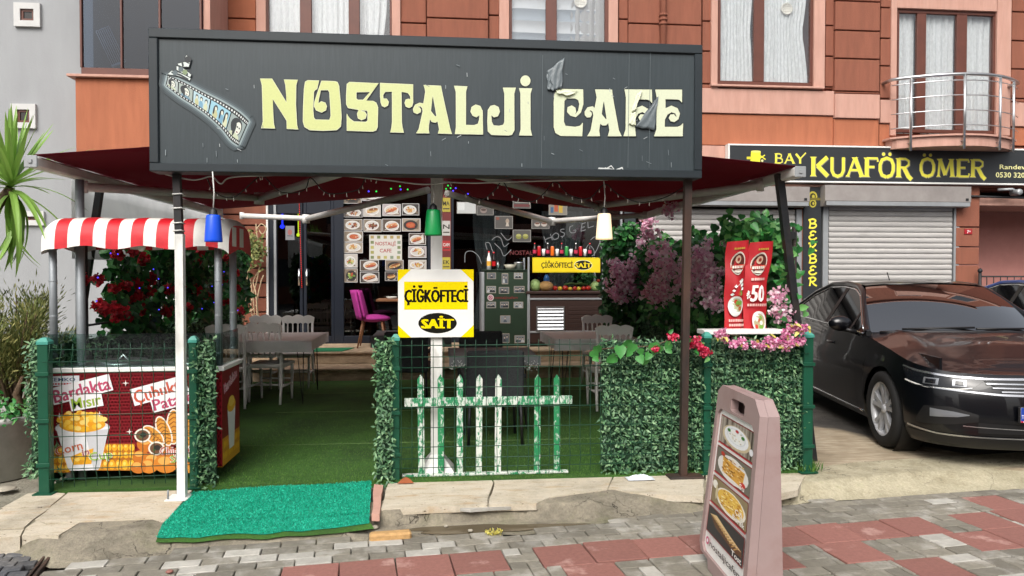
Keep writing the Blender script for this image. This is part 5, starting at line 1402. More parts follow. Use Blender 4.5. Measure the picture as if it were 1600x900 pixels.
# magenta chair and wooden table on the upper step
t = thing('upholstered_chair', 'magenta upholstered chair with splayed wooden legs on the café step', 'chair', (xat(583, 520, 11.65), 11.65, FZ), R(-90))
ob = lambda q, nm, m='magenta': q.build(nm, M[m], t, world=False)
q = MB(); q.sm = True; q.ell((0, .02, .45), (.24, .25, .06), 20, 10); ob(q, 'seat')
q = MB(); q.grid(lambda u, v: ((u-.5)*.5*(1-.25*v**2), -.2-.1*v+.1*(2*u-1)**2, .46+.42*v), 12, 8); q.grid(lambda u, v: ((u-.5)*.52*(1-.25*v**2), -.235-.1*v+.1*(2*u-1)**2, .45+.44*v), 12, 8, flip=True)
o = ob(q, 'backrest'); md = o.modifiers.new('thick', 'SOLIDIFY'); md.thickness = .02
for sx in (-1, 1):
    for sy in (-1, 1):
        q = MB(); q.tube([(sx*.14, sy*.14, .42), (sx*.2, sy*.22, 0)], [.02, .012], 8); ob(q, 'leg', 'wood')
t = thing('wooden_table', 'small wooden café table beside the magenta chair on the step', 'table', (xat(620, 520, 11.7), 11.7, FZ))
q = MB(); a, b = xat(589, 467, 11.6), xat(660, 467, 11.6); q.box(a, b, 11.4, 12.0, FZ+.715, FZ+.75, .005); q.build('tabletop', M['wood'], t)
q = MB(); q.tube([((a+b)/2, 11.7, FZ+.03), ((a+b)/2, 11.7, FZ+.71)], .035, 10); q.lathe([(.24, FZ), (.24, FZ+.015), (.05, FZ+.035)], ((a+b)/2, 11.7, 0), 20); q.build('pedestal', M['black_steel'], t)
q = MB(); q.lathe([(0, 0), (.05, 0), (.09, .035), (.085, .035), (.05, .006)], (xat(612, 460, 11.6), 11.6, FZ+.75), 16); tag(q.build('dish', M['white_plastic']), 'small white dish on the wooden café table', 'dish')

# ---------------------------------------------------------------- green cabinet with photographs
CY = 11.5
X0, X1, _, Z1 = rect_at(757, 423, 825, 535, CY)
t = thing('cabinet', 'dark green cabinet covered in small black and white photographs', 'cabinet', ((X0+X1)/2, CY+.3, FZ))
q = MB(); q.box(X0, X1, CY, CY+.55, FZ+.03, Z1, .008); q.build('body', M['fridge_green'], t)
q = MB(); q.box(X0-.05, X0-.001, CY-.01, CY+.5, FZ, Z1-.02, .005); q.build('side_panel', M['alu'], t)
q = MB(); q.box(X0-.02, X1+.02, CY-.02, CY+.56, Z1+.001, Z1+.018, .004); q.build('top', M['fridge_green'], t)
PHS = [(761, 426, 775, 436, 1), (784, 427, 794, 444, 2), (803, 426, 817, 436, 2), (760, 447, 775, 458, 3), (779.5, 448.5, 795.5, 459, 2), (803, 447, 819.5, 457.5, 4), (760, 471.5, 775, 481.5, 3), (781.5, 471.5, 795, 481.5, 3), (802.5, 471.5, 817.5, 481.5, 2), (781.5, 493, 797.5, 505, 1), (784, 521, 796, 535.5, 2), (804, 524, 820, 536, 3)]
LB = ['two figures', 'a tall embracing pair', 'a smiling pair', 'a group in blue', 'a dark haired face', 'a seated trio', 'a small crowd', 'two faces', 'a face in profile', 'a single portrait', 'a standing couple', 'a seated pair']
for i, (a, b, c, d, n_) in enumerate(PHS):
    def pt(A, w_, h_, i=i, n_=n_):
        rr = random.Random(40+i); A.rect(0, 0, w_, h_, '#b5aa9a'); A.rect(w_*.05, h_*.07, w_*.95, h_*.93, rr.choice(['#8f9498', '#6d7074', '#a3a6a8']))
        for k in range(n_):
            x = w_*(k+1)/(n_+1)+rr.uniform(-.04, .04)*w_; hh = h_*rr.uniform(.5, .68)
            A.ell2(x, h_*.12, w_*.17, hh*.55, rr.choice(['#24262a', '#3a3d42', '#55606c', '#c9cbcc']), n=12, a0=0, a1=PI); A.ell2(x, hh, w_*.08, h_*.15, '#c9b9ac', n=10); A.ell2(x, hh+h_*.08, w_*.09, h_*.1, '#1c1a1a', n=10, a0=0, a1=PI)
    rowt = ['top row', 'top row', 'top row', 'second row', 'second row', 'second row', 'third row', 'third row', 'third row', 'fourth row', 'bottom row', 'bottom row'][i]
    sheet('photograph', f'small photograph of {LB[i]} on the green cabinet, {rowt}', 'photograph', a, b, c, d, CY-.003, pt, 'photographs on the green cabinet')
A = Art(Fr((0, CY-.001, 0)), base=0.0); c = at(766.5, 465, CY); A.ell2(c.x, c.z, .05, .05, '#e8d8d4'); A.poly([(c.x+a_*.032, c.z+b_*.032) for a_, b_ in ((-1, -.6), (-.6, -1), (.6, -1), (1, -.6), (1, .6), (.6, 1), (-.6, 1), (-1, .6))], '#b23a6a'); A.ell2(c.x, c.z, .019, .019, '#e8d8d4', n=12); A.ell2(c.x, c.z, .012, .012, '#b23a6a', n=10); A.ell2(c.x+.02, c.z+.02, .005, .005, '#e8d8d4', n=6)
p = at(773, 467, CY); A.text('nostaljicafem', p.x, p.z, .045, '#8a2a26', .36, .01)
A.build('print', M['print_dim'], t)
# on top of the cabinet
def bottle(name, label, cat, c, h, r_, body, cap, lab=None, group=None, labcol=None, neck=.45):
    t_ = thing(name, label, cat, tuple(c), 0, group)
    q = MB(); q.lathe([(0, 0), (r_, 0), (r_, h*.5), (r_*.9, h*.6), (r_*neck, h*.78), (r_*neck*.8, h*.92)], tuple(c), 12); q.build('body', body, t_)
    q = MB(); q.lathe([(r_*neck, h*.92), (r_*neck, h), (0, h)], tuple(c), 10); q.build('cap', cap, t_)
    if labcol: q = MB(); q.lathe([(r_*1.02, h*.2), (r_*1.02, h*.46)], tuple(c), 12); q.build('label_band', labcol, t_)
    return t_
def pm(name, col, rough=.35): return MATS.get(name) or mat(name, col, rough, var=.05)
cola, redp, whitep, orangep, greenp = pm('cola', '#1c0d0a', .1), pm('can_red', '#b3141c', .3), pm('cup_white', '#dcdcda', .5), pm('can_orange', '#d8661a', .3), pm('can_green', '#2f8a3f', .3)
pinkp, yell = pm('label_pink', '#b8324e'), pm('label_yellow', '#d9a23a')
zc = Z1+.019
bottle('sauce_bottle', 'pale sauce bottle with a red cap on the green cabinet', 'bottle', (xat(764, 420, CY+.15), CY+.15, zc), .29, .035, whitep, redp, labcol=yell)
bottle('sauce_bottle', 'dark sauce bottle with a red label on the green cabinet', 'bottle', (xat(771.5, 420, CY+.2), CY+.2, zc), .28, .033, cola, redp, labcol=redp)
q = MB(); q.lathe([(0, 0), (.032, 0), (.034, .13), (.03, .13), (.028, .01)], (xat(778, 420, CY+.15), CY+.15, zc), 12); tag(q.build('glass_jar', M['glass_green']), 'small clear glass jar between sauce bottle and bowl', 'jar')
q = MB(); q.lathe([(0, .005), (.06, 0), (.1, .08), (.094, .08), (.055, .01)], (xat(797, 420, CY+.2), CY+.2, zc), 16); tag(q.build('bowl', pm('bowl_grey', '#a9a594', .4)), 'pale bowl on top of the green cabinet', 'bowl')
q = MB(); q.lathe([(0, 0), (.075, 0), (.075, .1), (.08, .105), (.08, .118), (0, .118)], (xat(811, 420, CY+.22), CY+.22, zc), 16); tag(q.build('tin', M['steel']), 'round steel tin on the right end of the green cabinet', 'tin')

# ---------------------------------------------------------------- food counter
KY = 11.45
kx0, kx1, kz0, kz1 = rect_at(824, 459, 944, 536, KY)
t = thing('food_counter', 'dark wooden food counter with glass case and yellow sign reading ÇİĞKÖFTECİ SAİT', 'counter', ((kx0+kx1)/2, KY+.35, FZ))
q = MB(); q.box(kx0, kx1, KY, KY+.7, FZ+.05, kz1-.001, .008); q.build('body', M['wood_dark'], t)
q = MB(); q.box(kx0-.02, kx1+.02, KY-.03, KY+.72, kz1, kz1+.04, .006); q.build('counter_top', M['wood_dark'], t)
for py_, h_ in ((468.5, .03), (520, .03)):
    z = zat(880, py_, KY); q = MB(); q.box(kx0, kx1, KY-.012, KY-.001, z, z+h_, .003); q.build('metal_strip', M['alu'], t)
q = MB(); q.box(kx0-.002, kx0+.04, KY-.014, KY+.02, FZ, kz1-.002, .003); q.build('metal_strip', M['alu'], t)
a, b, c, d = rect_at(838, 479, 882, 518, KY-.01)
q = MB(); q.prism([(a, c), (b, c), (b, d), (a, d)], Fr((0, KY-.001, 0)), 0, .02, holes=[[(a+.02, c+.02), (a+.02, d-.02), (b-.02, d-.02), (b-.02, c+.02)]]); lv = q.build('louvre', M['steel'], t)
for k in range(7):
    z = c+.03+(d-c-.07)*k/6; q = MB(); q.add([(a+.02, KY-.002, z+.03), (b-.02, KY-.002, z+.03), (b-.02, KY-.02, z), (a+.02, KY-.02, z)], [(0, 1, 2, 3)][::1]); q.build('slat', M['steel'], lv)
a, b, c, d = rect_at(888, 479, 938, 518, KY-.01); 
for k in range(6): q = MB(); q.box(kx0+.5 if k < 0 else a, b, KY-.006, KY-.001, c+(d-c)*k/6+.004, c+(d-c)*(k+1)/6-.004, .003); q.build('board', M['wood_dark'], t)
gz = kz1+.041; gt = zat(885, 402, KY)
for x in (kx0+.005, kx1-.035):
    q = MB(); q.box(x, x+.03, KY-.005, KY+.025, gz, gt, .004); q.box(x, x+.03, KY+.62, KY+.65, gz, gt, .004); q.build('corner_post', M['alu'], t)
q = MB(); q.box(kx0+.036, kx1-.036, KY+.005, KY+.01, gz, gt-.2); q.build('glass_front', M['glass'], t)
q = MB(); q.box(kx0, kx1, KY-.006, KY+.66, gt+.001, gt+.02, .004); q.build('case_top', M['glass'], t)
a, b, c, d = rect_at(832, 402.5, 938, 426, KY-.02)
q = MB(); q.box(a, b, KY-.02, KY-.008, c, d, .003); o = q.build('sign_panel', pm('sign_yellow', '#e3c81e', .4), t)
def sait(A, x, z, w_, h_):
    """yellow board: black word on the left, black oval with a yellow word on the right"""
    A.text('ÇİĞKÖFTECİ', x+w_*.13, z+h_*.33, h_*.36, '#16140c', w_*.46, .03)
    A.ell2(x+w_*.745, z+h_*.5, w_*.135, h_*.34, '#f2ecc0', n=28); A.ell2(x+w_*.745, z+h_*.5, w_*.128, h_*.31, '#16140c', n=28)
    A.text('SAİT', x+w_*.745, z+h_*.34, h_*.3, '#ecd21c', w_*.23, .05, align='C')
A = Art(Fr((0, KY-.0205, 0)), base=0.0); A.line([(a+.01, c+.01), (b-.01, c+.01), (b-.01, d-.01), (a+.01, d-.01)], .006, '#b59c14', True); sait(A, a, c, b-a, d-c); A.build('print', M['print'], o)
# drinks along the top of the case
zt_ = gt+.021; k = 0
for x3, kd in ((542, 'b'), (570, 'r'), (598, 'c'), (624, 'b'), (653, 'o'), (683, 'c'), (711, 'b'), (742, 'g'), (770, 'c'), (800, 'b'), (829, 'r'), (857, 'c'), (887, 'b')):
    c = (xat(700+x3/4, 395, KY+.05), KY+.06, zt_)
    nb = ['leftmost', 'second', 'middle', 'fourth', 'rightmost']
    if kd == 'b':
        i = {542: 0, 624: 1, 711: 2, 800: 3, 887: 4}[x3]
        bottle('cola_bottle', f'{nb[i]} of the five dark cola bottles on the glass case', 'bottle', c, .205, .03, cola, redp if i in (0, 2, 4) else whitep, labcol=pinkp, group='cola bottles on the glass case', neck=.4)
    elif kd == 'c':
        i = {598: 0, 683: 1, 770: 2, 857: 3}[x3]
        q = MB(); q.lathe([(0, 0), (.02, 0), (.029, .11), (.026, .11), (.019, .01)], c, 12); tag(q.build('paper_cup', whitep), f"white paper cup on the glass case, {['leftmost', 'second', 'third', 'rightmost'][i]} of four", 'cup', 'paper cups on the glass case')
    else:
        q = MB(); q.lathe([(0, 0), (.024, 0), (.029, .012), (.029, .135), (.024, .15), (0, .15)], c, 14)
        lab = {570: 'red soft drink can beside the leftmost cola bottle', 653: 'orange soft drink can on the glass case', 742: 'green soft drink can on the glass case', 829: 'red soft drink can near the rightmost cola bottle'}[x3]
        cn = thing('drink_can', lab, 'can', c, 0, 'soft drink cans on the glass case'); q.build('body', {'r': redp, 'o': orangep, 'g': greenp}[kd], cn)
        q = MB(); q.lathe([(.024, .1501), (.024, .153), (.0, .153)], c, 12); q.build('lid', M['steel'], cn)
# vegetables in the case
red_t, yel_t, grn, bun = pm('tomato', '#b3261a', .25), pm('lemon', '#d9b53a', .4), pm('cabbage', '#a9c17a', .55), pm('bread', '#b88a55', .7)
vy = KY+.2
q = MB(); q.sm = True
for i, (x3, y3, r_, kd) in enumerate(((545, 785, .09, 'cab'), (612, 792, .12, 'bun'), (670, 800, .045, 'r'), (700, 800, .04, 'y'), (733, 798, .048, 'r'), (763, 805, .035, 'y'), (792, 804, .04, 'r'), (818, 802, .037, 'y'), (847, 803, .04, 'r'), (877, 800, .045, 'r'), (920, 792, .075, 'cab'), (939, 755, .03, 'rr'))):
    p = at(700+x3/4, 250+y3/4, vy); q = MB(); zz = gz+r_*.95
    if kd == 'rr': zz = gz+.16
    if kd == 'bun': q.ell((p.x, vy, gz+.075), (.12, .1, .085), 14, 8)
    elif kd == 'cab': q.ell((p.x, vy, zz), (r_, r_, r_*1.1), 12, 8, jit=.06)
    else: q.ell((p.x, vy, zz), (r_, r_, r_*.9), 12, 8)
    nm, lb, mm = {'cab': ('cabbage', 'pale green cabbage at the %s end of the glass case' % ('left' if i == 0 else 'right'), grn), 'bun': ('bread_loaf', 'round brown loaf beside the left cabbage', bun), 'r': ('tomato', 'red tomato in the glass case, number %d from the loaf' % i, red_t), 'rr': ('tomato', 'small red tomato perched on the right cabbage', red_t), 'y': ('lemon', 'yellow lemon in the glass case', yel_t)}[kd]
    if kd == 'r': lb = {2: 'red tomato right beside the loaf in the glass case', 4: 'largest red tomato between two lemons', 6: 'red tomato between the greenish lemon and the last lemon', 8: 'red tomato right of the last lemon', 9: 'red tomato beside the right cabbage'}[i]
    if kd == 'y': lb = {3: 'yellow lemon between the first two tomatoes', 5: 'small yellow lemon under the cucumbers', 7: 'last yellow lemon toward the right cabbage'}[i]
    tag(q.build(nm, mm), lb, nm.replace('_', ' '), 'vegetables in the glass case')
for i in (0, 1):
    p = at(700+(770 if i == 0 else 830)/4, 250+782/4, vy+.12); q = MB(); q.tube([(p.x-.12, p.y, gz+.1), (p.x, p.y, gz+.115), (p.x+.12, p.y, gz+.1)], [.012, .022, .012], 8); tag(q.build('cucumber', pm('cucumber', '#4d6b2c', .4)), ['long green cucumber behind the lemons', 'second long cucumber nearer the right cabbage'][i], 'cucumber')
n_ = 160; P = nprs.normal(size=(n_, 3))*[.09, .06, .06]+[xat(915, 435, KY+.4), KY+.42, gz+.2]
lc = leaf_cloud('lettuce', P, rdirs(n_), rdirs(n_), .06, .04, M['leaf_vine'])
lc['kind'] = 'thing'; tag(lc, 'bunch of dark green lettuce at the back of the glass case', 'lettuce')
q = MB(); q.lathe([(0, 0), (.05, 0), (.05, .2), (.02, .26), (0, .26)], (xat(854, 440, KY+.45), KY+.45, gz), 12); tag(q.build('blue_jug', pm('blue_jug', '#2a5f9a', .3)), 'blue plastic jug at the back of the glass case', 'jug')
# ---------------------------------------------------------------- the café sign
NY = 5.0
sg = thing('cafe_sign', 'big black fabric sign box reading NOSTALJİ CAFE, torn at the right', 'sign', (0, NY, 2.17))
fr_ = [at(232, 42, NY), at(1097, 73, NY), at(1096, 278, NY), at(236, 268, NY)]
fx0, fx1, fz0, fz1 = fr_[3].x-.006, fr_[1].x, 2.163, fr_[0].z-.008
q = MB(); q.box(fx0+.03, fx1-.03, NY+.012, NY+.17, fz0+.03, fz1-.03); q.box(fx0+.003, fx1-.003, NY+.155, NY+.18, fz0+.003, fz1-.003); q.build('box_body', M['sign_black'], sg)
q = MB(); q.sm = True
q.grid(lambda u, v: (fx0+.05+(fx1-fx0-.1)*u, NY+.004-.003*math.sin(u*19)*math.sin(v*3)*(u > .6), fz0+.05+(fz1-fz0-.1)*v), 60, 16)
q.build('face', M['sign_face'], sg)
for (a, b, c, d) in ((fx0, fx1, fz0, fz0+.055), (fx0, fx1, fz1-.062, fz1), (fx0, fx0+.058, fz0+.0555, fz1-.0625), (fx1-.055, fx1, fz0+.0555, fz1-.0625)):
    q = MB(); q.box(a, b, NY-.014, NY+.154, c, d, .005); q.build('frame_bar', M['sign_black'], sg)
FS = Fr((0, NY-.0005, 0))
def l2(x, y): return (400+x/6.667, 100+y/6.667)
def l3(x, y): return (630+x/6.667, 100+y/6.667)
def l4(x, y): return (840+x/5.808, 80+y/5.808)
LET = [
 ('N', l2, [(45,155),(165,155),(318,405),(310,220),(292,165),(435,168),(415,220),(412,420),(420,560),(425,640),(440,678),(322,672),(322,590),(175,360),(178,560),(184,630),(200,668),(55,665),(75,600),(70,400),(65,220)], []),
 ('O', l2, [(655,175),(540,172),(515,185),(503,260),(494,450),(492,600),(508,655),(560,685),(700,692),(840,685),(880,650),(888,560),(880,420),(862,230),(848,192),(820,182),(684,177),(655,262),(612,395),(608,440),(628,480),(685,502),(725,480),(735,440),(720,405),(680,392),(648,412),(650,370),(672,270),(750,268),(768,295),(782,540),(765,585),(620,582),(600,560),(592,480),(600,290),(612,270),(632,262)], []),
 ('S', l2, [(1275,203),(975,190),(950,208),(942,330),(943,420),(960,455),(1070,475),(1055,520),(1065,565),(1100,582),(1140,565),(1150,525),(1130,497),(1097,492),(1100,480),(1155,482),(1166,500),(1166,585),(1148,606),(1020,602),(975,570),(948,520),(948,692),(1215,700),(1250,688),(1264,655),(1268,450),(1250,405),(1220,388),(1143,380)], [[(1042,302),(1052,290),(1190,290),(1118,376),(1060,376),(1042,360)]]),
 ('T', l2, [(1293,200),(1296,330),(1302,400),(1315,435),(1340,447),(1372,430),(1380,395),(1360,364),(1325,362),(1320,325),(1345,287),(1420,288),(1421,600),(1415,660),(1400,708),(1540,712),(1522,660),(1515,600),(1512,290),(1583,298),(1610,335),(1612,368),(1590,365),(1563,372),(1551,405),(1563,440),(1593,455),(1623,440),(1633,400),(1635,215)], []),
 ('A', l3, [(212,222),(392,230),(410,330),(470,600),(485,670),(508,725),(362,720),(378,680),(362,598),(335,608),(300,600),(275,575),(264,640),(262,685),(272,718),(135,718),(165,680),(207,492),(201,458),(182,438),(155,440),(150,450),(168,455),(182,475),(178,500),(145,517),(112,502),(105,470),(125,428),(170,407),(214,412),(233,290),(228,255)], [[(310,320),(350,540),(330,548),(285,490)]]),
 ('L', l3, [(530,230),(668,236),(650,290),(650,635),(740,640),(780,625),(795,580),(797,530),(762,552),(725,535),(705,495),(715,450),(755,425),(800,440),(824,490),(830,732),(538,725),(553,660),(552,290)], []),
 ('J', l3, [(1040,250),(1172,250),(1153,310),(1155,690),(1130,735),(1090,740),(920,735),(885,700),(880,600),(885,480),(910,440),(950,430),(990,450),(1003,495),(985,540),(945,552),(915,532),(918,600),(940,642),(1000,648),(1045,635),(1058,600),(1058,310)], []),
 ('I', l3, [(1208,255),(1342,257),(1322,310),(1322,680),(1342,742),(1208,740),(1228,680),(1225,310)], []),
 ('dot', l3, [(1273+48*math.cos(a*PI/12), 175-52*math.sin(a*PI/12)) for a in range(24)], []),
 ('C', l4, [(180,345),(412,350),(412,480),(390,555),(345,595),(300,582),(270,550),(275,510),(310,495),(340,515),(347,550),(338,566),(350,570),(372,540),(382,480),(372,442),(340,425),(265,425),(240,450),(235,640),(252,680),(340,690),(385,680),(408,650),(403,768),(210,765),(165,740),(150,690),(150,450),(157,390)], []),
 ('A', l4, [(523,350),(675,352),(680,420),(720,640),(735,720),(762,768),(638,768),(655,720),(645,650),(620,670),(590,670),(565,655),(555,720),(565,768),(452,768),(485,720),(510,580),(502,547),(485,533),(470,536),(469,546),(485,556),(490,575),(478,595),(450,598),(432,580),(430,550),(455,512),(500,503),(520,518),(540,420)], [[(603,440),(630,615),(615,618),(578,570)]]),
 ('F', l4, [(790,350),(1035,352),(1037,470),(1020,445),(1000,436),(885,432),(885,520),(950,498),(1000,525),(1013,570),(1003,615),(970,642),(935,632),(918,600),(935,575),(965,578),(980,600),(990,592),(985,565),(950,548),(910,565),(885,610),(880,690),(890,768),(780,768),(802,710),(805,420)], []),
 ('E', l4, [(1068,352),(1310,352),(1308,465),(1290,440),(1270,434),(1158,432),(1158,520),(1215,497),(1268,520),(1288,565),(1275,615),(1240,640),(1210,632),(1193,605),(1208,578),(1235,575),(1255,599),(1265,590),(1252,562),(1215,550),(1175,575),(1152,620),(1152,690),(1270,690),(1300,678),(1318,655),(1315,768),(1058,768),(1082,710),(1085,420)], [])]
LC = ['#c6cd88', '#c6cd8a', '#c7ce90', '#c7ce94', '#c9d09a', '#ccd3a8', '#ccd3ae', '#cfd5b4', '#cfd5b4', '#cfd6b6', '#cfd6b8', '#d0d6ba', '#d0d6ba']
for (nm, fn, pts, holes), cc in zip(LET, LC):
    A = Art(FS, base=.001)
    cv = lambda l: [(p.x, p.z) for p in (at(*fn(x, y), NY-.002) for x, y in l)]
    P_ = cv(pts); H_ = [cv(h) for h in holes]
    for l in [P_]+H_: A.line(l, .015, '#15191b', True); A.d -= A.st
    A.d += .0003
    for l in [P_]+H_: A.line(l, .006, '#d8ddc0', True); A.d -= A.st
    A.d += .0003
    A.poly(P_, cc, H_)
    A.build('letter' if nm != 'dot' else 'letter_dot', M['print'], sg)
# film strip picture
A = Art(FS, base=.001)
def s1(x, y): p = at(240+x/5.294, 70+y/5.294, NY-.002); return (p.x, p.z)
top = catmull([(118, 250, 0), (250, 308, 0), (400, 388, 0), (560, 468, 0), (700, 553, 0), (788, 632, 0)], 8); bot = catmull([(98, 335, 0), (220, 430, 0), (340, 508, 0), (450, 588, 0), (560, 690, 0), (640, 790, 0), (700, 832, 0)], 7)
def samp(c, t): f = t*(len(c)-1); i = min(int(f), len(c)-2); return c[i].lerp(c[i+1], f-i)
def fs_(t, s): p = samp(top, t).lerp(samp(bot, t), s); return s1(p.x, p.y)
for wd, cc in ((.09, '#343f43'), (.065, '#3f4b50'), (.042, '#566469'), (.022, '#8b9b9d')): A.line([s1(p.x, p.y) for p in top]+[s1(p.x, p.y) for p in reversed(bot)], wd, cc, True)
A.poly([s1(p.x, p.y) for p in top]+[s1(p.x, p.y) for p in reversed(bot)], '#15181a')
n_ = 31
for s in (.06, .88):
    for k in range(n_):
        t = (k+.3)/n_; A.poly([fs_(t, s), fs_(t, s+.07), fs_(min(1, t+.5/n_), s+.07), fs_(min(1, t+.5/n_), s)], '#d8dedc')
CUT = [.015, .145, .31, .50, .73, .985]
for k in range(5):
    a, b = CUT[k]+.006, CUT[k+1]-.006
    bgc = ['#a9b3b0', '#9aa6a0', '#a8c4cc', '#8fbccb', '#8c9a98'][k]
    A.poly([fs_(a+(b-a)*i/6, .18) for i in range(7)]+[fs_(b-(b-a)*i/6, .84) for i in range(7)], bgc)
    rr = random.Random(k)
    def el(u, s, ru, rs, c): A.poly([fs_(min(b, max(a, a+(b-a)*(u+ru*math.cos(i*PI/8)))), min(.84, max(.18, s+rs*math.sin(i*PI/8)))) for i in range(16)], c)
    heads = [[.5], [.5], [.22, .5, .8], [.28, .6, .85], [.5]][k]
    for u in heads:
        big = len(heads) == 1
        if big:
            el(u-.04, .48, .36, .3, '#20262a'); el(u+.06, .5, .2, .22, '#d3d6cb'); el(u, .8, .35, .12, '#b9c2a8' if k != 1 else '#6f8fa0'); el(u+.01, .46, .05, .03, '#30383a'); el(u+.14, .46, .05, .03, '#30383a'); el(u+.08, .62, .06, .025, '#6d3a3a'); el(u-.12, .6, .08, .24, '#262c30')
        else:
            el(u, .4, .09, .13, '#23292d' if k == 3 else '#3a4448'); el(u, .44, .06, .09, '#cfd2c2'); el(u, .7, .13, .2, ['#b5b58a', '#6f9cb4', '#c3c7a6'][heads.index(u)])
            if k == 3: el(u-.08, .55, .04, .2, '#1c2226')
for band_ in ([(118,248),(150,212),(230,235),(310,275),(300,300),(210,262)], [(192,175),(250,195),(315,245),(305,272),(250,245),(190,210)], [(200,155),(262,140),(302,160),(295,186),(240,185),(205,172)], [(262,105),(275,84),(312,120),(302,160),(285,150),(265,130)]):
    A.poly([s1(*p) for p in band_], '#cfd9d4'); A.line([s1(*p) for p in band_], .006, '#20262a', True)
for st_ in ([(150,228),(220,250),(290,290)], [(215,185),(222,215)], [(240,200),(235,225)], [(280,235),(278,260)], [(240,150),(246,180)], [(285,110),(290,150)]): A.line([s1(*p) for p in st_], .012, '#2b3236')
el2 = lambda x, y, r, c: A.ell2(*s1(x, y), r*.0041, r*.0041, c, n=12)
el2(288, 122, 5, '#20262a'); el2(262, 228, 4, '#7d8f6a'); el2(228, 205, 4, '#58666a'); el2(180, 235, 4, '#58666a')
A.build('film_strip_print', M['print'], sg)
# torn and loose vinyl at the right
def flap(pts, lift, m, nm='peeled_vinyl', seed=0):
    """corner points in picture px, in order; sheet lifted off the face by 'lift' at each corner"""
    a, b, c, d = [at(x, y, NY) for x, y in pts]
    q = MB(); q.sm = True; ph = seed
    def f(u, v):
        p = a.lerp(b, u).lerp(d.lerp(c, u), v)
        l_ = (lift[0]*(1-u)+lift[1]*u)*(1-v)+(lift[3]*(1-u)+lift[2]*u)*v
        return (p.x+.003*math.sin(v*9+ph), NY-.005-l_-.003*math.sin(u*6+v*4+ph)**2, p.z+.003*math.sin(u*11+ph))
    q.grid(f, 14, 12); o = q.build(nm, M[m], sg); md = o.modifiers.new('thick', 'SOLIDIFY'); md.thickness = .0015; return o
flap([(854, 112), (881, 90), (877, 138), (865, 142)], [.001, .002, .009, .01], 'peel', seed=1)
flap([(854, 112), (858, 124), (866, 143), (855, 140)], [.002, .006, .012, .004], 'peel', seed=2)
flap([(868, 141), (903, 143), (890, 151), (870, 146)], [.002, .003, .010, .012], 'peel_pale', seed=3)
flap([(996, 142), (1036, 142), (1030, 166), (990, 172)], [.004, .004, .02, .035], 'peel', seed=4) if False else None
flap([(993, 150), (1003, 142), (992, 172), (985, 176)], [.002, .008, .014, .006], 'peel_pale', seed=5)
flap([(985, 178), (993, 176), (992, 197), (981, 194)], [.003, .01, .012, .006], 'peel_pale', seed=6)
flap([(1022, 158), (1028, 150), (1022, 203), (992, 199)], [.001, .001, .003, .003], 'peel', seed=7)
A = Art(FS, base=.0012)
for pts, wd in (([(933, 270), (936, 263), (950, 264), (962, 266), (972, 262), (975, 270)], .012), ([(940, 268), (955, 259), (962, 268)], .008), ([(945, 262), (968, 269)], .006)): A.line([(p.x, p.z) for p in (at(x, y, NY-.002) for x, y in pts)], wd, '#c9cdcb')
for k in range(46):
    x, y = rnd.uniform(255, 1080), rnd.uniform(80, 262); l_ = rnd.uniform(3, 9); a_ = rnd.choice([.4, .5, 1.5, 1.57, -.5]); p, p2 = at(x, y, NY-.002), at(x+l_*math.cos(a_), y+l_*math.sin(a_), NY-.002)
    A.line([(p.x, p.z), (p2.x, p2.z)], rnd.uniform(.002, .005), rnd.choice(['#8a9498', '#6f797e', '#a9b0b2']))
for k in range(3):
    x = [1016, 983, 848][k]; p, p2 = at(x, 80+k*3, NY-.002), at(x-2, 262, NY-.002); A.line([(p.x, p.z), ((p.x+p2.x)/2, (p.z+p2.z)/2), (p2.x, p2.z)], .003, '#5d676b')
A.build('scratches', M['print'], sg)

# ---------------------------------------------------------------- awnings on a centre beam
RX = -.02
cb = thing('centre_beam', 'long pale beam under the awning ridge carried by the white middle post', 'beam', (RX, 7.3, 2.4))
q = MB(); q.box(RX-.06, RX+.06, 5.19, 9.5, 2.38, 2.47, .008); q.build('beam', M['arm_grey'], cb)
def awning(label, sx, Xb, zb, y0, y1, arms):
    t = thing('awning', label, 'awning', (Xb, (y0+y1)/2, zb), 0, 'awnings either side of the centre beam')
    zr = 2.52
    q = MB(); q.sm = True
    f = lambda u, v: (RX+sx*.061+(Xb-RX-sx*.061)*u, y0+.03+(y1-y0-.03)*v, zr+(zb+.045-zr)*u-.02*math.sin(PI*u)*math.sin(PI*v)+.004*math.sin(v*40)*u)
    q.grid(f, 18, 24); o = q.build('canopy', M['maroon'], t); md = o.modifiers.new('thick', 'SOLIDIFY'); md.thickness = .004
    q = MB(); q.box(Xb-.04, Xb+.04, y0, y1, zb-.04, zb+.035, .012); q.build('front_bar', M['awning_white'], t)
    q = MB(); q.box(Xb-.042, Xb+.042, y0-.012, y0-.001, zb-.043, zb+.038, .004); q.box(Xb-.012, Xb+.012, y0-.02, y0-.0125, zb-.015, zb+.012, .002); q.build('end_cap', M['alu'], t)
    for (h, e, s_) in arms:
        q = MB(); q.tube([s_, e], .038, 10); ar = q.build('arm', M['arm_grey'], t)
        q = MB(); q.tube([Vector(e)+Vector((0, 0, .005)), h], .034, 10); q.build('forearm', M['awning_white'], ar)
        q = MB(); q.lathe([(.0, -.06), (.05, -.055), (.05, .055), (0, .06)], e, 12); q.build('elbow', M['arm_grey'], ar); q = MB(); q.lathe([(.0, -.045), (.03, -.045), (.03, .045), (0, .045)], h, 10); q.build('joint', M['arm_grey'], ar)
    return t
h1 = at(131, 292, X=-2.64); h2 = at(378, 337, X=-2.64); h3 = at(1188, 290, X=2.58); h4 = at(1008, 336, X=2.58)
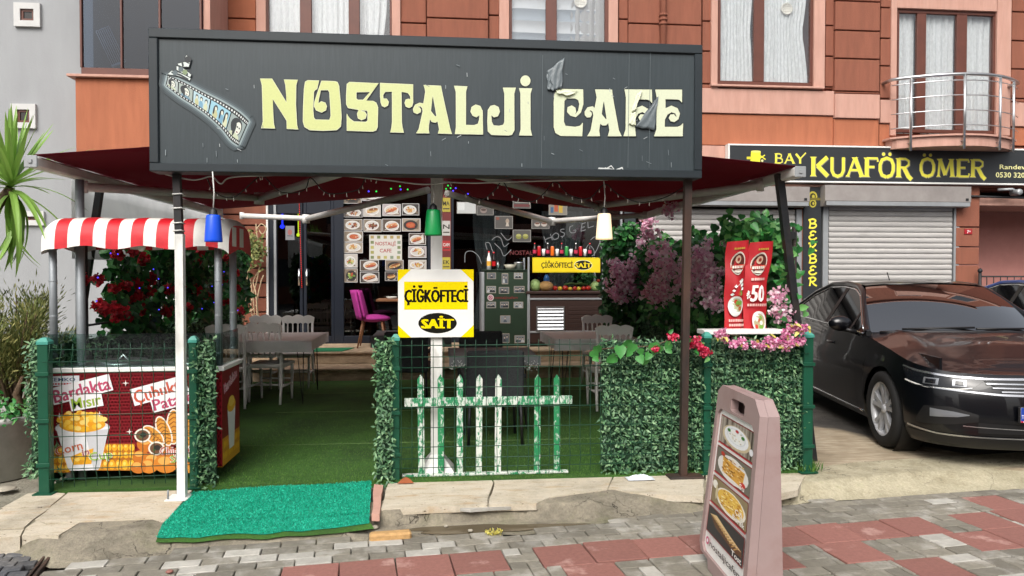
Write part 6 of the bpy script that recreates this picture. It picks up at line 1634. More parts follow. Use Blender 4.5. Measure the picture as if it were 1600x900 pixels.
awning('maroon awning reaching left over the corn cart', -1, at(50, 245, 5.21).x, at(50, 245, 5.21).z-.03, 5.2, 9.4, [(h1, at(405, 310, Z=2.24), (RX-.1, 5.3, 2.4)), (h2, at(478, 342, Z=2.22), (RX-.1, 8.0, 2.4))])
awning('maroon awning reaching right toward the barber shop', 1, 2.63, 2.25, 5.2, 9.5, [(h3, at(935, 322, Z=2.26), (RX+.1, 6.3, 2.4)), (h4, at(862, 346, Z=2.22), (RX+.1, 8.3, 2.4))])
# pale sheet hung at the left side above the roses
ps = thing('plastic_sheet', 'mottled white plastic sheet under the left awning above the roses', 'sheet', (-2.8, 7.6, 1.9))
q = MB(); q.sm = True
q.grid(lambda u, v: (-2.86+.01*math.sin(u*40), 6.1+4.2*u, 1.62+(.62)*v), 40, 6); o = q.build('sheet', M['pale_sheet'], ps); o.modifiers.new('thick', 'SOLIDIFY').thickness = .004

# ---------------------------------------------------------------- posts
def sq_post(q, a, b, w_):
    a, b = Vector(a), Vector(b); h_ = w_/2
    vs = [p+Vector((sx*h_, sy*h_, 0)) for p in (a, b) for sx, sy in ((-1, -1), (1, -1), (1, 1), (-1, 1))]
    q.add(vs, [(3, 2, 1, 0), (4, 5, 6, 7)]+[(i, (i+1) % 4, 4+(i+1) % 4, 4+i) for i in range(4)])
PYL = 5.115
t = thing('sign_post', 'peeling white square post under the left end of the café sign', 'post', tuple(at(285, 778, Z=0)), 0, 'posts under the café sign')
q = MB(); a, m_, b = at(285, 776, PYL), at(281, 366, PYL), at(276, 272, PYL); a.z = .006; sq_post(q, a, m_, .052); q.build('shaft', M['paint_white'], t)
q = MB(); sq_post(q, m_+Vector((-.004, .003, 0)), (b.x, PYL+.003, 2.165), .046); q.build('upper_shaft', M['black_steel'], t)
q = MB(); q.box(a.x-.09, a.x+.05, PYL-.08, PYL+.07, .001, .009, .002); bp = q.build('base_plate', M['paint_white'], t)
for dx, dy in ((-.075, -.05), (-.05, .055)): q = MB(); q.tube([(a.x+dx, PYL+dy, .009), (a.x+dx, PYL+dy, .07)], .006, 6); q.build('bolt', M['galv'], bp)
for py_ in (304, 326, 349, 361):
    p = at(279, py_, PYL); q = MB(); q.tube([(p.x-.028, PYL-.028, p.z), (p.x+.028, PYL-.028, p.z+.004), (p.x+.028, PYL+.03, p.z), (p.x-.028, PYL+.03, p.z)], .005, 5, closed=True); q.build('cable_tie', M['cable_white'], t)
PYR = 5.29
t = thing('sign_post', 'rusty dark square post on a rusted plate under the right end of the café sign', 'post', tuple(at(1065, 745, Z=0)), 0, 'posts under the café sign')
q = MB(); a = at(1067, 744, PYR); a.z = .016; b = at(1061, 275, PYR); sq_post(q, a, (b.x, NY+.1, 2.165), .05); q.build('shaft', M['rust_steel'], t)
q = MB(); q.box(a.x-.12, a.x+.14, PYR-.075, PYR+.06, .002, .015, .003); q.build('base_plate', M['rust_steel'], t)
PYC = 5.59
t = thing('centre_post', 'white square post with a flared foot in the middle of the terrace front', 'post', (at(684, 738, PYC).x, PYC, 0.012))
q = MB(); a = at(682, 735, PYC); b = at(680, 292, PYC); sq_post(q, (a.x, PYC, .02), (RX, PYC, 2.375), .085); q.build('shaft', M['paint_white'], t)
q = MB(); vs = [(a.x+sx*w_, PYC+sy*w_, z) for w_, z in ((.135, .012), (.13, .03), (.044, .145)) for sx, sy in ((-1, -1), (1, -1), (1, 1), (-1, 1))]
q.add(vs, [(8, 9, 10, 11)]+[(4*k+i, 4*k+(i+1) % 4, 4*k+4+(i+1) % 4, 4*k+4+i) for k in (0, 1) for i in range(4)]); q.build('foot', M['paint_white'], t)
t = thing('awning_prop', 'slanting black steel prop under the right awning corner beside the red banners', 'prop', (2.7, 5.6, 0))
q = MB(); a, b = at(1217, 272, 5.45), at(1243, 492, 5.55); d_ = b-a; sq_post(q, a, a+d_*(a.z/(a.z-b.z)), .055); q.build('shaft', M['black_steel'], t)
q = MB(); c = a+d_*.43; q.box(c.x+.028, c.x+.07, c.y-.02, c.y+.02, c.z-.03, c.z+.03, .004); q.build('clip', M['black_plastic'], t)
t = thing('awning_prop', 'slanting black steel prop behind the corn cart at the left', 'prop', (-2.7, 6.6, 0))
q = MB(); a, b = at(157, 290, 6.3), at(135, 440, 6.5); d_ = b-a; sq_post(q, a, a+d_*(a.z/(a.z-b.z)), .05); q.build('shaft', M['black_steel'], t)
t = thing('awning_pole', 'round galvanised pole carrying the left awning bar', 'pole', tuple(at(124, 560, 5.75)))
q = MB(); a = at(122, 276, 5.6); q.tube([(a.x, 5.62, 0.0), (a.x, 5.62, 2.18)], .03, 12); q.build('shaft', M['galv'], t)

# ---------------------------------------------------------------- hanging lamps
M['cup_blue'], M['cup_green'] = pm('cup_blue', '#1450d8', .3), pm('cup_green', '#0a8a45', .3)
M['cup_lit'] = emit_mat('cup_lit', '#ffd9a0', .55, '#e8dcc8')
def pendant(label, px_, y0, y1, wpx, m, Y, ytop=283):
    c = at(px_, (y0+y1)/2, Y); k = (c-Vector((0, 0, EYE))).dot(_fw)/FOC
    z0, z1 = at(px_, y1, Y).z, at(px_, y0, Y).z; r_ = wpx*k/2; h_ = z1-z0
    t = thing('pendant_lamp', label, 'lamp', (c.x, Y, z0), 0, 'cup shaped pendant lamps')
    q = MB(); q.lathe([(r_, 0), (r_*1.0, .01), (r_*.8, h_*.93), (r_*.72, h_), (0, h_)], (c.x, Y, z0), 20)
    o = q.build('shade', m, t); o.modifiers.new('thick', 'SOLIDIFY').thickness = .003
    q = MB(); q.lathe([(r_*.5, 0), (r_*.4, .03), (r_*.12, .045), (0, .05)], (c.x, Y, z1), 14); q.build('cap', M['black_plastic'], t)
    zt2 = at(px_, ytop, Y).z; q = MB(); q.tube([(c.x, Y, z1+.045), (c.x+.006, Y, (z1+zt2)/2), (c.x-.003, Y, zt2)], .004, 5); q.build('cord', M['cable_white'], t)
    q = MB(); q.ell((c.x, Y, z0+h_*.35), (r_*.45, r_*.45, r_*.6), 10, 8); q.build('bulb', M['bulb'], t)
    return c, z0, h_
pendant('blue cup shaped pendant lamp hanging over the striped cart roof', 333.5, 336, 378, 27, M['cup_blue'], 4.93, 268)
pendant('green cup shaped pendant lamp hanging in front of the white middle post', 677, 328, 368, 27, M['cup_green'], 5.25, 283)
c, z0, h_ = pendant('lit cream cup shaped pendant lamp near the right end of the café sign', 944, 334, 374, 26, M['cup_lit'], 5.2, 283)
# cables and string lights under the sign
def cable(name, label, pts, Y, r_, m, bulbs=0, sag=None):
    P_ = catmull([at(x, y, Y+dy) for x, y, dy in pts], 8)
    t = thing(name, label, 'cable' if not bulbs else 'string lights', tuple(P_[0]))
    q = MB(); q.tube(P_, r_, 5); q.build('wire', M[m], t)
    if bulbs:
        b = MB()
        for k in range(bulbs):
            p = P_[int((k+.5)*len(P_)/bulbs)]; b.tube([p, p+Vector((rnd.uniform(-.008, .008), 0, -.02-.01*rnd.random()))], [.002, .0035], 4)
        b.build('bulbs', M['bulb'], t)['kind'] = 'stuff'
    return t
cable('white_cable', 'slack white cable along the underside of the sign, left half', [(245, 269, 0), (300, 281, 0), (330, 276, 0), (345, 287, 0), (362, 277, 0), (430, 274, 0), (520, 274, 0), (600, 281, 0), (660, 288, 0), (700, 285, 0)], 5.19, .005, 'cable_white')
cable('white_cable', 'white cable along the underside of the sign, right half', [(690, 284, 0), (740, 286, 0), (800, 284, 0), (880, 282, 0), (950, 281, 0)], 5.19, .005, 'cable_white')
cable('string_lights', 'black string of unlit bulbs swagging under the left half of the sign', [(322, 275, 0), (336, 300, 0), (365, 308, 0), (400, 280, 0), (412, 276, 0), (440, 300, 0), (475, 297, 0), (485, 278, 0), (505, 298, 0), (522, 303, 0), (560, 296, 0), (572, 278, 0), (590, 282, 0)], 5.22, .004, 'cable_black', 26)
cable('string_lights', 'black string of unlit bulbs swagging under the right half of the sign', [(700, 282, 0), (745, 312, 0), (770, 300, 0), (785, 284, 0), (800, 304, 0), (830, 315, 0), (850, 302, 0), (868, 284, 0), (890, 305, 0), (920, 310, 0), (945, 288, 0), (965, 303, 0), (1000, 316, 0), (1040, 308, 0), (1075, 288, 0)], 5.22, .004, 'cable_black', 30)
M['bead_g'] = emit_mat('bead_green', '#38ff60', .8, '#103018'); M['bead_b'] = emit_mat('bead_blue', '#4a40ff', 1.8, '#101030')
for nm, lab, mm, pts in (('green_beads', 'tiny lit green beads strung near the white middle post', 'bead_g', [(588, 299), (611, 295), (625, 291), (637, 296), (700, 290), (704, 294), (697, 295)]), ('blue_beads', 'tiny lit blue beads strung behind the sign near the post', 'bead_b', [(576, 299), (626, 296), (708, 298), (731, 303), (712, 294)])):
    q = MB()
    for x, y in pts: q.ell(at(x, y, 6.2), (.007, .007, .007), 6, 4)
    tag(q.build(nm, M[mm]), lab, 'string lights')['kind'] = 'thing'

# ---------------------------------------------------------------- wire fences
ZH = [.985, .905, .825, .68, .535, .39, .25, .175, .10]
def fence(name, label, x0, x1, y0, y1, posts, group='green wire fence panels', step=.078):
    t = thing(name, label, 'fence', ((x0+x1)/2, (y0+y1)/2, 0), 0, group)
    d = Vector((x1-x0, y1-y0, 0)); L_ = d.length; u = d.normalized(); nn = Vector((u.y, -u.x, 0))
    def bend(z): return .03*max(0, 1-abs(z-.905)/.075)+.03*max(0, 1-abs(z-.175)/.075)
    for z in ZH:
        q = MB(); a = Vector((x0, y0, z))+nn*bend(z); q.tube([a, a+d], .0032, 5); q.build('horizontal_wire', M['wire_green'], t)
    n_ = int(L_/step)
    for k in range(n_+1):
        p = Vector((x0, y0, 0))+u*(k+.5)*L_/(n_+1); q = MB()
        q.tube([p+nn*(bend(z)+.005)+Vector((0, 0, z)) for z in (.045, .1, .175, .25, .825, .905, .98, 1.025)], .0026, 5); q.build('vertical_wire', M['wire_green'], t)
    for x, y, w_ in posts:
        q = MB(); q.box(x-w_/2, x+w_/2, y-w_/2, y+w_/2, .002, 1.02, .004); o = q.build('post', M['fence_green'], t)
        q = MB(); q.lathe([(w_*.78, 1.021), (w_*.78, 1.04), (w_*.35, 1.065), (0, 1.068)], (x, y, 0), 4, a0=PI/4, a1=PI/4+2*PI, smooth=False); q.build('cap', mat('cap_teal', '#3f8f80', .5) if 'cap_teal' not in MATS else MATS['cap_teal'], o)
        q = MB(); q.box(x-w_*.9, x+w_*.9, y-w_*.9, y+w_*.9, .0005, .0085); q.build('base_plate', M['fence_green'], o)
        for z in (.2, .5, .82): q = MB(); q.box(x-w_*.62, x+w_*.62, y-w_/2-.012, y-w_/2-.0005, z-.014, z+.014, .002); q.build('clip', M['fence_green'], o)
    return t
fence('wire_fence', 'green wire fence panel in front of the corn cart', -2.67, -1.64, 5.29, 5.34, [(-2.68, 5.32, .07), (at(304, 700, 5.36).x, 5.36, .055)])
fence('wire_fence', 'green wire fence panel in front of the chipped pickets', at(619, 700, 5.37).x, 1.98, 5.35, 5.33, [(at(618.5, 700, 5.37).x, 5.38, .055)])
fence('wire_fence', 'short green wire fence panel at the right corner over the leafy screen', 2.0, 2.76, 5.33, 5.32, [(1.99, 5.36, .055), (2.765, 5.345, .075)])
fence('wire_fence', 'green wire fence running back beside the driveway', 2.80, 2.80, 5.42, 7.6, [], step=.2)

# ---------------------------------------------------------------- leafy screens
def leafy(name, label, x0, x1, y0, y1, z0, z1, dens, m='leaf_hedge', L_=(.024, .054), W_=.017, thick=.05, group=None, sides=True):
    t = thing(name, label, 'hedge panel', ((x0+x1)/2, (y0+y1)/2, z0), 0, group)
    d = Vector((x1-x0, y1-y0, 0)); ln = d.length; u = d.normalized(); nn = np.array((u.y, -u.x, 0))
    q = MB(); off = -Vector(nn)*.0
    vs = [Vector((x0, y0, z0+.02)), Vector((x1, y1, z0+.02)), Vector((x1, y1, z1-.01)), Vector((x0, y0, z1-.01))]
    bk = Vector((-nn[0], -nn[1], 0))*.02
    q.add(vs+[p+bk for p in vs], [(0, 1, 2, 3), (7, 6, 5, 4), (0, 4, 5, 1), (2, 6, 7, 3), (0, 3, 7, 4), (1, 5, 6, 2)]); q.build('backing', mat('hedge_back', '#1c3a24', .9, var=.3, vs=40) if 'hedge_back' not in MATS else MATS['hedge_back'], t)
    n_ = int(dens*ln*(z1-z0))
    a = nprs.uniform(-.01, ln+.01, n_); z = nprs.uniform(z0, z1+.015, n_); dep = nprs.uniform(.0, thick, n_)+.012*np.sin(a*21+1)*np.sin(z*17)
    P = np.array([x0, y0, 0])+np.outer(a, [u.x, u.y, 0])+np.outer(dep, nn); P[:, 2] = z
    D = rdirs(n_)*.7; D += nn*.45; D[:, 2] -= .1
    N = rdirs(n_)*.6+nn+np.array([0, 0, .5])
    leaf_cloud('leaves', P, D, N, nprs.uniform(*L_, n_), W_, M[m], t)
    return t
HG = 'artificial leaf screens'
xa = at(941, 700, 5.39).x
leafy('leaf_screen', 'wide artificial leaf screen behind the wire at the right of the pickets', xa, 1.955, 5.40, 5.385, .02, 1.0, 4300, group=HG)
leafy('leaf_screen', 'artificial leaf screen at the right corner below the pink blossoms', 2.02, 2.74, 5.385, 5.375, .02, 1.0, 4300, group=HG)
leafy('leaf_screen', 'narrow upright leaf screen beside the corn cart', at(308, 700, 5.39).x, at(338, 700, 5.39).x, 5.39, 5.38, .0, 1.03, 5200, group=HG, thick=.06)
leafy('leaf_screen', 'narrow upright leaf screen right of the entrance mat', at(588, 700, 5.35).x, at(613, 700, 5.35).x, 5.37, 5.365, -.0, 1.03, 5200, group=HG, thick=.06, L_=(.03, .055))
leafy('leaf_screen', 'leaf screen running back along the left side of the terrace', -2.72, -2.735, 7.6, 5.42, .0, 1.05, 2200, group=HG) if False else None
leafy('leaf_screen', 'dark leaf screen behind the left fence post', -2.82, -2.715, 5.41, 5.40, .1, 1.05, 4200, group=HG, thick=.05)
leafy('leaf_screen', 'low leaf screen along the far left side behind the corn cart', -2.74, -2.66, 5.5, 10.3, .0, 1.0, 900, group=HG, L_=(.04, .07), W_=.03)
leafy('leaf_screen', 'leaf screen along the right side below the pink flowers', 2.80, 2.80, 10.2, 5.5, .0, 1.05, 1100, group=HG, L_=(.04, .07), W_=.03)

# ---------------------------------------------------------------- flowering hedges
def flower_cluster(q_pts, m, n_petals, r_, L_, name):
    pass
def rose_mesh(seed):
    rr = np.random.RandomState(seed); n_ = 26
    d = rr.normal(size=(n_, 3)); d /= np.linalg.norm(d, axis=1, keepdims=True)
    P = d*.022; N = d+rr.normal(size=(n_, 3))*.5; d = rr.normal(size=(n_, 3))*.8+d*.4; o = leaf_cloud('tmp', P, d, N, rr.uniform(.03, .05, n_), .045, M['petal_red'], None, .3, 'petal')
    me = o.data; bpy.data.objects.remove(o); me.name = 'rose'; return me
def blossom_mesh(seed, m, n_=52, r_=.09):
    rr = np.random.RandomState(seed)
    d = rr.normal(size=(n_, 3)); d /= np.linalg.norm(d, axis=1, keepdims=True)
    P = d*rr.uniform(.3, 1, (n_, 1))*r_*np.array([1.2, 1.0, .8]); D = d*.25+rr.normal(size=(n_, 3))*.7; N = d+rr.normal(size=(n_, 3))*.35
    o = leaf_cloud('tmp', P, D, N, rr.uniform(.03, .055, n_)*(r_/.09)**.5, .042*(r_/.09)**.5, M[m], None, .2, 'petal')
    me = o.data; bpy.data.objects.remove(o); me.name = 'blossom'; return me
def vine_leaves(t, P, m, L_, W_, out, name='leaves', shape='ivy'):
    n_ = len(P); D = rdirs(n_)*.8; D[:, 2] -= .35; N = rdirs(n_)*.55+np.array(out)+np.array([0, 0, .35])
    return leaf_cloud(name, P, D, N, nprs.uniform(L_*.6, L_*1.2, n_), W_, M[m], t, .15, shape)
rh = thing('rose_hedge', 'trellis of dark leaves and red roses along the left side behind the corn cart', 'rose hedge', (-2.7, 8.2, .9))
n_ = 5200; yy = nprs.uniform(6.35, 10.5, n_); zz = nprs.uniform(.95, 1.0, n_)+nprs.uniform(0, 1, n_)**.9*(.86+.06*np.sin(yy*6))
keep = (np.sin(yy*3.1+zz*5)+np.sin(yy*7.7-zz*9)+nprs.uniform(-1.2, 1.2, n_)) > -.35
P = np.stack([-2.69+nprs.uniform(-.09, .1, n_), yy, zz], 1)[keep]
vine_leaves(rh, P, 'leaf_vine', .085, .075, (1, -.6, 0))
q = MB(); 
for y in (6.0, 7.5, 9.0, 10.4): q.tube([(-2.72, y, .0), (-2.72, y, 1.9)], .018, 6)
for z in (1.1, 1.45, 1.8): q.tube([(-2.72, 6.0, z), (-2.72, 10.4, z)], .01, 5)
q.build('trellis', M['black_steel'], rh)
rm_ = [rose_mesh(k) for k in range(3)]
RP = [(553, 435), (620, 428), (455, 560), (530, 605), (500, 705), (560, 712), (585, 715), (540, 740), (470, 680), (655, 695), (790, 605), (640, 640), (700, 620), (585, 590), (965, 632), (990, 640), (1105, 530), (1110, 600), (1128, 706), (1130, 396), (930, 480), (935, 425), (780, 705), (700, 560), (670, 465), (920, 610), (600, 740), (390, 560), (1050, 560), (1050, 660), (530, 690), (850, 600), (1060, 460), (880, 690), (640, 575)]
for k, (x, y) in enumerate(RP):
    p = at(x/3, 250+y/3, X=-2.58-.03*rnd.random())
    o = link_mesh('rose', rm_[k % 3], rh); o.location = p-rh.location; o.rotation_euler = (rnd.uniform(0, 6), rnd.uniform(0, 6), rnd.uniform(0, 6)); s_ = rnd.uniform(.8, 1.35); o.scale = (s_, s_, s_)
q = MB()
for k in range(18):
    p = at(rnd.uniform(150, 372), rnd.uniform(385, 500), X=-2.56); q.ell(p, (.006, .006, .006), 5, 3)
q.build('lit_beads', M['bead_b'], rh)['kind'] = 'stuff'

def pink_hedge():
    t = thing('flower_hedge', 'tall hedge of trailing leaves and dusty pink blossoms along the right side', 'flower hedge', (2.82, 8, .9))
    n1 = 5600; yy = nprs.uniform(5.8, 10.1, n1); top_ = 1.86+.1*np.sin(yy*4.3); zz = .85+(top_-.85)*nprs.uniform(0, 1, n1)**.8
    P1 = np.stack([2.80+nprs.uniform(-.13, .1, n1), yy, zz], 1)
    n2 = 1500; xx = nprs.uniform(2.25, 2.85, n2); zz = .6+(1.0+.35*np.sin(xx*3)+.25)*nprs.uniform(0, 1, n2)
    P2 = np.stack([xx, 10.05+nprs.uniform(-.12, .12, n2), zz], 1)
    vine_leaves(t, np.concatenate([P1[:4000], P2]), 'leaf_vine', .085, .07, (-.8, -.8, 0)); vine_leaves(t, P1[4900:]+np.array([-.05, -.02, .05]), 'leaf_vine_light', .09, .075, (-.6, -1, .2))
    n3 = 230; P3 = np.stack([nprs.uniform(2.4, 2.85, n3), nprs.uniform(5.6, 6.4, n3), nprs.normal(1.86, .07, n3)], 1); vine_leaves(t, P3, 'leaf_vine_light', .075, .062, (-.3, -1, .4))
    n3 = 150; P3 = np.stack([2.74+nprs.normal(0, .07, n3), nprs.uniform(5.5, 5.9, n3), nprs.uniform(1.05, 1.8, n3)], 1); vine_leaves(t, P3, 'leaf_vine_light', .07, .055, (-.1, -1, .2))
    q = MB()
    for y in (5.7, 7.2, 8.7, 10.1): q.tube([(2.84, y, 0), (2.84, y, 1.9)], .02, 6)
    q.tube([(2.84, 5.7, 1.85), (2.84, 10.1, 1.85)], .014, 5); q.build('trellis', M['rust_steel'], t)
    bm = [blossom_mesh(20+k, 'petal_lilac') for k in range(4)]
    Z4 = lambda x, y: (950+x/3.529, 250+y/3.529)
    BP = [(30, 585), (55, 610), (90, 640), (120, 620), (75, 740), (100, 690), (130, 690), (150, 735), (60, 720), (40, 740), (225, 290), (205, 320), (230, 355), (215, 390), (240, 410), (335, 265), (350, 280), (195, 460), (310, 470), (320, 495), (190, 545), (215, 570), (225, 600), (210, 620), (350, 555), (290, 640), (260, 660), (310, 690), (250, 700), (280, 740), (300, 770), (240, 740), (515, 520), (525, 545), (550, 465), (540, 680), (460, 770), (430, 680), (440, 720), (530, 600), (560, 640), (480, 640), (625, 610), (600, 790), (580, 770), (435, 620), (350, 620), (330, 740), (630, 440), (890, 760), (920, 850), (880, 830), (950, 850), (900, 740), (200, 690), (180, 650), (270, 600), (410, 590), (490, 700), (135, 565), (20, 700), (230, 285), (450, 560), (470, 590), (500, 570), (400, 660), (380, 720), (330, 600), (300, 560), (560, 580), (585, 640), (610, 700), (550, 720), (500, 640), (255, 520), (160, 600), (110, 660), (85, 650)]
    for k, (x, y) in enumerate(BP):
        px_, py_ = Z4(x, y)
        if px_ < 1018: p = at(px_, py_, 9.85-.1*rnd.random())
        elif px_ > 1190: p = at(px_+13, py_, 5.55)
        else: p = at(px_, py_, X=2.52)
        o = link_mesh('blossom', bm[k % 4], t); o.location = p-t.location; o.rotation_euler = (rnd.uniform(0, 6), rnd.uniform(0, 6), rnd.uniform(0, 6)); s_ = rnd.uniform(.8, 1.25)*(1.25 if p.y > 8.5 else .95 if p.y > 6.5 else .62); o.scale = (s_, s_, s_)
pink_hedge()
# blossoms tied along the top of the right fence
def garland(name, label, pts, m, Y, sc, leafm, n_leaf, spread):
    t = thing(name, label, 'garland', tuple(at(*pts[0], Y)))
    bm = [blossom_mesh(60+k, m, 80, .05) for k in range(3)]
    for k, (x, y) in enumerate(pts):
        p = at(x, y, Y-rnd.uniform(0, .05)); o = link_mesh('blossom', bm[k % 3], t); o.location = p-t.location; o.rotation_euler = (rnd.uniform(0, 6), rnd.uniform(0, 6), rnd.uniform(0, 6)); s_ = sc*rnd.uniform(.85, 1.2); o.scale = (s_, s_, s_)
    P = np.array([tuple(at(x+rnd.uniform(-spread, spread), y+rnd.uniform(-spread*.6, spread*.6), Y-.03)) for k in range(n_leaf) for x, y in [rnd.choice(pts)]])
    vine_leaves(t, P, leafm, .05, .03, (0, -1, .4))
    q = MB(); q.tube([at(x, y, Y) for x, y in pts], .003, 4); q.build('stem', M['bark'], t)
garland('pink_garland', 'garland of pale pink blossoms tied along the right corner of the fence', [(1122, 523), (1133, 528), (1146, 537), (1158, 533), (1164, 541), (1180, 538), (1190, 541), (1200, 530), (1212, 535), (1205, 540), (1226, 522), (1235, 515), (1247, 512), (1256, 514), (1237, 535), (1252, 533), (1228, 540), (1128, 520)], 'petal_bright', 5.27, .62, 'leaf_yellow', 26, 12)
garland('red_garland', 'sprig of hot pink blossoms draped over the fence beside the rusty post', [(1052, 526), (1073, 530), (1088, 532), (1094, 543), (1099, 552), (1105, 549), (1080, 538)], 'petal_hot', 5.25, .55, 'leaf_vine_light', 16, 14)
t = thing('ivy_sprig', 'ivy sprig with one hot pink flower trailing along the fence top', 'ivy', tuple(at(980, 545, 5.26)))
IV = [(925, 548), (932, 540), (968, 541), (962, 556), (990, 537), (1000, 545), (998, 556), (1008, 560), (1030, 540), (1042, 545), (950, 558), (985, 548), (1015, 552), (975, 535), (1020, 536), (928, 558), (1048, 536)]
im = leaf_cloud('tmp', [(0, 0, 0)], np.array([[0, 0, -1.0]]), np.array([[0, -1.0, .2]]), .07, .07, M['leaf_vine_light'], None, .12, 'ivy'); ivm = im.data; bpy.data.objects.remove(im)
for x, y in IV:
    o = link_mesh('leaf', ivm, t); o.location = at(x, y, 5.27-rnd.uniform(0, .03))-t.location; o.rotation_euler = (R(rnd.uniform(-30, 30)), R(rnd.uniform(-60, 60)), R(rnd.uniform(-30, 30))); s_ = rnd.uniform(.7, 1.5); o.scale = (s_, s_, s_)
q = MB(); q.tube(catmull([at(x, y, 5.28) for x, y in ((916, 549), (945, 545), (985, 542), (1020, 540), (1048, 530))], 5), .004, 5); q.build('stem', M['bark'], t)
o = link_mesh('blossom', blossom_mesh(90, 'petal_hot', 60, .045), t); o.location = at(1023, 545, 5.25)-t.location; o.scale = (.6, .6, .6)

# ---------------------------------------------------------------- picket fence, board, banners, shelf
KF = 5.455
t = thing('picket_fence', 'small chipped green and white picket fence missing one slat behind the wire', 'picket fence', tuple(at(760, 740, Z=0.012)))
for k, px_ in enumerate((657, 688.5, 718.5, 749, 779, 840, 870)):
    p = at(px_, 600, KF); zt2 = at(px_, 585, KF).z; w_ = .046/2; ln = rnd.uniform(-.008, .008)
    q = MB(); q.prism([(p.x-w_+ln, .025), (p.x+w_+ln, .025), (p.x+w_, zt2-.035), (p.x, zt2), (p.x-w_, zt2-.035)], Fr((0, KF, 0)), -.009, .009); q.build('picket', M[('chip_half', 'chip_green', 'chip_half', 'chip_pale', 'chip_pale', 'chip_green', 'chip_green')[k]], t)
a, b, c, d = rect_at(632, 620, 894, 634, KF-.02); q = MB(); q.box(a, b, KF-.028, KF-.0105, c+.003, d, .003); q.build('rail', M['chip_half'], t)
a, b, c, d = rect_at(628, 734, 888, 743, KF-.02); q = MB(); q.box(a, b, KF-.03, KF+.02, .013, .03, .003); q.build('bottom_rail', M['chip_pale'], t)
BYY = 5.52
a, b, c, d = rect_at(622, 421, 740, 527, BYY)
t = thing('board_sign', 'white board with yellow corners reading ÇİĞKÖFTECİ SAİT on the middle post', 'sign', ((a+b)/2, BYY, c))
q = MB(); q.box(a, b, BYY-.004, BYY+.004, c, d, .001); q.build('board', M['white_plastic'], t)
A = Art(Fr((a, BYY-.0045, c)), base=.0004); w_, h_ = b-a, d-c; Ye = '#f0d800'
for px_, pz_, sx, sz in ((0, 0, 1, 1), (w_, 0, -1, 1), (0, h_, 1, -1), (w_, h_, -1, -1)):
    p3 = [(px_, pz_), (px_+sx*.17*w_, pz_), (px_, pz_+sz*.18*h_)]; A.poly(p3 if sx*sz > 0 else p3[::-1], Ye)
A.rect(w_*.08, h_*.41, w_*.92, h_*.82, Ye)
A.text('ÇİĞKÖFTECİ', w_*.09, h_*.52, h_*.19, '#14120a', w_*.83, .045)
A.ell2(w_*.52, h_*.21, w_*.255, h_*.15, '#17170f', n=32); A.text('SAİT', w_*.52, h_*.135, h_*.14, '#f0d800', w_*.41, .075, align='C')
A.build('print', M['print_gloss'], t)
sh = MB(); a, b, c, d = rect_at(1098, 515, 1222, 522, 5.47); sh.box(a, b, 5.44, 5.6, c, d, .003); tag(sh.build('white_shelf', M['white_plastic']), 'white shelf strip behind the pink garland under the red banners', 'shelf')
def banner(label, pxs, paint, Y, mirror):
    tl, tr, br, bl = [at(x, y, Y) for x, y in pxs]
    t = thing('red_banner', label, 'banner', tuple(bl), 0, 'red price banners at the flower hedge')
    def S_(u, v, off=0.0):
        bow_ = .10*math.sin(PI*v)**1*(1 if not mirror else 1)
        p = bl.lerp(br, u).lerp(tl.lerp(tr, u), v)
        return Vector((p.x-.018*math.sin(PI*v)*(.4 if not mirror else 1.4)+.006*math.sin(u*4), Y-.025*math.sin(PI*u)-.012*math.sin(v*13+u*4)-.008*math.sin(u*9+v*6)-off, p.z))
    q = MB(); q.sm = True; q.grid(lambda u, v: S_(u, v), 8, 16); q.grid(lambda u, v: S_(u, v, -.003), 8, 16, flip=True); q.build('cloth', pm('banner_red', '#b01822', .6), t)
    class FB:
        n = Vector((0, -1, 0))
        def p(self, a, b, d=0.0): return S_(a, b, d)
    A = Art(FB(), base=.004, step=.0006); paint(A); A.build('print', M['print'], t)
def bars(A, x0, x1, y, h_, c, n_):
    rr = random.Random(int(y*100)); x = x0
    while x < x1: w_ = rr.uniform(.04, .09); A.rect(x, y, min(x+w_, x1), y+h_, c); x += w_+.02
def logo(A, cx, cy): A.ell2(cx, cy, .33, .13, '#d9cfc2'); A.ell2(cx, cy, .29, .11, '#5a2a20'); A.ell2(cx-.03, cy+.045, .13, .045, '#c9a890'); A.ell2(cx-.02, cy+.045, .06, .02, '#8a2a20'); A.rect(cx-.3, cy-.065, cx+.3, cy-.015, '#d8503a'); bars(A, cx-.26, cx+.26, cy-.055, .03, '#e8ded0', 5); A.ell2(cx, cy-.085, .2, .02, '#d9cfc2')
def pa_(A):
    bars(A, .25, .75, .905, .022, '#b9963a', 4); logo(A, .5, .75)
    for k in range(3): A.poly([(.2+.06*k, .40+.045*k), (.28+.06*k, .385+.045*k), (.82, .455+.045*k), (.84, .48+.045*k), (.76, .49+.045*k)], ['#b9c0bb', '#cfd3cf', '#dfe2de'][k]); 
    A.ell2(.62, .42, .09, .03, '#6d8a3a'); A.ell2(.55, .41, .06, .02, '#b5452c')
    A.ell2(.45, .27, .34, .115, '#dcdad6'); A.ell2(.45, .27, .27, .09, '#a8b08a')
    for k in range(9): A.ell2(.45+rnd.uniform(-.18, .18), .27+rnd.uniform(-.06, .06), .07, .025, rnd.choice(['#c23a26', '#6d9a3a', '#e0d8c8', '#a85a30']))
    for k in range(3): bars(A, .1, .9, .1-.05*k, .028, '#d9b0a8', 6)
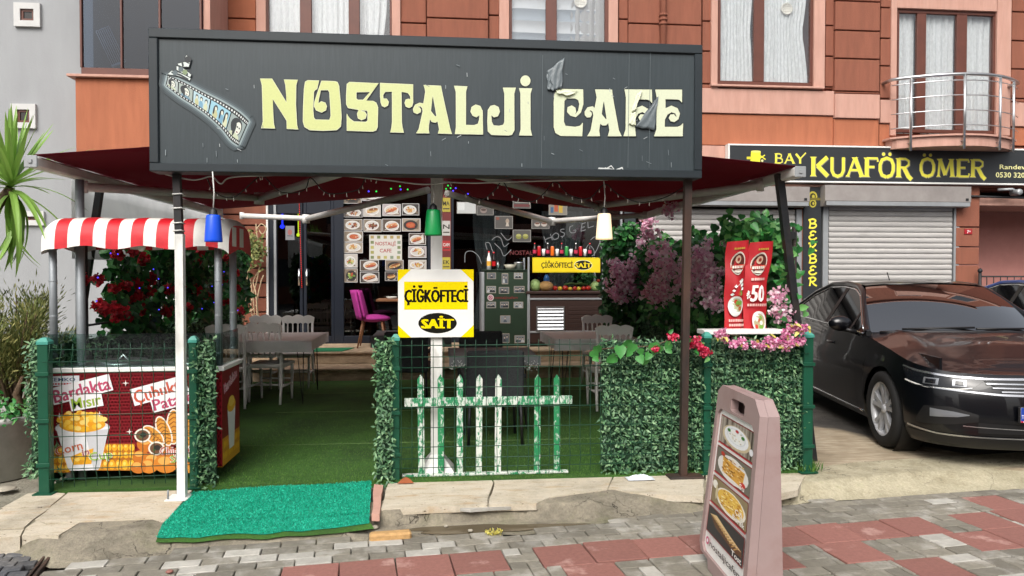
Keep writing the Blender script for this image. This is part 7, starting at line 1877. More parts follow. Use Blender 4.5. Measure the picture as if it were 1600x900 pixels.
def pb_(A):
    bars(A, .3, .75, .905, .022, '#b9963a', 4); logo(A, .47, .75); bars(A, .2, .8, .565, .028, '#d9b0a8', 5)
    for o_, c in ((.0, '#f4f2ee'),): A.text('50', .48, .33, .19, c, .46, .07, align='C', outline='#d83a3a', ow=.05)
    A.text('₺', .1, .36, .09, '#f4f2ee', .12, .05)
    bars(A, .12, .88, .275, .028, '#d9b0a8', 7); A.ell2(.55, .1, .32, .12, '#dcdad6'); A.ell2(.55, .1, .25, .09, '#a8a07a')
    for k in range(9): A.ell2(.55+rnd.uniform(-.16, .16), .1+rnd.uniform(-.06, .05), .07, .025, rnd.choice(['#c23a26', '#6d9a3a', '#e0d8c8', '#a85a30']))
banner('narrow red banner with food pictures, left one of the pair', [(1136, 378), (1171.5, 375), (1162, 516), (1131, 516)], pa_, 5.62, False)
banner('flaring red banner with a big white 50, right one of the pair', [(1172, 379), (1210, 376.5), (1199, 516), (1161, 516)], pb_, 5.60, True)
# ---------------------------------------------------------------- corn cart
cX0, cX1, cY0, cY1 = -2.76, -1.565, 5.50, 5.96
cz0, cz1 = .105, .80
t = thing('corn_cart', 'food cart printed with corn and potatoes under a red and white striped roof', 'food cart', ((cX0+cX1)/2, 5.73, .012))
q = MB(); q.box(cX0, cX1, cY0, cY1, cz0, cz1, .004); q.build('body', pm('cart_body', '#7a1420', .45), t)
q = MB(); q.box(cX0-.02, cX1+.02, cY0-.02, cY1+.02, cz1+.001, cz1+.035, .005); q.build('rim', M['white_plastic'], t)
q = MB(); q.box(cX0+.02, cX1-.02, cY0+.02, cY1-.02, cz1+.0355, cz1+.045); q.build('counter_top', M['steel'], t)
for x in (cX0+.42, cX0+.92): q = MB(); q.lathe([(.0, .012), (.15, .01), (.165, .018), (.175, .0)], (x, cY0+.24, cz1+.046), 28); q.tube([(x-.04, cY0+.24, cz1+.06), (x, cY0+.24, cz1+.1), (x+.04, cY0+.24, cz1+.06)], .007, 6); q.build('pot_lid', M['steel'], t)
gz1 = 1.075
for (a, b, c, d, nm) in ((cX0+.01, cX1-.01, cY0+.002, cY0+.007, 0), (cX0+.002, cX0+.007, cY0+.01, cY1-.01, 0), (cX1-.007, cX1-.002, cY0+.01, cY1-.01, 0)):
    q = MB(); q.box(a, b, c, d, cz1+.036, gz1); q.build('glass_panel', M['glass_green'], t)
for x in (cX0+.03, cX1-.03):
    for y in (cY0+.04, cY1-.04):
        q = MB(); q.tube([(x, y, cz1+.02), (x, y, 1.86)], .026, 12)
        for z in (.93, 1.2, 1.45): q.lathe([(.0262, -.006), (.029, 0), (.0262, .006)], (x, y, z), 12)
        q.build('pole', M['galv'], t)
# striped roof
prof = [(-.085, 1.685), (-.08, 1.76), (-.06, 1.83), (-.02, 1.875), (.06, 1.9), (.23, 1.91), (.4, 1.9), (.48, 1.86), (.53, 1.78), (.54, 1.69)]
rX0, rX1 = xat(62, 360, cY0-.08), xat(361, 360, cY0)
per = (at(125, 360, cY0-.08).x-at(85, 360, cY0-.08).x); first = at(85, 360, cY0-.08).x
edges = [rX0]; x = first
while x < rX1-.02: edges += [x, min(rX1, x+per*.5)]; x += per
if edges[-1] < rX1-.01: edges.append(rX1)
sp = [(p.x, p.y) for p in catmull([(a, b, 0) for a, b in prof], 4)]
for k in range(len(edges)-1):
    q = MB(); q.sm = True; cc = '#c81423' if k % 2 else '#e8e6df'
    n_ = len(sp)-1
    def f(u, v, a=edges[k], b=edges[k+1]):
        i = min(n_, int(v*n_+.5)); x = a+(b-a)*u; e_ = max(0, (rX0+.09-x)/.09, (x-rX1+.05)/.05)
        sag = -.012*math.sin((x-rX0)*16)*(1 if i < 6 else .3)-.05*e_*e_*(1 if i > 6 else .6)
        return (x, cY0+sp[i][0]+.02*e_, sp[i][1]+sag)
    q.grid(f, 4, n_, col=cc); q.build('roof_stripe', M['stripe'], t)
for x, s_ in ((rX0, -1), (rX1, 1)):
    q = MB(); vs = [(x, cY0+a+.02, b-.05) for a, b in sp]; n_ = len(vs); q.add(vs+[(x, cY0+.23, 1.69)], [(i, i+1, n_) if s_ > 0 else (i+1, i, n_) for i in range(n_-1)], False, '#dcdad3' if s_ < 0 else '#c81423'); q.build('roof_end', M['stripe'], t)
for k in range(2):
    q = MB(); q.box(rX1+.002, rX1+.005, cY0+.02+.2*k, cY0+.12+.2*k, 1.70, 1.84, col='#dcdad3'); q.build('roof_end_stripe', M['stripe'], t)
q = MB(); p = at(221, 386, 5.6); q.ell((p.x, 5.6, p.z), (.028, .028, .034)); q.lathe([(.014, 0), (.014, .06)], (p.x, 5.6, p.z+.025), 8); q.build('light_bulb', M['bulb'], t)
for x in (cX0+.12, cX1-.12):
    for y in (cY0+.08, cY1-.08):
        q = MB(); q.lathe([(0, -.016), (.045, -.016), (.045, .016), (0, .016)], (x, y, .06), 14, 'X'); q.box(x-.022, x+.022, y-.02, y+.02, .07, .104); q.build('castor', M['galv'], t)
# printed front
A = Art(Fr((0, cY0-.0005, 0)), base=.0006)
def c1(x, y): p = at(x/3, 500+y/3, cY0); return (p.x, p.z)
S1 = at(1, 0, cY0).x-at(0, 0, cY0).x; U = S1/3
A.rect(cX0, cz0, cX1, cz1, '#8e1420')
HXR = .0135
for j in range(30):
    for i in range(54):
        x, z = cX0+.012+i*.0225+(j % 2)*.01125, cz0+.012+j*.0235
        if cX0+.01 < x < cX1-.01 and z < cz1-.008: A.d -= A.st; A.poly([(x+.0085*math.cos(k*PI/3+PI/6), z+.0095*math.sin(k*PI/3+PI/6)) for k in range(6)], '#a5202c')
A.up()
P_ = lambda *pts: [c1(*p) for p in pts]
A.poly(P_((210, 310), (372, 305), (372, 260), (210, 265)), '#e4e6ea'); p = c1(228, 288); A.text('CEMKO', p[0], p[1], 18*U, '#27406e', 128*U, .02); bars_y = c1(230, 304)
for k in range(9): A.rect(bars_y[0]+k*14*U, bars_y[1], bars_y[0]+(k*14+10)*U, bars_y[1]+8*U, '#c2303a')
def corn_rows(x0, y0, x1, y1, rows, cols, slant=0):
    A.poly(P_((x0, y1), (x1, y1), (x1, y0), (x0, y0)), '#b8701a')
    for r_ in range(rows):
        for k in range(cols):
            x, y = x0+(k+.5)*(x1-x0)/cols, y0+(r_+.5)*(y1-y0)/rows
            A.d -= A.st*.5; A.ell2(*c1(x, y), (x1-x0)/cols*.5*U, (y1-y0)/rows*.52*U, rnd.choice(['#e8a820', '#f0b92c', '#dd981c']), n=10); A.d -= A.st*.5; A.ell2(*c1(x-2, y-6), (x1-x0)/cols*.25*U, (y1-y0)/rows*.2*U, '#f6d468', n=8)
corn_rows(212, 592, 330, 715, 3, 4); corn_rows(470, 580, 632, 650, 2, 6); corn_rows(450, 652, 632, 705, 1, 6)
A.rect(cX0, cz0, cX1-.0, c1(0, 712)[1], '#d99a2a')
for x, y, r_ in ((660, 640, 40), (720, 660, 52), (690, 580, 50), (780, 690, 60), (850, 640, 60), (700, 705, 45), (880, 690, 55), (650, 700, 38), (760, 600, 45), (930, 660, 55), (970, 690, 46), (950, 610, 46)):
    y = min(y, 722-r_*.85)
    A.ell2(*c1(x, y), r_*U, r_*.85*U, rnd.choice(['#d9832a', '#c97222', '#e09a3c']), n=18); A.ell2(*c1(x-8, y-12), r_*.55*U, r_*.35*U, '#ecae58', n=12)
# cup of corn
A.ell2(*c1(388, 505), 132*U, 42*U, '#d8d8da', n=28)
A.poly(P_((262, 500), (318, 690), (330, 706), (460, 702), (470, 690), (512, 500)), '#e9e9ec'); A.poly(P_((400, 520), (440, 700), (465, 700), (508, 510)), '#c9cacf')
A.ell2(*c1(388, 490), 112*U, 40*U, '#e0a028', n=28)
for k in range(60):
    a_ = rnd.uniform(0, 6.3); r_ = math.sqrt(rnd.random()); x, y = 385+108*r_*math.cos(a_), 472+42*r_*math.sin(a_); A.d -= A.st*.6
    A.ell2(*c1(x, y), 15*U, 13*U, rnd.choice(['#f0b428', '#f6c84a', '#e89c1c', '#f8d878']), n=8)
A.up(); A.poly(P_((332, 640), (345, 678), (430, 674), (440, 600), (380, 620)), '#e8a820')
for k in range(14): x, y = rnd.uniform(345, 430), rnd.uniform(618, 668); A.d -= A.st*.6; A.ell2(*c1(x, y), 13*U, 9*U, rnd.choice(['#f0b92c', '#dd981c', '#f6d468']), n=8)
# spiral potatoes on sticks
for (x, y, rx, ry, ro) in ((815, 500, 30, 85, 0), (770, 520, 28, 75, .35), (880, 520, 30, 85, -.1), (720, 540, 30, 60, .8), (940, 530, 28, 80, -.2)):
    A.ell2(*c1(x, y), (rx+7)*U, (ry+7)*U, '#eee6da', rot=ro, n=22); A.ell2(*c1(x, y), rx*U, ry*U, '#d9963a', rot=ro, n=22)
    for k in range(7):
        o = (k/6-.5)*1.6*ry; dx, dy = -o*math.sin(ro), o*math.cos(ro); p = c1(x, y); A.line([(p[0]+dx*U-rx*.8*U*math.cos(ro), p[1]+dy*U-rx*.5*U), (p[0]+dx*U, p[1]+dy*U+4*U), (p[0]+dx*U+rx*.8*U*math.cos(ro), p[1]+dy*U-rx*.1*U)], 5*U, '#8f4f1c')
for x, y in ((670, 540), (735, 600)): A.ell2(*c1(x, y), 40*U, 36*U, '#ece4d8', n=20); A.ell2(*c1(x, y), 32*U, 28*U, '#6d4a34', n=18); A.ell2(*c1(x+4, y-3), 16*U, 14*U, '#2a2624', n=12); A.ell2(*c1(x-10, y+8), 7*U, 5*U, '#4f6a34', n=8)
def word(s, x, y, x2, h, col, rot, back_='#f1eef0', bold=.012):
    a = c1(x, y); w_ = (x2-x)*U; c_, s_ = math.cos(rot), math.sin(rot); e = 9*U
    A.poly([(a[0]+u*c_-v*s_, a[1]+u*s_+v*c_) for u, v in ((-e, -e), (w_+e, -e), (w_+e, h*U+e), (-e, h*U+e))], back_)
    A.text(s, a[0], a[1], h*U, '#7a2a5a' if back_ else col, w_, bold+.012, rot=rot); A.text(s, a[0], a[1], h*U, col, w_, bold, rot=rot)
word('Bardakta', 262, 388, 540, 68, '#c2466a', R(14)); word('Mısır', 345, 418, 485, 56, '#9aba3c', R(10))
word('Çubukta', 640, 392, 900, 70, '#cf5a3a', R(15)); word('Patates', 728, 424, 960, 60, '#c2466a', R(14))
for s, x, y, x2, h, col, ro in (('Corn', 268, 634, 400, 44, '#c2603a', R(14)), ('in', 392, 634, 424, 34, '#a03a4a', R(10)), ('Cup', 425, 660, 535, 44, '#8fb33a', R(8)), ('Chips on', 755, 632, 920, 42, '#b8533a', R(4)), ('Stick', 805, 668, 915, 38, '#8fb33a', R(8))):
    a = c1(x, y); A.text(s, a[0], a[1], h*U, '#f1eef0', (x2-x)*U, .06, rot=ro); A.text(s, a[0], a[1], h*U, col, (x2-x)*U, .015, rot=ro)
for x, y in ((592, 295), (235, 325), (282, 448), (470, 440), (610, 522)): 
    p = c1(x, y); A.poly([(p[0]+r_*U*math.cos(k*PI/4), p[1]+r_*U*math.sin(k*PI/4)) for k, r_ in enumerate([17, 4]*4)], '#f2e6e0')
A.build('front_print', M['print'], t)
# printed side
A = Art(Fr((cX1+.0005, 0, 0), (0, 1, 0), (0, 0, 1)), base=.0006); A.rect(cY0, cz0, cY1, cz1, '#7c121c'); A.rect(cY0, cz0, cY1, cz0+.04, '#d99a2a'); A.rect(cY0, cz0+.04, cY1, cz0+.2, '#d08a26')
for k in range(24): A.ell2(cY0+.03+.018*k, cz0+.1+.08*(k % 2)-.03, .017, .03, rnd.choice(['#e8a820', '#f0b92c']), n=8)
A.poly([(cY0+.13, cz0+.4), (cY0+.17, cz0+.09), (cY0+.3, cz0+.09), (cY0+.34, cz0+.4)], '#e6e6e8'); A.ell2(cY0+.235, cz0+.41, .11, .05, '#eab030', n=16); A.ell2(cY0+.235, cz0+.44, .08, .04, '#f4cc5a', n=14)
A.text('Bardakta', cY0+.06, cz0+.52, .08, '#f1eef0', .34, .06, rot=.25); A.text('Bardakta', cY0+.06, cz0+.52, .08, '#c2466a', .34, .01, rot=.25)
A.build('side_print', M['print'], t)

# ---------------------------------------------------------------- pavement advertising board
t = thing('advertising_board', 'pale pink plastic pavement board with four food pictures at the front right', 'advertising board', (1.55, 3.7, -.1))
BL, BR, TL, TR = Vector((1.462, 4.03, -.095)), Vector((1.425, 3.30, -.095)), Vector((1.565, 3.985, .888)), Vector((1.572, 3.375, .885))
BN = (TL-BL).cross(BR-BL).normalized()
if BN.x > 0: BN = -BN
def bf(u, v, d=0.0):
    p = BL.lerp(BR, u).lerp(TL.lerp(TR, u), v); return p-BN*(p-BL).dot(BN)+BN*d
class BFr:
    n = Vector((-1, 0, .1))
    def p(self, a, b, d=0.0): return bf(a, b, d)
q = MB()
outl = [(0, .09), (.05, .05), (.22, .045), (.25, 0), (.75, 0), (.78, .045), (.95, .05), (1, .09), (1, .93), (.88, 1), (.1, 1), (0, .96)]
hole = [(.36, .895), (.36, .945), (.4, .955), (.64, .955), (.68, .945), (.68, .895), (.64, .885), (.4, .885)]
rec = [(.06, .1), (.06, .84), (.12, .87), (.86, .87), (.93, .83), (.93, .1), (.86, .065), (.12, .065)]
q.prism(outl, BFr(), -.03, .012, holes=[hole, rec]); q.build('front_panel', M['aframe_pink'], t)
q = MB(); n_ = len(outl); vb = []
for u, v in outl: p = bf(u, v, -.031); vb.append(p)
vk = [Vector((1.605+.01*v-.0*u, bf(u, v).y+.0*u, bf(u, v).z)) for u, v in outl]
q.add(vb+vk, [(i, (i+1) % n_, n_+(i+1) % n_, n_+i) for i in range(n_)]+[tuple(range(n_, 2*n_))], False); q.build('side_shell', M['aframe_pink'], t)
q = MB(); q.prism(rec, BFr(), -.029, -.004); q.build('poster_backing', M['white_plastic'], t)
A = Art(BFr(), base=-.003)
V0, VH = .10, .765; vt = lambda f: V0+VH*(1-f)
PB = [(.035, .235), (.26, .455), (.48, .675), (.70, .895)]
for i, (a, b) in enumerate(PB):
    z1_, z0_ = vt(a), vt(b); A.rect(.1, z0_, .89, z1_, '#7c1a1c'); A.rect(.11, z0_+.006, .88, z1_-.006, ['#8d8479', '#6f6a60', '#8a7a5a', '#23262a'][i])
    cx, cy = .5, (z0_+z1_)/2; w_, h_ = .79, z1_-z0_; rr = random.Random(i)
    sc = lambda x, y, rx, ry, c, rot=0, n=18: A.ell2(.11+.77*x, z0_+.006+(h_-.012)*y, .77*rx, (h_-.012)*ry, c, n=n)
    if i == 0:
        for k in range(12): A.rect(.11+.77*k/12, z0_+.006, .11+.77*(k+.5)/12, z1_-.006, rr.choice(['#4a4038', '#a89f92', '#6a5d50']))
        sc(.5, .45, .42, .42, '#c9b998'); sc(.5, .48, .36, .37, '#e6e8ea'); sc(.5, .5, .28, .28, '#d3d8dc'); sc(.5, .5, .25, .25, '#e9ebe8')
        for k in range(22): sc(.5+rr.uniform(-.18, .18), .5+rr.uniform(-.18, .18), .025, .03, rr.choice(['#d8cdb8', '#b9b2a4', '#f2efe6']), n=6)
        sc(.28, .62, .05, .06, '#3f7a34'); sc(.7, .6, .05, .06, '#3f7a34'); sc(.52, .72, .05, .05, '#b8242a'); sc(.95, .3, .05, .12, '#e8e8ea')
    if i == 1:
        sc(.5, .45, .45, .48, '#e3e0da'); A.poly([(.28, z0_+.03), (.72, z0_+.02), (.76, z1_-.05), (.26, z1_-.04)], '#dca648')
        for k in range(60): sc(rr.uniform(.22, .8), rr.uniform(.2, .85), rr.uniform(.02, .07), .02, rr.choice(['#f0d890', '#b87a22', '#f6e8c0', '#c98c2c', '#8a5a1c']), n=6)
        sc(.2, .85, .06, .08, '#b83a2a'); sc(.82, .22, .07, .1, '#c8261e'); A.text('Su', .68, z0_+.012, .028, '#f0eee8', .1, .02)
    if i == 2:
        sc(.55, .45, .42, .45, '#e8e2d4'); sc(.55, .48, .37, .38, '#e2b84a')
        for k in range(70): sc(rr.uniform(.28, .84), rr.uniform(.2, .78), rr.uniform(.015, .05), .025, rr.choice(['#f4d878', '#c98f2a', '#f8ebb0', '#b87a22']), n=6)
        sc(.1, .75, .08, .16, '#e9e6da'); sc(.16, .5, .03, .3, '#cbbf9a'); A.text('Çiğ', .66, z0_+.05, .026, '#f0eee8', .14, .02); A.text('Börek', .62, z0_+.014, .026, '#f0eee8', .24, .02)
    if i == 3:
        A.poly([(.16, z1_-.05), (.32, z1_-.035), (.84, z0_+.075), (.86, z0_+.045), (.7, z0_+.035), (.3, z0_+.06)], '#5a3a22'); A.poly([(.15, z1_-.045), (.3, z1_-.025), (.62, z1_-.06), (.85, z0_+.07), (.6, z0_+.06), (.25, z0_+.1)], '#d9bc8a')
        for k in range(12): a_ = k/11; A.line([(.2+.5*a_, z1_-.045-.06*a_), (.28+.5*a_, z0_+.1-.03*a_)], .008, '#b08a52')
        A.text('Tost', .66, z0_+.012, .028, '#f0eee8', .2, .02)
    A.rect(.1, z0_-.004, .89, z0_+.003, '#b8323a') if i < 3 else None
A.text('nostaljicafem', .22, vt(.975), .034, '#14141a', .66, .012)
A.ell2(.16, vt(.955), .035, .022, '#c2527a', n=12); A.ell2(.16, vt(.955), .018, .011, '#f0eef0', n=10)
A.build('poster', M['print'], t)

# ---------------------------------------------------------------- plants at the left
t = thing('planter', 'large grey plastic planter with cracked rim at the left edge', 'planter', (-3.4, 5.95, -.02))
q = MB(); q.lathe([(0, -.02), (.33, -.02), (.4, .40), (.43, .41), (.43, .45), (.39, .45), (.38, .38), (0, .38)], (-3.4, 5.95, 0), 36); q.build('pot', M['pot'], t)
q = MB(); q.lathe([(.385, .385), (.2, .4), (0, .41)], (-3.4, 5.95, 0), 24); q.build('soil', M['soil'], t)
t = thing('yucca', 'yucca with long pointed green leaves above the planter', 'yucca', (-3.2, 5.85, .4))
yc = Vector((-3.1, 5.72, 2.12))
q = MB(); q.tube([(-3.5, 5.98, .38), (-3.5, 5.9, 1.0), (-3.42, 5.8, 1.6), (-3.25, 5.74, 1.95), tuple(yc)], [.05, .042, .04, .04, .035], 10); q.build('trunk', M['bark'], t)
ym = []
for bend_ in (.0, .18, .5, .95):
    q = MB(); q.sm = True; L_ = .56
    def f(u, v, bend_=bend_): 
        s_ = v*L_; a_ = bend_*v*1.3; w_ = .022*(v*5 if v < .12 else .6 if v < .12 else 1.0)*(1-v**3)+.001
        if v < .15: w_ = .014+.008*v/.15
        return ((u-.5)*2*w_, s_*math.cos(a_*.6), -s_*math.sin(a_)*.8+.25*abs(u-.5)*w_*2)
    q.grid(f, 2, 12); me = bpy.data.meshes.new('leaf'); me.from_pydata(q.v, [], q.f); me.materials.append(M['leaf_yucca']); ym.append(me)
for k in range(84):
    el = R(rnd.choice([80, 65, 50, 35, 20, 5, -15, -40, -60])+rnd.uniform(-8, 8)); az = rnd.uniform(0, 2*PI)
    me = ym[0 if el > R(45) else 1 if el > R(10) else 2 if el > R(-25) else 3]
    o = link_mesh('leaf', me, t); o.location = yc-t.location+Vector((0, 0, .05*math.sin(el))); o.rotation_euler = (Matrix.Rotation(az, 3, 'Z') @ Matrix.Rotation(el, 3, 'X')).to_euler(); s_ = rnd.uniform(.75, 1.15); o.scale = (1, s_, 1)
t = thing('conifer_shrub', 'untidy brownish green conifer shrub in the grey planter', 'shrub', (-3.2, 5.95, .4))
q = MB(); br = []
for k in range(26):
    a_ = rnd.uniform(0, 2*PI); h_ = rnd.uniform(.5, .95); r_ = rnd.uniform(.12, .42)
    pts = [(-3.22, 5.95, .38), (-3.22+.4*r_*math.cos(a_), 5.95+.4*r_*math.sin(a_), .4+h_*.5), (-3.18+r_*math.cos(a_), 5.95+r_*math.sin(a_), .4+h_)]
    q.tube(pts, [.014, .009, .004], 5); br.append(pts)
q.tube([(-3.05, 5.8, .4), (-3.1, 5.75, .62), (-3.04, 5.72, .75)], [.03, .025, .01], 6); q.build('branches', M['bark'], t)
P = []; D = []
for pts in br:
    for k in range(330):
        f_ = rnd.uniform(.35, 1.05); a, b = Vector(pts[1]), Vector(pts[2]); p = a.lerp(b, (f_-.4)*1.6); o = Vector((rnd.gauss(0, .05), rnd.gauss(0, .05), rnd.gauss(0, .045))); P.append(tuple(p+o)); D.append(tuple((b-a).normalized()*.7+o*9+Vector((0, 0, .3))))
leaf_cloud('foliage', np.array(P), np.array(D), rdirs(len(P)), nprs.uniform(.035, .075, len(P)), .011, M['leaf_conifer'], t)
n_ = 160; P = nprs.normal(size=(n_, 3))*[.12, .08, .05]+[-3.1, 5.75, .5]
t2 = thing('seedling', 'bright green seedling growing in the planter below the shrub', 'plant', (-3.1, 5.75, .4)); vine_leaves(t2, P, 'leaf_vine_light', .04, .03, (0, -1, .3))
# dried vine on the pier
t = thing('dry_vine', 'dried vine stems and withered leaves on the orange pier beside the door', 'vine', tuple(at(400, 500, 12.1)))
q = MB()
for pts in ([(398, 497), (396, 470), (390, 430), (386, 400), (380, 370)], [(402, 497), (400, 460), (396, 440), (405, 420), (410, 395), (402, 370), (400, 350)], [(395, 497), (392, 475), (400, 445), (404, 425)], [(404, 495), (402, 470), (408, 440), (412, 430)], [(376, 490), (392, 486), (402, 475)], [(400, 360), (408, 350), (416, 357), (410, 366), (404, 358)], [(383, 480), (385, 450), (388, 420), (392, 400)]):
    q.tube(catmull([at(x, y, 12.12-.08*rnd.random()) for x, y in pts], 5), .011, 5)
q.build('stems', mat('dry_stem', '#b09a7c', .9, var=.2), t)
n_ = 420; P = np.array([tuple(at(rnd.gauss(393, 9), rnd.gauss(392, 12), 12.05-.15*rnd.random())) for k in range(n_)]); vine_leaves(t, P, 'leaf_conifer', .07, .04, (0, -1, 0))

# ---------------------------------------------------------------- litter and weeds
def lump(name, label, cat, c, r_, m, seed=0, parent=None):
    q = MB(); q.ell(c, r_, 9, 6, jit=.16); return tag(q.build(name, M[m] if isinstance(m, str) else m), label, cat)
c = at(610, 836, Z=-.08); q = MB(); q.box(-.125, .125, -.035, .035, -.03, .02, .012, M=Matrix.Translation(c) @ Matrix.Rotation(R(6), 4, 'Z')); tag(q.build('brick', M['brick_yellow']), 'worn yellow brick piece lying at the puddle edge', 'brick')
q = MB(); q.sm = True; c = at(1000, 747, Z=.01)
q.grid(lambda u, v: (c.x-.1+.2*u, c.y-.05+.1*v, .008+.035*abs(math.sin(u*7+v*5))*math.sin(PI*u)*math.sin(PI*v)), 14, 8, smooth=False); o = tag(q.build('plastic_bag', M['bag']), 'crumpled pale plastic bag by the leafy screen', 'plastic bag')
q = MB(); c = at(634, 753, Z=.01); q.grid(lambda u, v: (c.x-.06+.12*u, c.y-.03+.06*v*(1-abs(2*u-1)), .008+.03*math.sin(u*PI)*v), 8, 4); tag(q.build('dead_leaf', mat('dead_leaf', '#8a4a28', .8)), 'brown dead leaf on the slab by the fence post', 'leaf')
for k, (x, y, r_, lb) in enumerate(((735, 829, .012, 'pale pebble at the near edge of the puddle'), (585, 824, .02, 'grey stone beside the turquoise mat corner'), (600, 815, .03, 'broken stone lump between mat and puddle'), (265, 893, .015, 'small red stone beside the drain frame'), (697, 822, .01, 'cigarette end lying in the puddle'))):
    lump('stone', lb, 'stone', at(x, y, Z=-.09), (r_*1.3, r_, r_*.7), 'stone' if k != 3 else 'paver_red')
n_ = 90; P = np.array([tuple(at(rnd.uniform(758, 785), rnd.uniform(828, 835), Z=-.09)) for k in range(n_)]); lc = leaf_cloud('wood_chips', P, rdirs(n_), rdirs(n_), .02, .01, M['leaf_yellow'])
n_ = 150; c = at(1265, 737, Z=.0); P = np.array([c])+nprs.normal(size=(n_, 3))*[.045, .025, 0]; D = rdirs(n_)*.5; D[:, 2] = 1
lc = leaf_cloud('grass_tuft', P, D, rdirs(n_), nprs.uniform(.05, .11, n_), .006, M['blade_turf']); lc['kind'] = 'thing'; tag(lc, 'small tuft of grass at the foot of the corner fence post', 'grass tuft')
c = at(6, 764, Z=.005); q = MB(); q.lathe([(0, .012), (.07, .01), (.075, 0)], tuple(c), 20); tag(q.build('drain_disc', M['stone']), 'round pale drain cap on the ground by the planter', 'drain disc')
# ---------------------------------------------------------------- cars
M['car_glass'] = mat('car_glass', '#050608', .03, var=.01, spec=.9, coat=1.0)
MATS['car_glass'].node_tree.nodes['Principled BSDF'].inputs['Coat IOR'].default_value = 2.7
M['side_glass'] = mat('side_glass', '#050608', .05, var=.01, spec=.35)
M['lamp_glass'] = mat('lamp_glass', '#14161a', .12, var=.05, spec=.4, coat=.3)
M['lamp_chrome'] = mat('lamp_chrome', '#8d9095', .3, .6, var=.02)
M['car_chrome'] = mat('car_chrome', '#b4b6ba', .22, .9, var=.02)
M['alloy'] = mat('alloy', '#b9bbbe', .4, .25, var=.03)
OUT = [(0, 0), (.25, .006), (.45, .03), (.62, .088), (.765, .2), (.855, .37), (.893, .6), (.906, .9), (.914, 1.4), (.917, 2.0), (.917, 2.8), (.905, 3.5), (.875, 4.0), (.8, 4.5), (.66, 4.7), (.4, 4.765), (0, 4.775)]
_o = catmull([(a, b, 0) for a, b in OUT], 14)
_al = [0.0]
for a, b in zip(_o, _o[1:]): _al.append(_al[-1]+(b-a).length)
def outp(a):
    a = max(0, min(_al[-1], a)); 
    import bisect
    i = min(len(_o)-2, max(0, bisect.bisect_right(_al, a)-1)); f_ = (a-_al[i])/max(1e-9, _al[i+1]-_al[i]); p = _o[i].lerp(_o[i+1], f_)
    d = _o[min(i+2, len(_o)-1)]-_o[max(i-1, 0)]; d.normalize(); return p, Vector((d.y, -d.x))   # outward normal
INS = [(.15, .07), (.2, .045), (.26, .018), (.4, 0), (.6, -.004), (.68, 0), (.74, .014), (.8, .03), (.9, .05), (1.0, .075)]
INF = [(.15, .10), (.22, .05), (.3, .012), (.42, 0), (.52, .01), (.58, .02), (.66, .045), (.72, .085), (.76, .13), (1.0, .15)]
ZTOP = [(0, .738), (.1, .742), (.25, .762), (.5, .806), (.8, .862), (1.2, .918), (1.6, .945), (3, .985), (4.2, 1.0), (4.775, .97)]
def body_pt(a, z, off=0.0):
    p, n = outp(a); w_ = min(1, max(0, abs(n.y)))**1.5 if p.y < 2.4 else abs(n.y)
    d = interp(z, INS)*(1-w_)+interp(z, INF)*w_
    return Vector((p.x-n.x*(d-off), p.y-n.y*(d-off), z))
def y2a(y):
    for i in range(len(_o)-1):
        if _o[i+1].y >= y and _o[i+1].x > .5: return _al[i]+(y-_o[i].y)/max(1e-6, _o[i+1].y-_o[i].y)*(_al[i+1]-_al[i])
    return _al[-1]
AW = (.875, 3.66); WR = .332
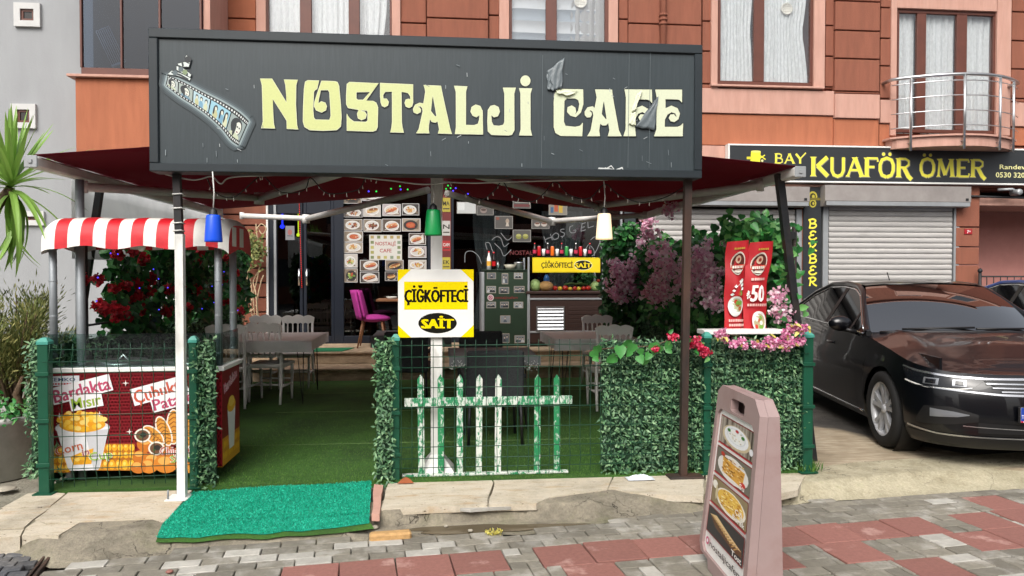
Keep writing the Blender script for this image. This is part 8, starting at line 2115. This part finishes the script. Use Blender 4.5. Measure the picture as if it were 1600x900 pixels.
def make_car(loc, rz, label, paint, detail=True):
    t = thing('parked_car', label, 'car', loc, rz)
    B = lambda q, nm, m, par=None: q.build(nm, M[m] if isinstance(m, str) else m, par or t, world=False)
    NA = 230
    def zb(p):
        z = .175 if p.y > .5 else .165
        for yw in AW:
            d = abs(p.y-yw)
            if p.x > .7 and d < .372: z = max(z, WR+math.sqrt(max(0, .372**2-d*d))*1.0)
        return z
    q = MB(); q.sm = True
    # dense stations round the arches
    As = sorted(set([_al[-1]*i/NA for i in range(NA+1)]+[y2a(yw+s_*k) for yw in AW for s_ in (-1, 1) for k in (.371, .366, .355, .34, .31)]))
    NT = 18
    for sx in (-1, 1):
        vs = []
        for a in As:
            p, _ = outp(a); z0, z1 = zb(p), interp(p.y, ZTOP)
            for j in range(NT+1):
                z = z0+(z1-z0)*j/NT; P_ = body_pt(a, z); vs.append((sx*P_.x, P_.y, P_.z))
        m_ = NT+1
        fs = [(i*m_+j, (i+1)*m_+j, (i+1)*m_+j+1, i*m_+j+1) for i in range(len(As)-1) for j in range(NT)]
        q.add(vs, [f[::-1] for f in fs] if sx < 0 else fs)
    # hood and deck
    for (ya, yb_, cr) in ((0, 1.62, .075), (3.9, 4.775, .03)):
        rows = [a for a in As if ya <= outp(a)[0].y <= yb_ and not (ya > 1 and outp(a)[0].y < ya)]
        vs = []; NX = 24
        for a in rows:
            p, _ = outp(a); e = body_pt(a, interp(p.y, ZTOP)); k_ = min(1, max(0, (p.y-.0)/.7)) if ya < 1 else 1
            for i in range(NX+1):
                u = -1+2*i/NX; cc = cr*k_*(1-abs(u)**2.2)+.014*k_*math.exp(-((abs(u)-.66)/.09)**2)
                vs.append((e.x*u, e.y+(.0 if ya > 1 else 0), e.z+cc))
        m_ = NX+1; fs = [(i*m_+j, i*m_+j+1, (i+1)*m_+j+1, (i+1)*m_+j) for i in range(len(rows)-1) for j in range(NX)]
        q.add(vs, fs)
    q.box(-.72, .72, .35, 4.5, .17, .62)
    for sx in (-1, 1): q.box(sx*.70-.01, sx*.70+.01, .25, 4.4, .2, .85)
    body = B(q, 'body', paint)
    # arch lips, sill trim, door gaps
    # greenhouse
    zr = [(1.38, .955), (1.7, 1.13), (2.05, 1.325), (2.25, 1.385), (2.6, 1.408), (3.0, 1.395), (3.4, 1.29), (3.75, 1.12), (4.0, 1.0)]
    def rail_z(y): return interp(y, zr)
    def side_x(y, z): zb_ = interp(y, ZTOP); return .853-(z-zb_)*.62-.02*max(0, y-3)
    for sx in (-1, 1):
        q = MB(); q.sm = True
        q.grid(lambda u, v: (lambda y: (lambda z: (sx*side_x(y, z), y, z))(interp(y, ZTOP)-.02+(rail_z(y)-interp(y, ZTOP)+.02)*v))(1.4+2.55*u), 40, 8, flip=sx < 0); g_ = B(q, 'side_window', 'side_glass')
        q = MB(); q.tube([(sx*(side_x(y, rail_z(y))-.004), y, rail_z(y)) for y in [1.34+.067*k for k in range(41)]], .028, 8); B(q, 'roof_rail', paint, g_)
        q = MB(); q.tube([(sx*(side_x(y, rail_z(y)-.03)+.006), y, rail_z(y)-.036) for y in [1.5+.06*k for k in range(39)]], .009, 6); q.tube([(sx*(side_x(y, interp(y, ZTOP)+.012)+.006), y, interp(y, ZTOP)+.012) for y in [1.42+.065*k for k in range(38)]], .009, 6); B(q, 'chrome_trim', 'chrome', g_)
        for y0 in (1.78, 2.5):
            q = MB(); w_ = .022 if y0 < 2 else .045
            vs = []
            for k in range(9):
                for dy in (-w_, w_): y = y0+dy-(.0 if y0 < 2 else 0); z = interp(y, ZTOP)+(rail_z(y)-interp(y, ZTOP))*k/8; vs.append((sx*(side_x(y, z)+.004), y, z))
            q.add(vs, [(2*k, 2*k+1, 2*k+3, 2*k+2) for k in range(8)]); B(q, 'pillar', 'dark_trim', g_)
        q = MB(); M_ = Matrix.Rotation(R(-8*sx), 4, 'Z'); q.ell((sx*1.0, 1.62, 1.03), (.115, .07, .075), 16, 10, M=M_); mi = B(q, 'mirror', paint)
        q = MB(); q.tube([(sx*.86, 1.6, .95), (sx*.96, 1.6, .975)], .022, 6); B(q, 'stalk', 'dark_trim', mi)
        q = MB(); q.lathe([(0, .0), (.06, .004)], (sx*1.01, 1.686, 1.03), 12, 'Y'); B(q, 'mirror_glass', 'chrome', mi)
        for y in (1.42, 2.52, 3.35):
            q = MB(); vs = []
            for k in range(13):
                z = .27+(interp(y, ZTOP)-.27)*k/12
                for dy in (-.005, .005): P_ = body_pt(y2a(y+dy+.03*math.sin(k/12*2)), z, .002); vs.append((sx*P_.x, P_.y, P_.z))
            q.add(vs, [(2*k, 2*k+1, 2*k+3, 2*k+2) for k in range(12)]); B(q, 'door_gap', 'dark_trim')
        for y in (2.2, 3.15):
            q = MB(); pts = [(sx*(body_pt(y2a(y+d), .80).x+.018*math.sin(PI*(d+.1)/.2)+.004), y+d, .80) for d in (-.1, -.06, 0, .06, .1)]; q.tube(pts, .013, 6); B(q, 'door_handle', paint)
        q = MB(); q.tube([tuple(Vector((sx*p.x, p.y, p.z))) for p in [body_pt(y2a(1.3+.1*k), .235, .004) for k in range(20)]], .011, 6); B(q, 'sill_trim', 'chrome')
    def ws(u, v):
        b = Vector(((u-.5)*1.6, 1.2+.26*(2*u-1)**2, .985-.03*(2*u-1)**2)); tp = Vector(((u-.5)*1.15, 2.02+.1*(2*u-1)**2, 1.413-.03*(2*u-1)**2))
        p = b.lerp(tp, v); p.z += .035*math.sin(PI*v); return p
    q = MB(); q.sm = True; q.grid(ws, 24, 14); wsd = B(q, 'windscreen', 'car_glass')
    q = MB(); q.tube([ws(k/20, 0)+Vector((0, -.03, .0)) for k in range(1, 20)], .016, 6); B(q, 'cowl', 'dark_trim', wsd)
    for x0, x1 in ((-.55, .05), (.05, .6)): q = MB(); q.tube([ws((x0+.8)/1.6, .03)+Vector((0, -.03, .012)), ws((x1+.8)/1.6, .05)+Vector((0, -.02, .012))], .01, 5); B(q, 'wiper', 'dark_trim', wsd)
    q = MB(); q.sm = True
    q.grid(lambda u, v: Vector(((u-.5)*1.15, ws(u, 1).y+(3.1-ws(u, 1).y)*v, ws(u, 1).z+.042*math.sin(PI*min(1, v*.85+.08))-.02*v)), 20, 12); B(q, 'roof', paint)
    q = MB(); q.sm = True; q.grid(lambda u, v: Vector(((u-.5)*(1.15+.35*v), 3.09+.95*v, 1.395-.03*(2*u-1)**2-.37*v+.04*math.sin(PI*v))), 16, 8); B(q, 'rear_window', 'car_glass')
    if detail: q = MB(); q.tube([(0, 2.95, 1.44), (0, 3.02, 1.53)], .006, 5); B(q, 'aerial', 'dark_trim')
    # wheels
    for yw in AW:
        for sx in (-1, 1):
            c = (sx*.80, yw, WR); ax = 'X'
            q = MB(); q.lathe([(sx*p if False else p, h*sx) for p, h in ((.235, .105), (.25, .112), (.3, .112), (.325, .095), (WR, .06), (WR, -.06), (.325, -.1), (.24, -.1))], c, 40, ax); wh = B(q, 'wheel', 'tyre')
            q = MB(); q.lathe([(.236, .1*sx), (.222, .1*sx), (.215, .06*sx), (.205, -.05*sx)], c, 36, ax); rim = B(q, 'rim', 'alloy', wh)
            q2 = MB()
            for k in range(5):
                for dd in (-.16, .16):
                    a0, a1 = 2*PI*k/5+PI/2+dd*.6, 2*PI*k/5+PI/2+dd*1.35
                    pts = []
                    for (r_, aa, x, w_) in ((.035, a0, .078, .02), (.12, (a0+a1)/2, .086, .017), (.218, a1, .09, .02)):
                        cy, cz = r_*math.cos(aa), r_*math.sin(aa); ny, nz = -math.sin(aa)*w_, math.cos(aa)*w_
                        pts.append((Vector((c[0]+sx*x, c[1]+cy+ny, c[2]+cz+nz)), Vector((c[0]+sx*x, c[1]+cy-ny, c[2]+cz-nz))))
                    vs = [p for pr in pts for p in pr]; vb_ = [p-Vector((sx*.035, 0, 0)) for p in vs]
                    q2.add(vs+vb_, [(0, 1, 3, 2), (2, 3, 5, 4), (0, 2, 8, 6), (2, 4, 10, 8), (1, 7, 9, 3), (3, 9, 11, 5)])
            q2.lathe([(0, .095*sx), (.03, .094*sx), (.042, .08*sx), (.045, .05*sx)], c, 16, ax); B(q2, 'spokes', 'alloy', wh)
            q = MB(); q.lathe([(0, .02*sx), (.16, .02*sx), (.16, .0)], c, 24, ax); q.lathe([(.2, -.05*sx), (0, -.05*sx)], c, 20, ax); B(q, 'brake_disc', 'dark_trim', wh)
            q = MB(); q.lathe([(.368, .09*sx), (.368, -.14*sx), (0, -.14*sx)], (sx*.8, yw, WR), 24, ax, a0=-.3, a1=PI+.3) if False else q.lathe([(.366, .07*sx), (.366, -.12*sx), (.0, -.12*sx)], (sx*.8, yw, WR), 28, ax); B(q, 'wheel_arch', 'dark_trim')
    if not detail: return t
    # front: lamps, grille, trims
    def strip(nm, a0, a1, zt_, zb_, m, off, sx=-1, n_=24, nv=4, par=None):
        q = MB(); q.sm = True
        def f(u, v): a = a0+(a1-a0)*u; z = zb_(a)+(zt_(a)-zb_(a))*v; p = body_pt(a, z, off); return (sx*p.x, p.y, p.z)
        q.grid(f, n_, nv, flip=sx < 0); return B(q, nm, m, par)
    K = lambda *tab: (lambda a: interp(a, tab))
    for sx in (-1, 1):
        hl = strip('headlight', .47, 1.16, K((.47, .702), (.8, .715), (1.0, .73), (1.16, .752)), K((.47, .694), (.56, .632), (.66, .618), (.9, .617), (1.05, .632), (1.16, .735)), 'lamp_glass', .004, sx)
        strip('chrome_lid', .46, 1.17, K((.46, .715), (.8, .729), (1.0, .745), (1.17, .768)), K((.46, .702), (.8, .715), (1.0, .73), (1.17, .755)), 'car_chrome', .008, sx, par=hl)
        for a0, a1 in ((.60, .70), (.80, .92)): strip('reflector', a0, a1, K((0, .69), (2, .70)), K((0, .645), (2, .645)), 'lamp_chrome', .007, sx, 6, par=hl)
        for a0, a1 in ((.62, .68), (.82, .90)): strip('lens', a0, a1, K((0, .683), (2, .69)), K((0, .652), (2, .652)), 'lamp_glass', .010, sx, 6, par=hl)
        strip('light_bar', .56, 1.10, K((.56, .642), (.66, .627), (.9, .626), (1.1, .66)), K((.56, .634), (.66, .619), (.9, .618), (1.1, .648)), 'white_plastic', .009, sx, par=hl)
        strip('chrome_lid', .0, .46, K((0, .722), (.46, .715)), K((0, .703), (.46, .702)), 'car_chrome', .010, sx)
        strip('grille', .0, .47, K((0, .702), (.47, .700)), K((0, .60), (.3, .605), (.47, .69)), 'dark_trim', .005, sx)
        for z in (.675, .645, .618): strip('grille_slat', .0, .46 if z > .66 else .42 if z > .63 else .36, K((0, z+.006), (1, z+.006)), K((0, z-.004), (1, z-.004)), 'car_chrome', .012, sx)
        strip('chrome_blade', .0, 1.02, K((0, .60), (.36, .603), (.6, .617), (1.02, .632)), K((0, .582), (.36, .588), (.6, .606), (1.02, .627)), 'car_chrome', .010, sx)
        sc_ = strip('intake', .52, .98, K((.52, .44), (.7, .487), (.9, .475), (.98, .36)), K((.52, .385), (.7, .35), (.9, .33), (.98, .33)), 'dark_trim', .004, sx)
        strip('fog_lamp', .58, .85, K((.58, .437), (.68, .452), (.85, .462)), K((.58, .43), (.66, .412), (.85, .395)), 'lamp_chrome', .009, sx, par=sc_)
        strip('intake', .0, .52, K((0, .36), (.5, .38)), K((0, .30), (.5, .30)), 'dark_trim', .004, sx)
        strip('intake_trim', .0, .62, K((0, .335), (.62, .352)), K((0, .327), (.62, .345)), 'car_chrome', .008, sx)
        strip('lower_trim', .0, 1.08, K((0, .268), (.8, .272), (1.08, .30)), K((0, .256), (.8, .259), (1.08, .285)), 'car_chrome', .008, sx)
        strip('lower_lip', .0, 1.12, K((0, .25), (1.12, .26)), K((0, .17), (1.12, .2)), 'dark_trim', .006, sx)
    q = MB(); q.box(-.27, .27, -.03, -.012, .395, .52, .006); pl = B(q, 'number_plate', 'dark_trim')
    q = MB(); q.box(-.258, .258, -.034, -.0305, .402, .513, .002); B(q, 'plate_face', 'white_plastic', pl)
    A = Art(Fr((-.258, -.0345, .402)), base=.0005); A.rect(0, .012, .045, .111, '#1c3f9a'); A.text('TR', .006, .03, .028, '#e8e8ee', .032, .01); A.rect(0, 0, .25, .012, '#b8202a'); A.ell2(.022, .006, .005, .004, '#f0f0f0', n=8); A.text('3', .055, .03, .07, '#15151a', None, .02)
    A.build('plate_print', M['print'], pl, world=False)
    return t
CA = R(10.6)
wl = Vector((3.845, 6.11, -.012)); lx, ly = -.905, AW[0]
co = wl-Vector((lx*math.cos(CA)+ly*math.sin(CA), -lx*math.sin(CA)+ly*math.cos(CA), 0))
make_car(tuple(co), -CA, 'glossy black saloon car parked beside the terrace in front of the shutters', 'car_black')
make_car((7.9, 6.6, -.012), -CA, 'bright blue car just visible at the right edge behind the black saloon', 'car_blue', False)
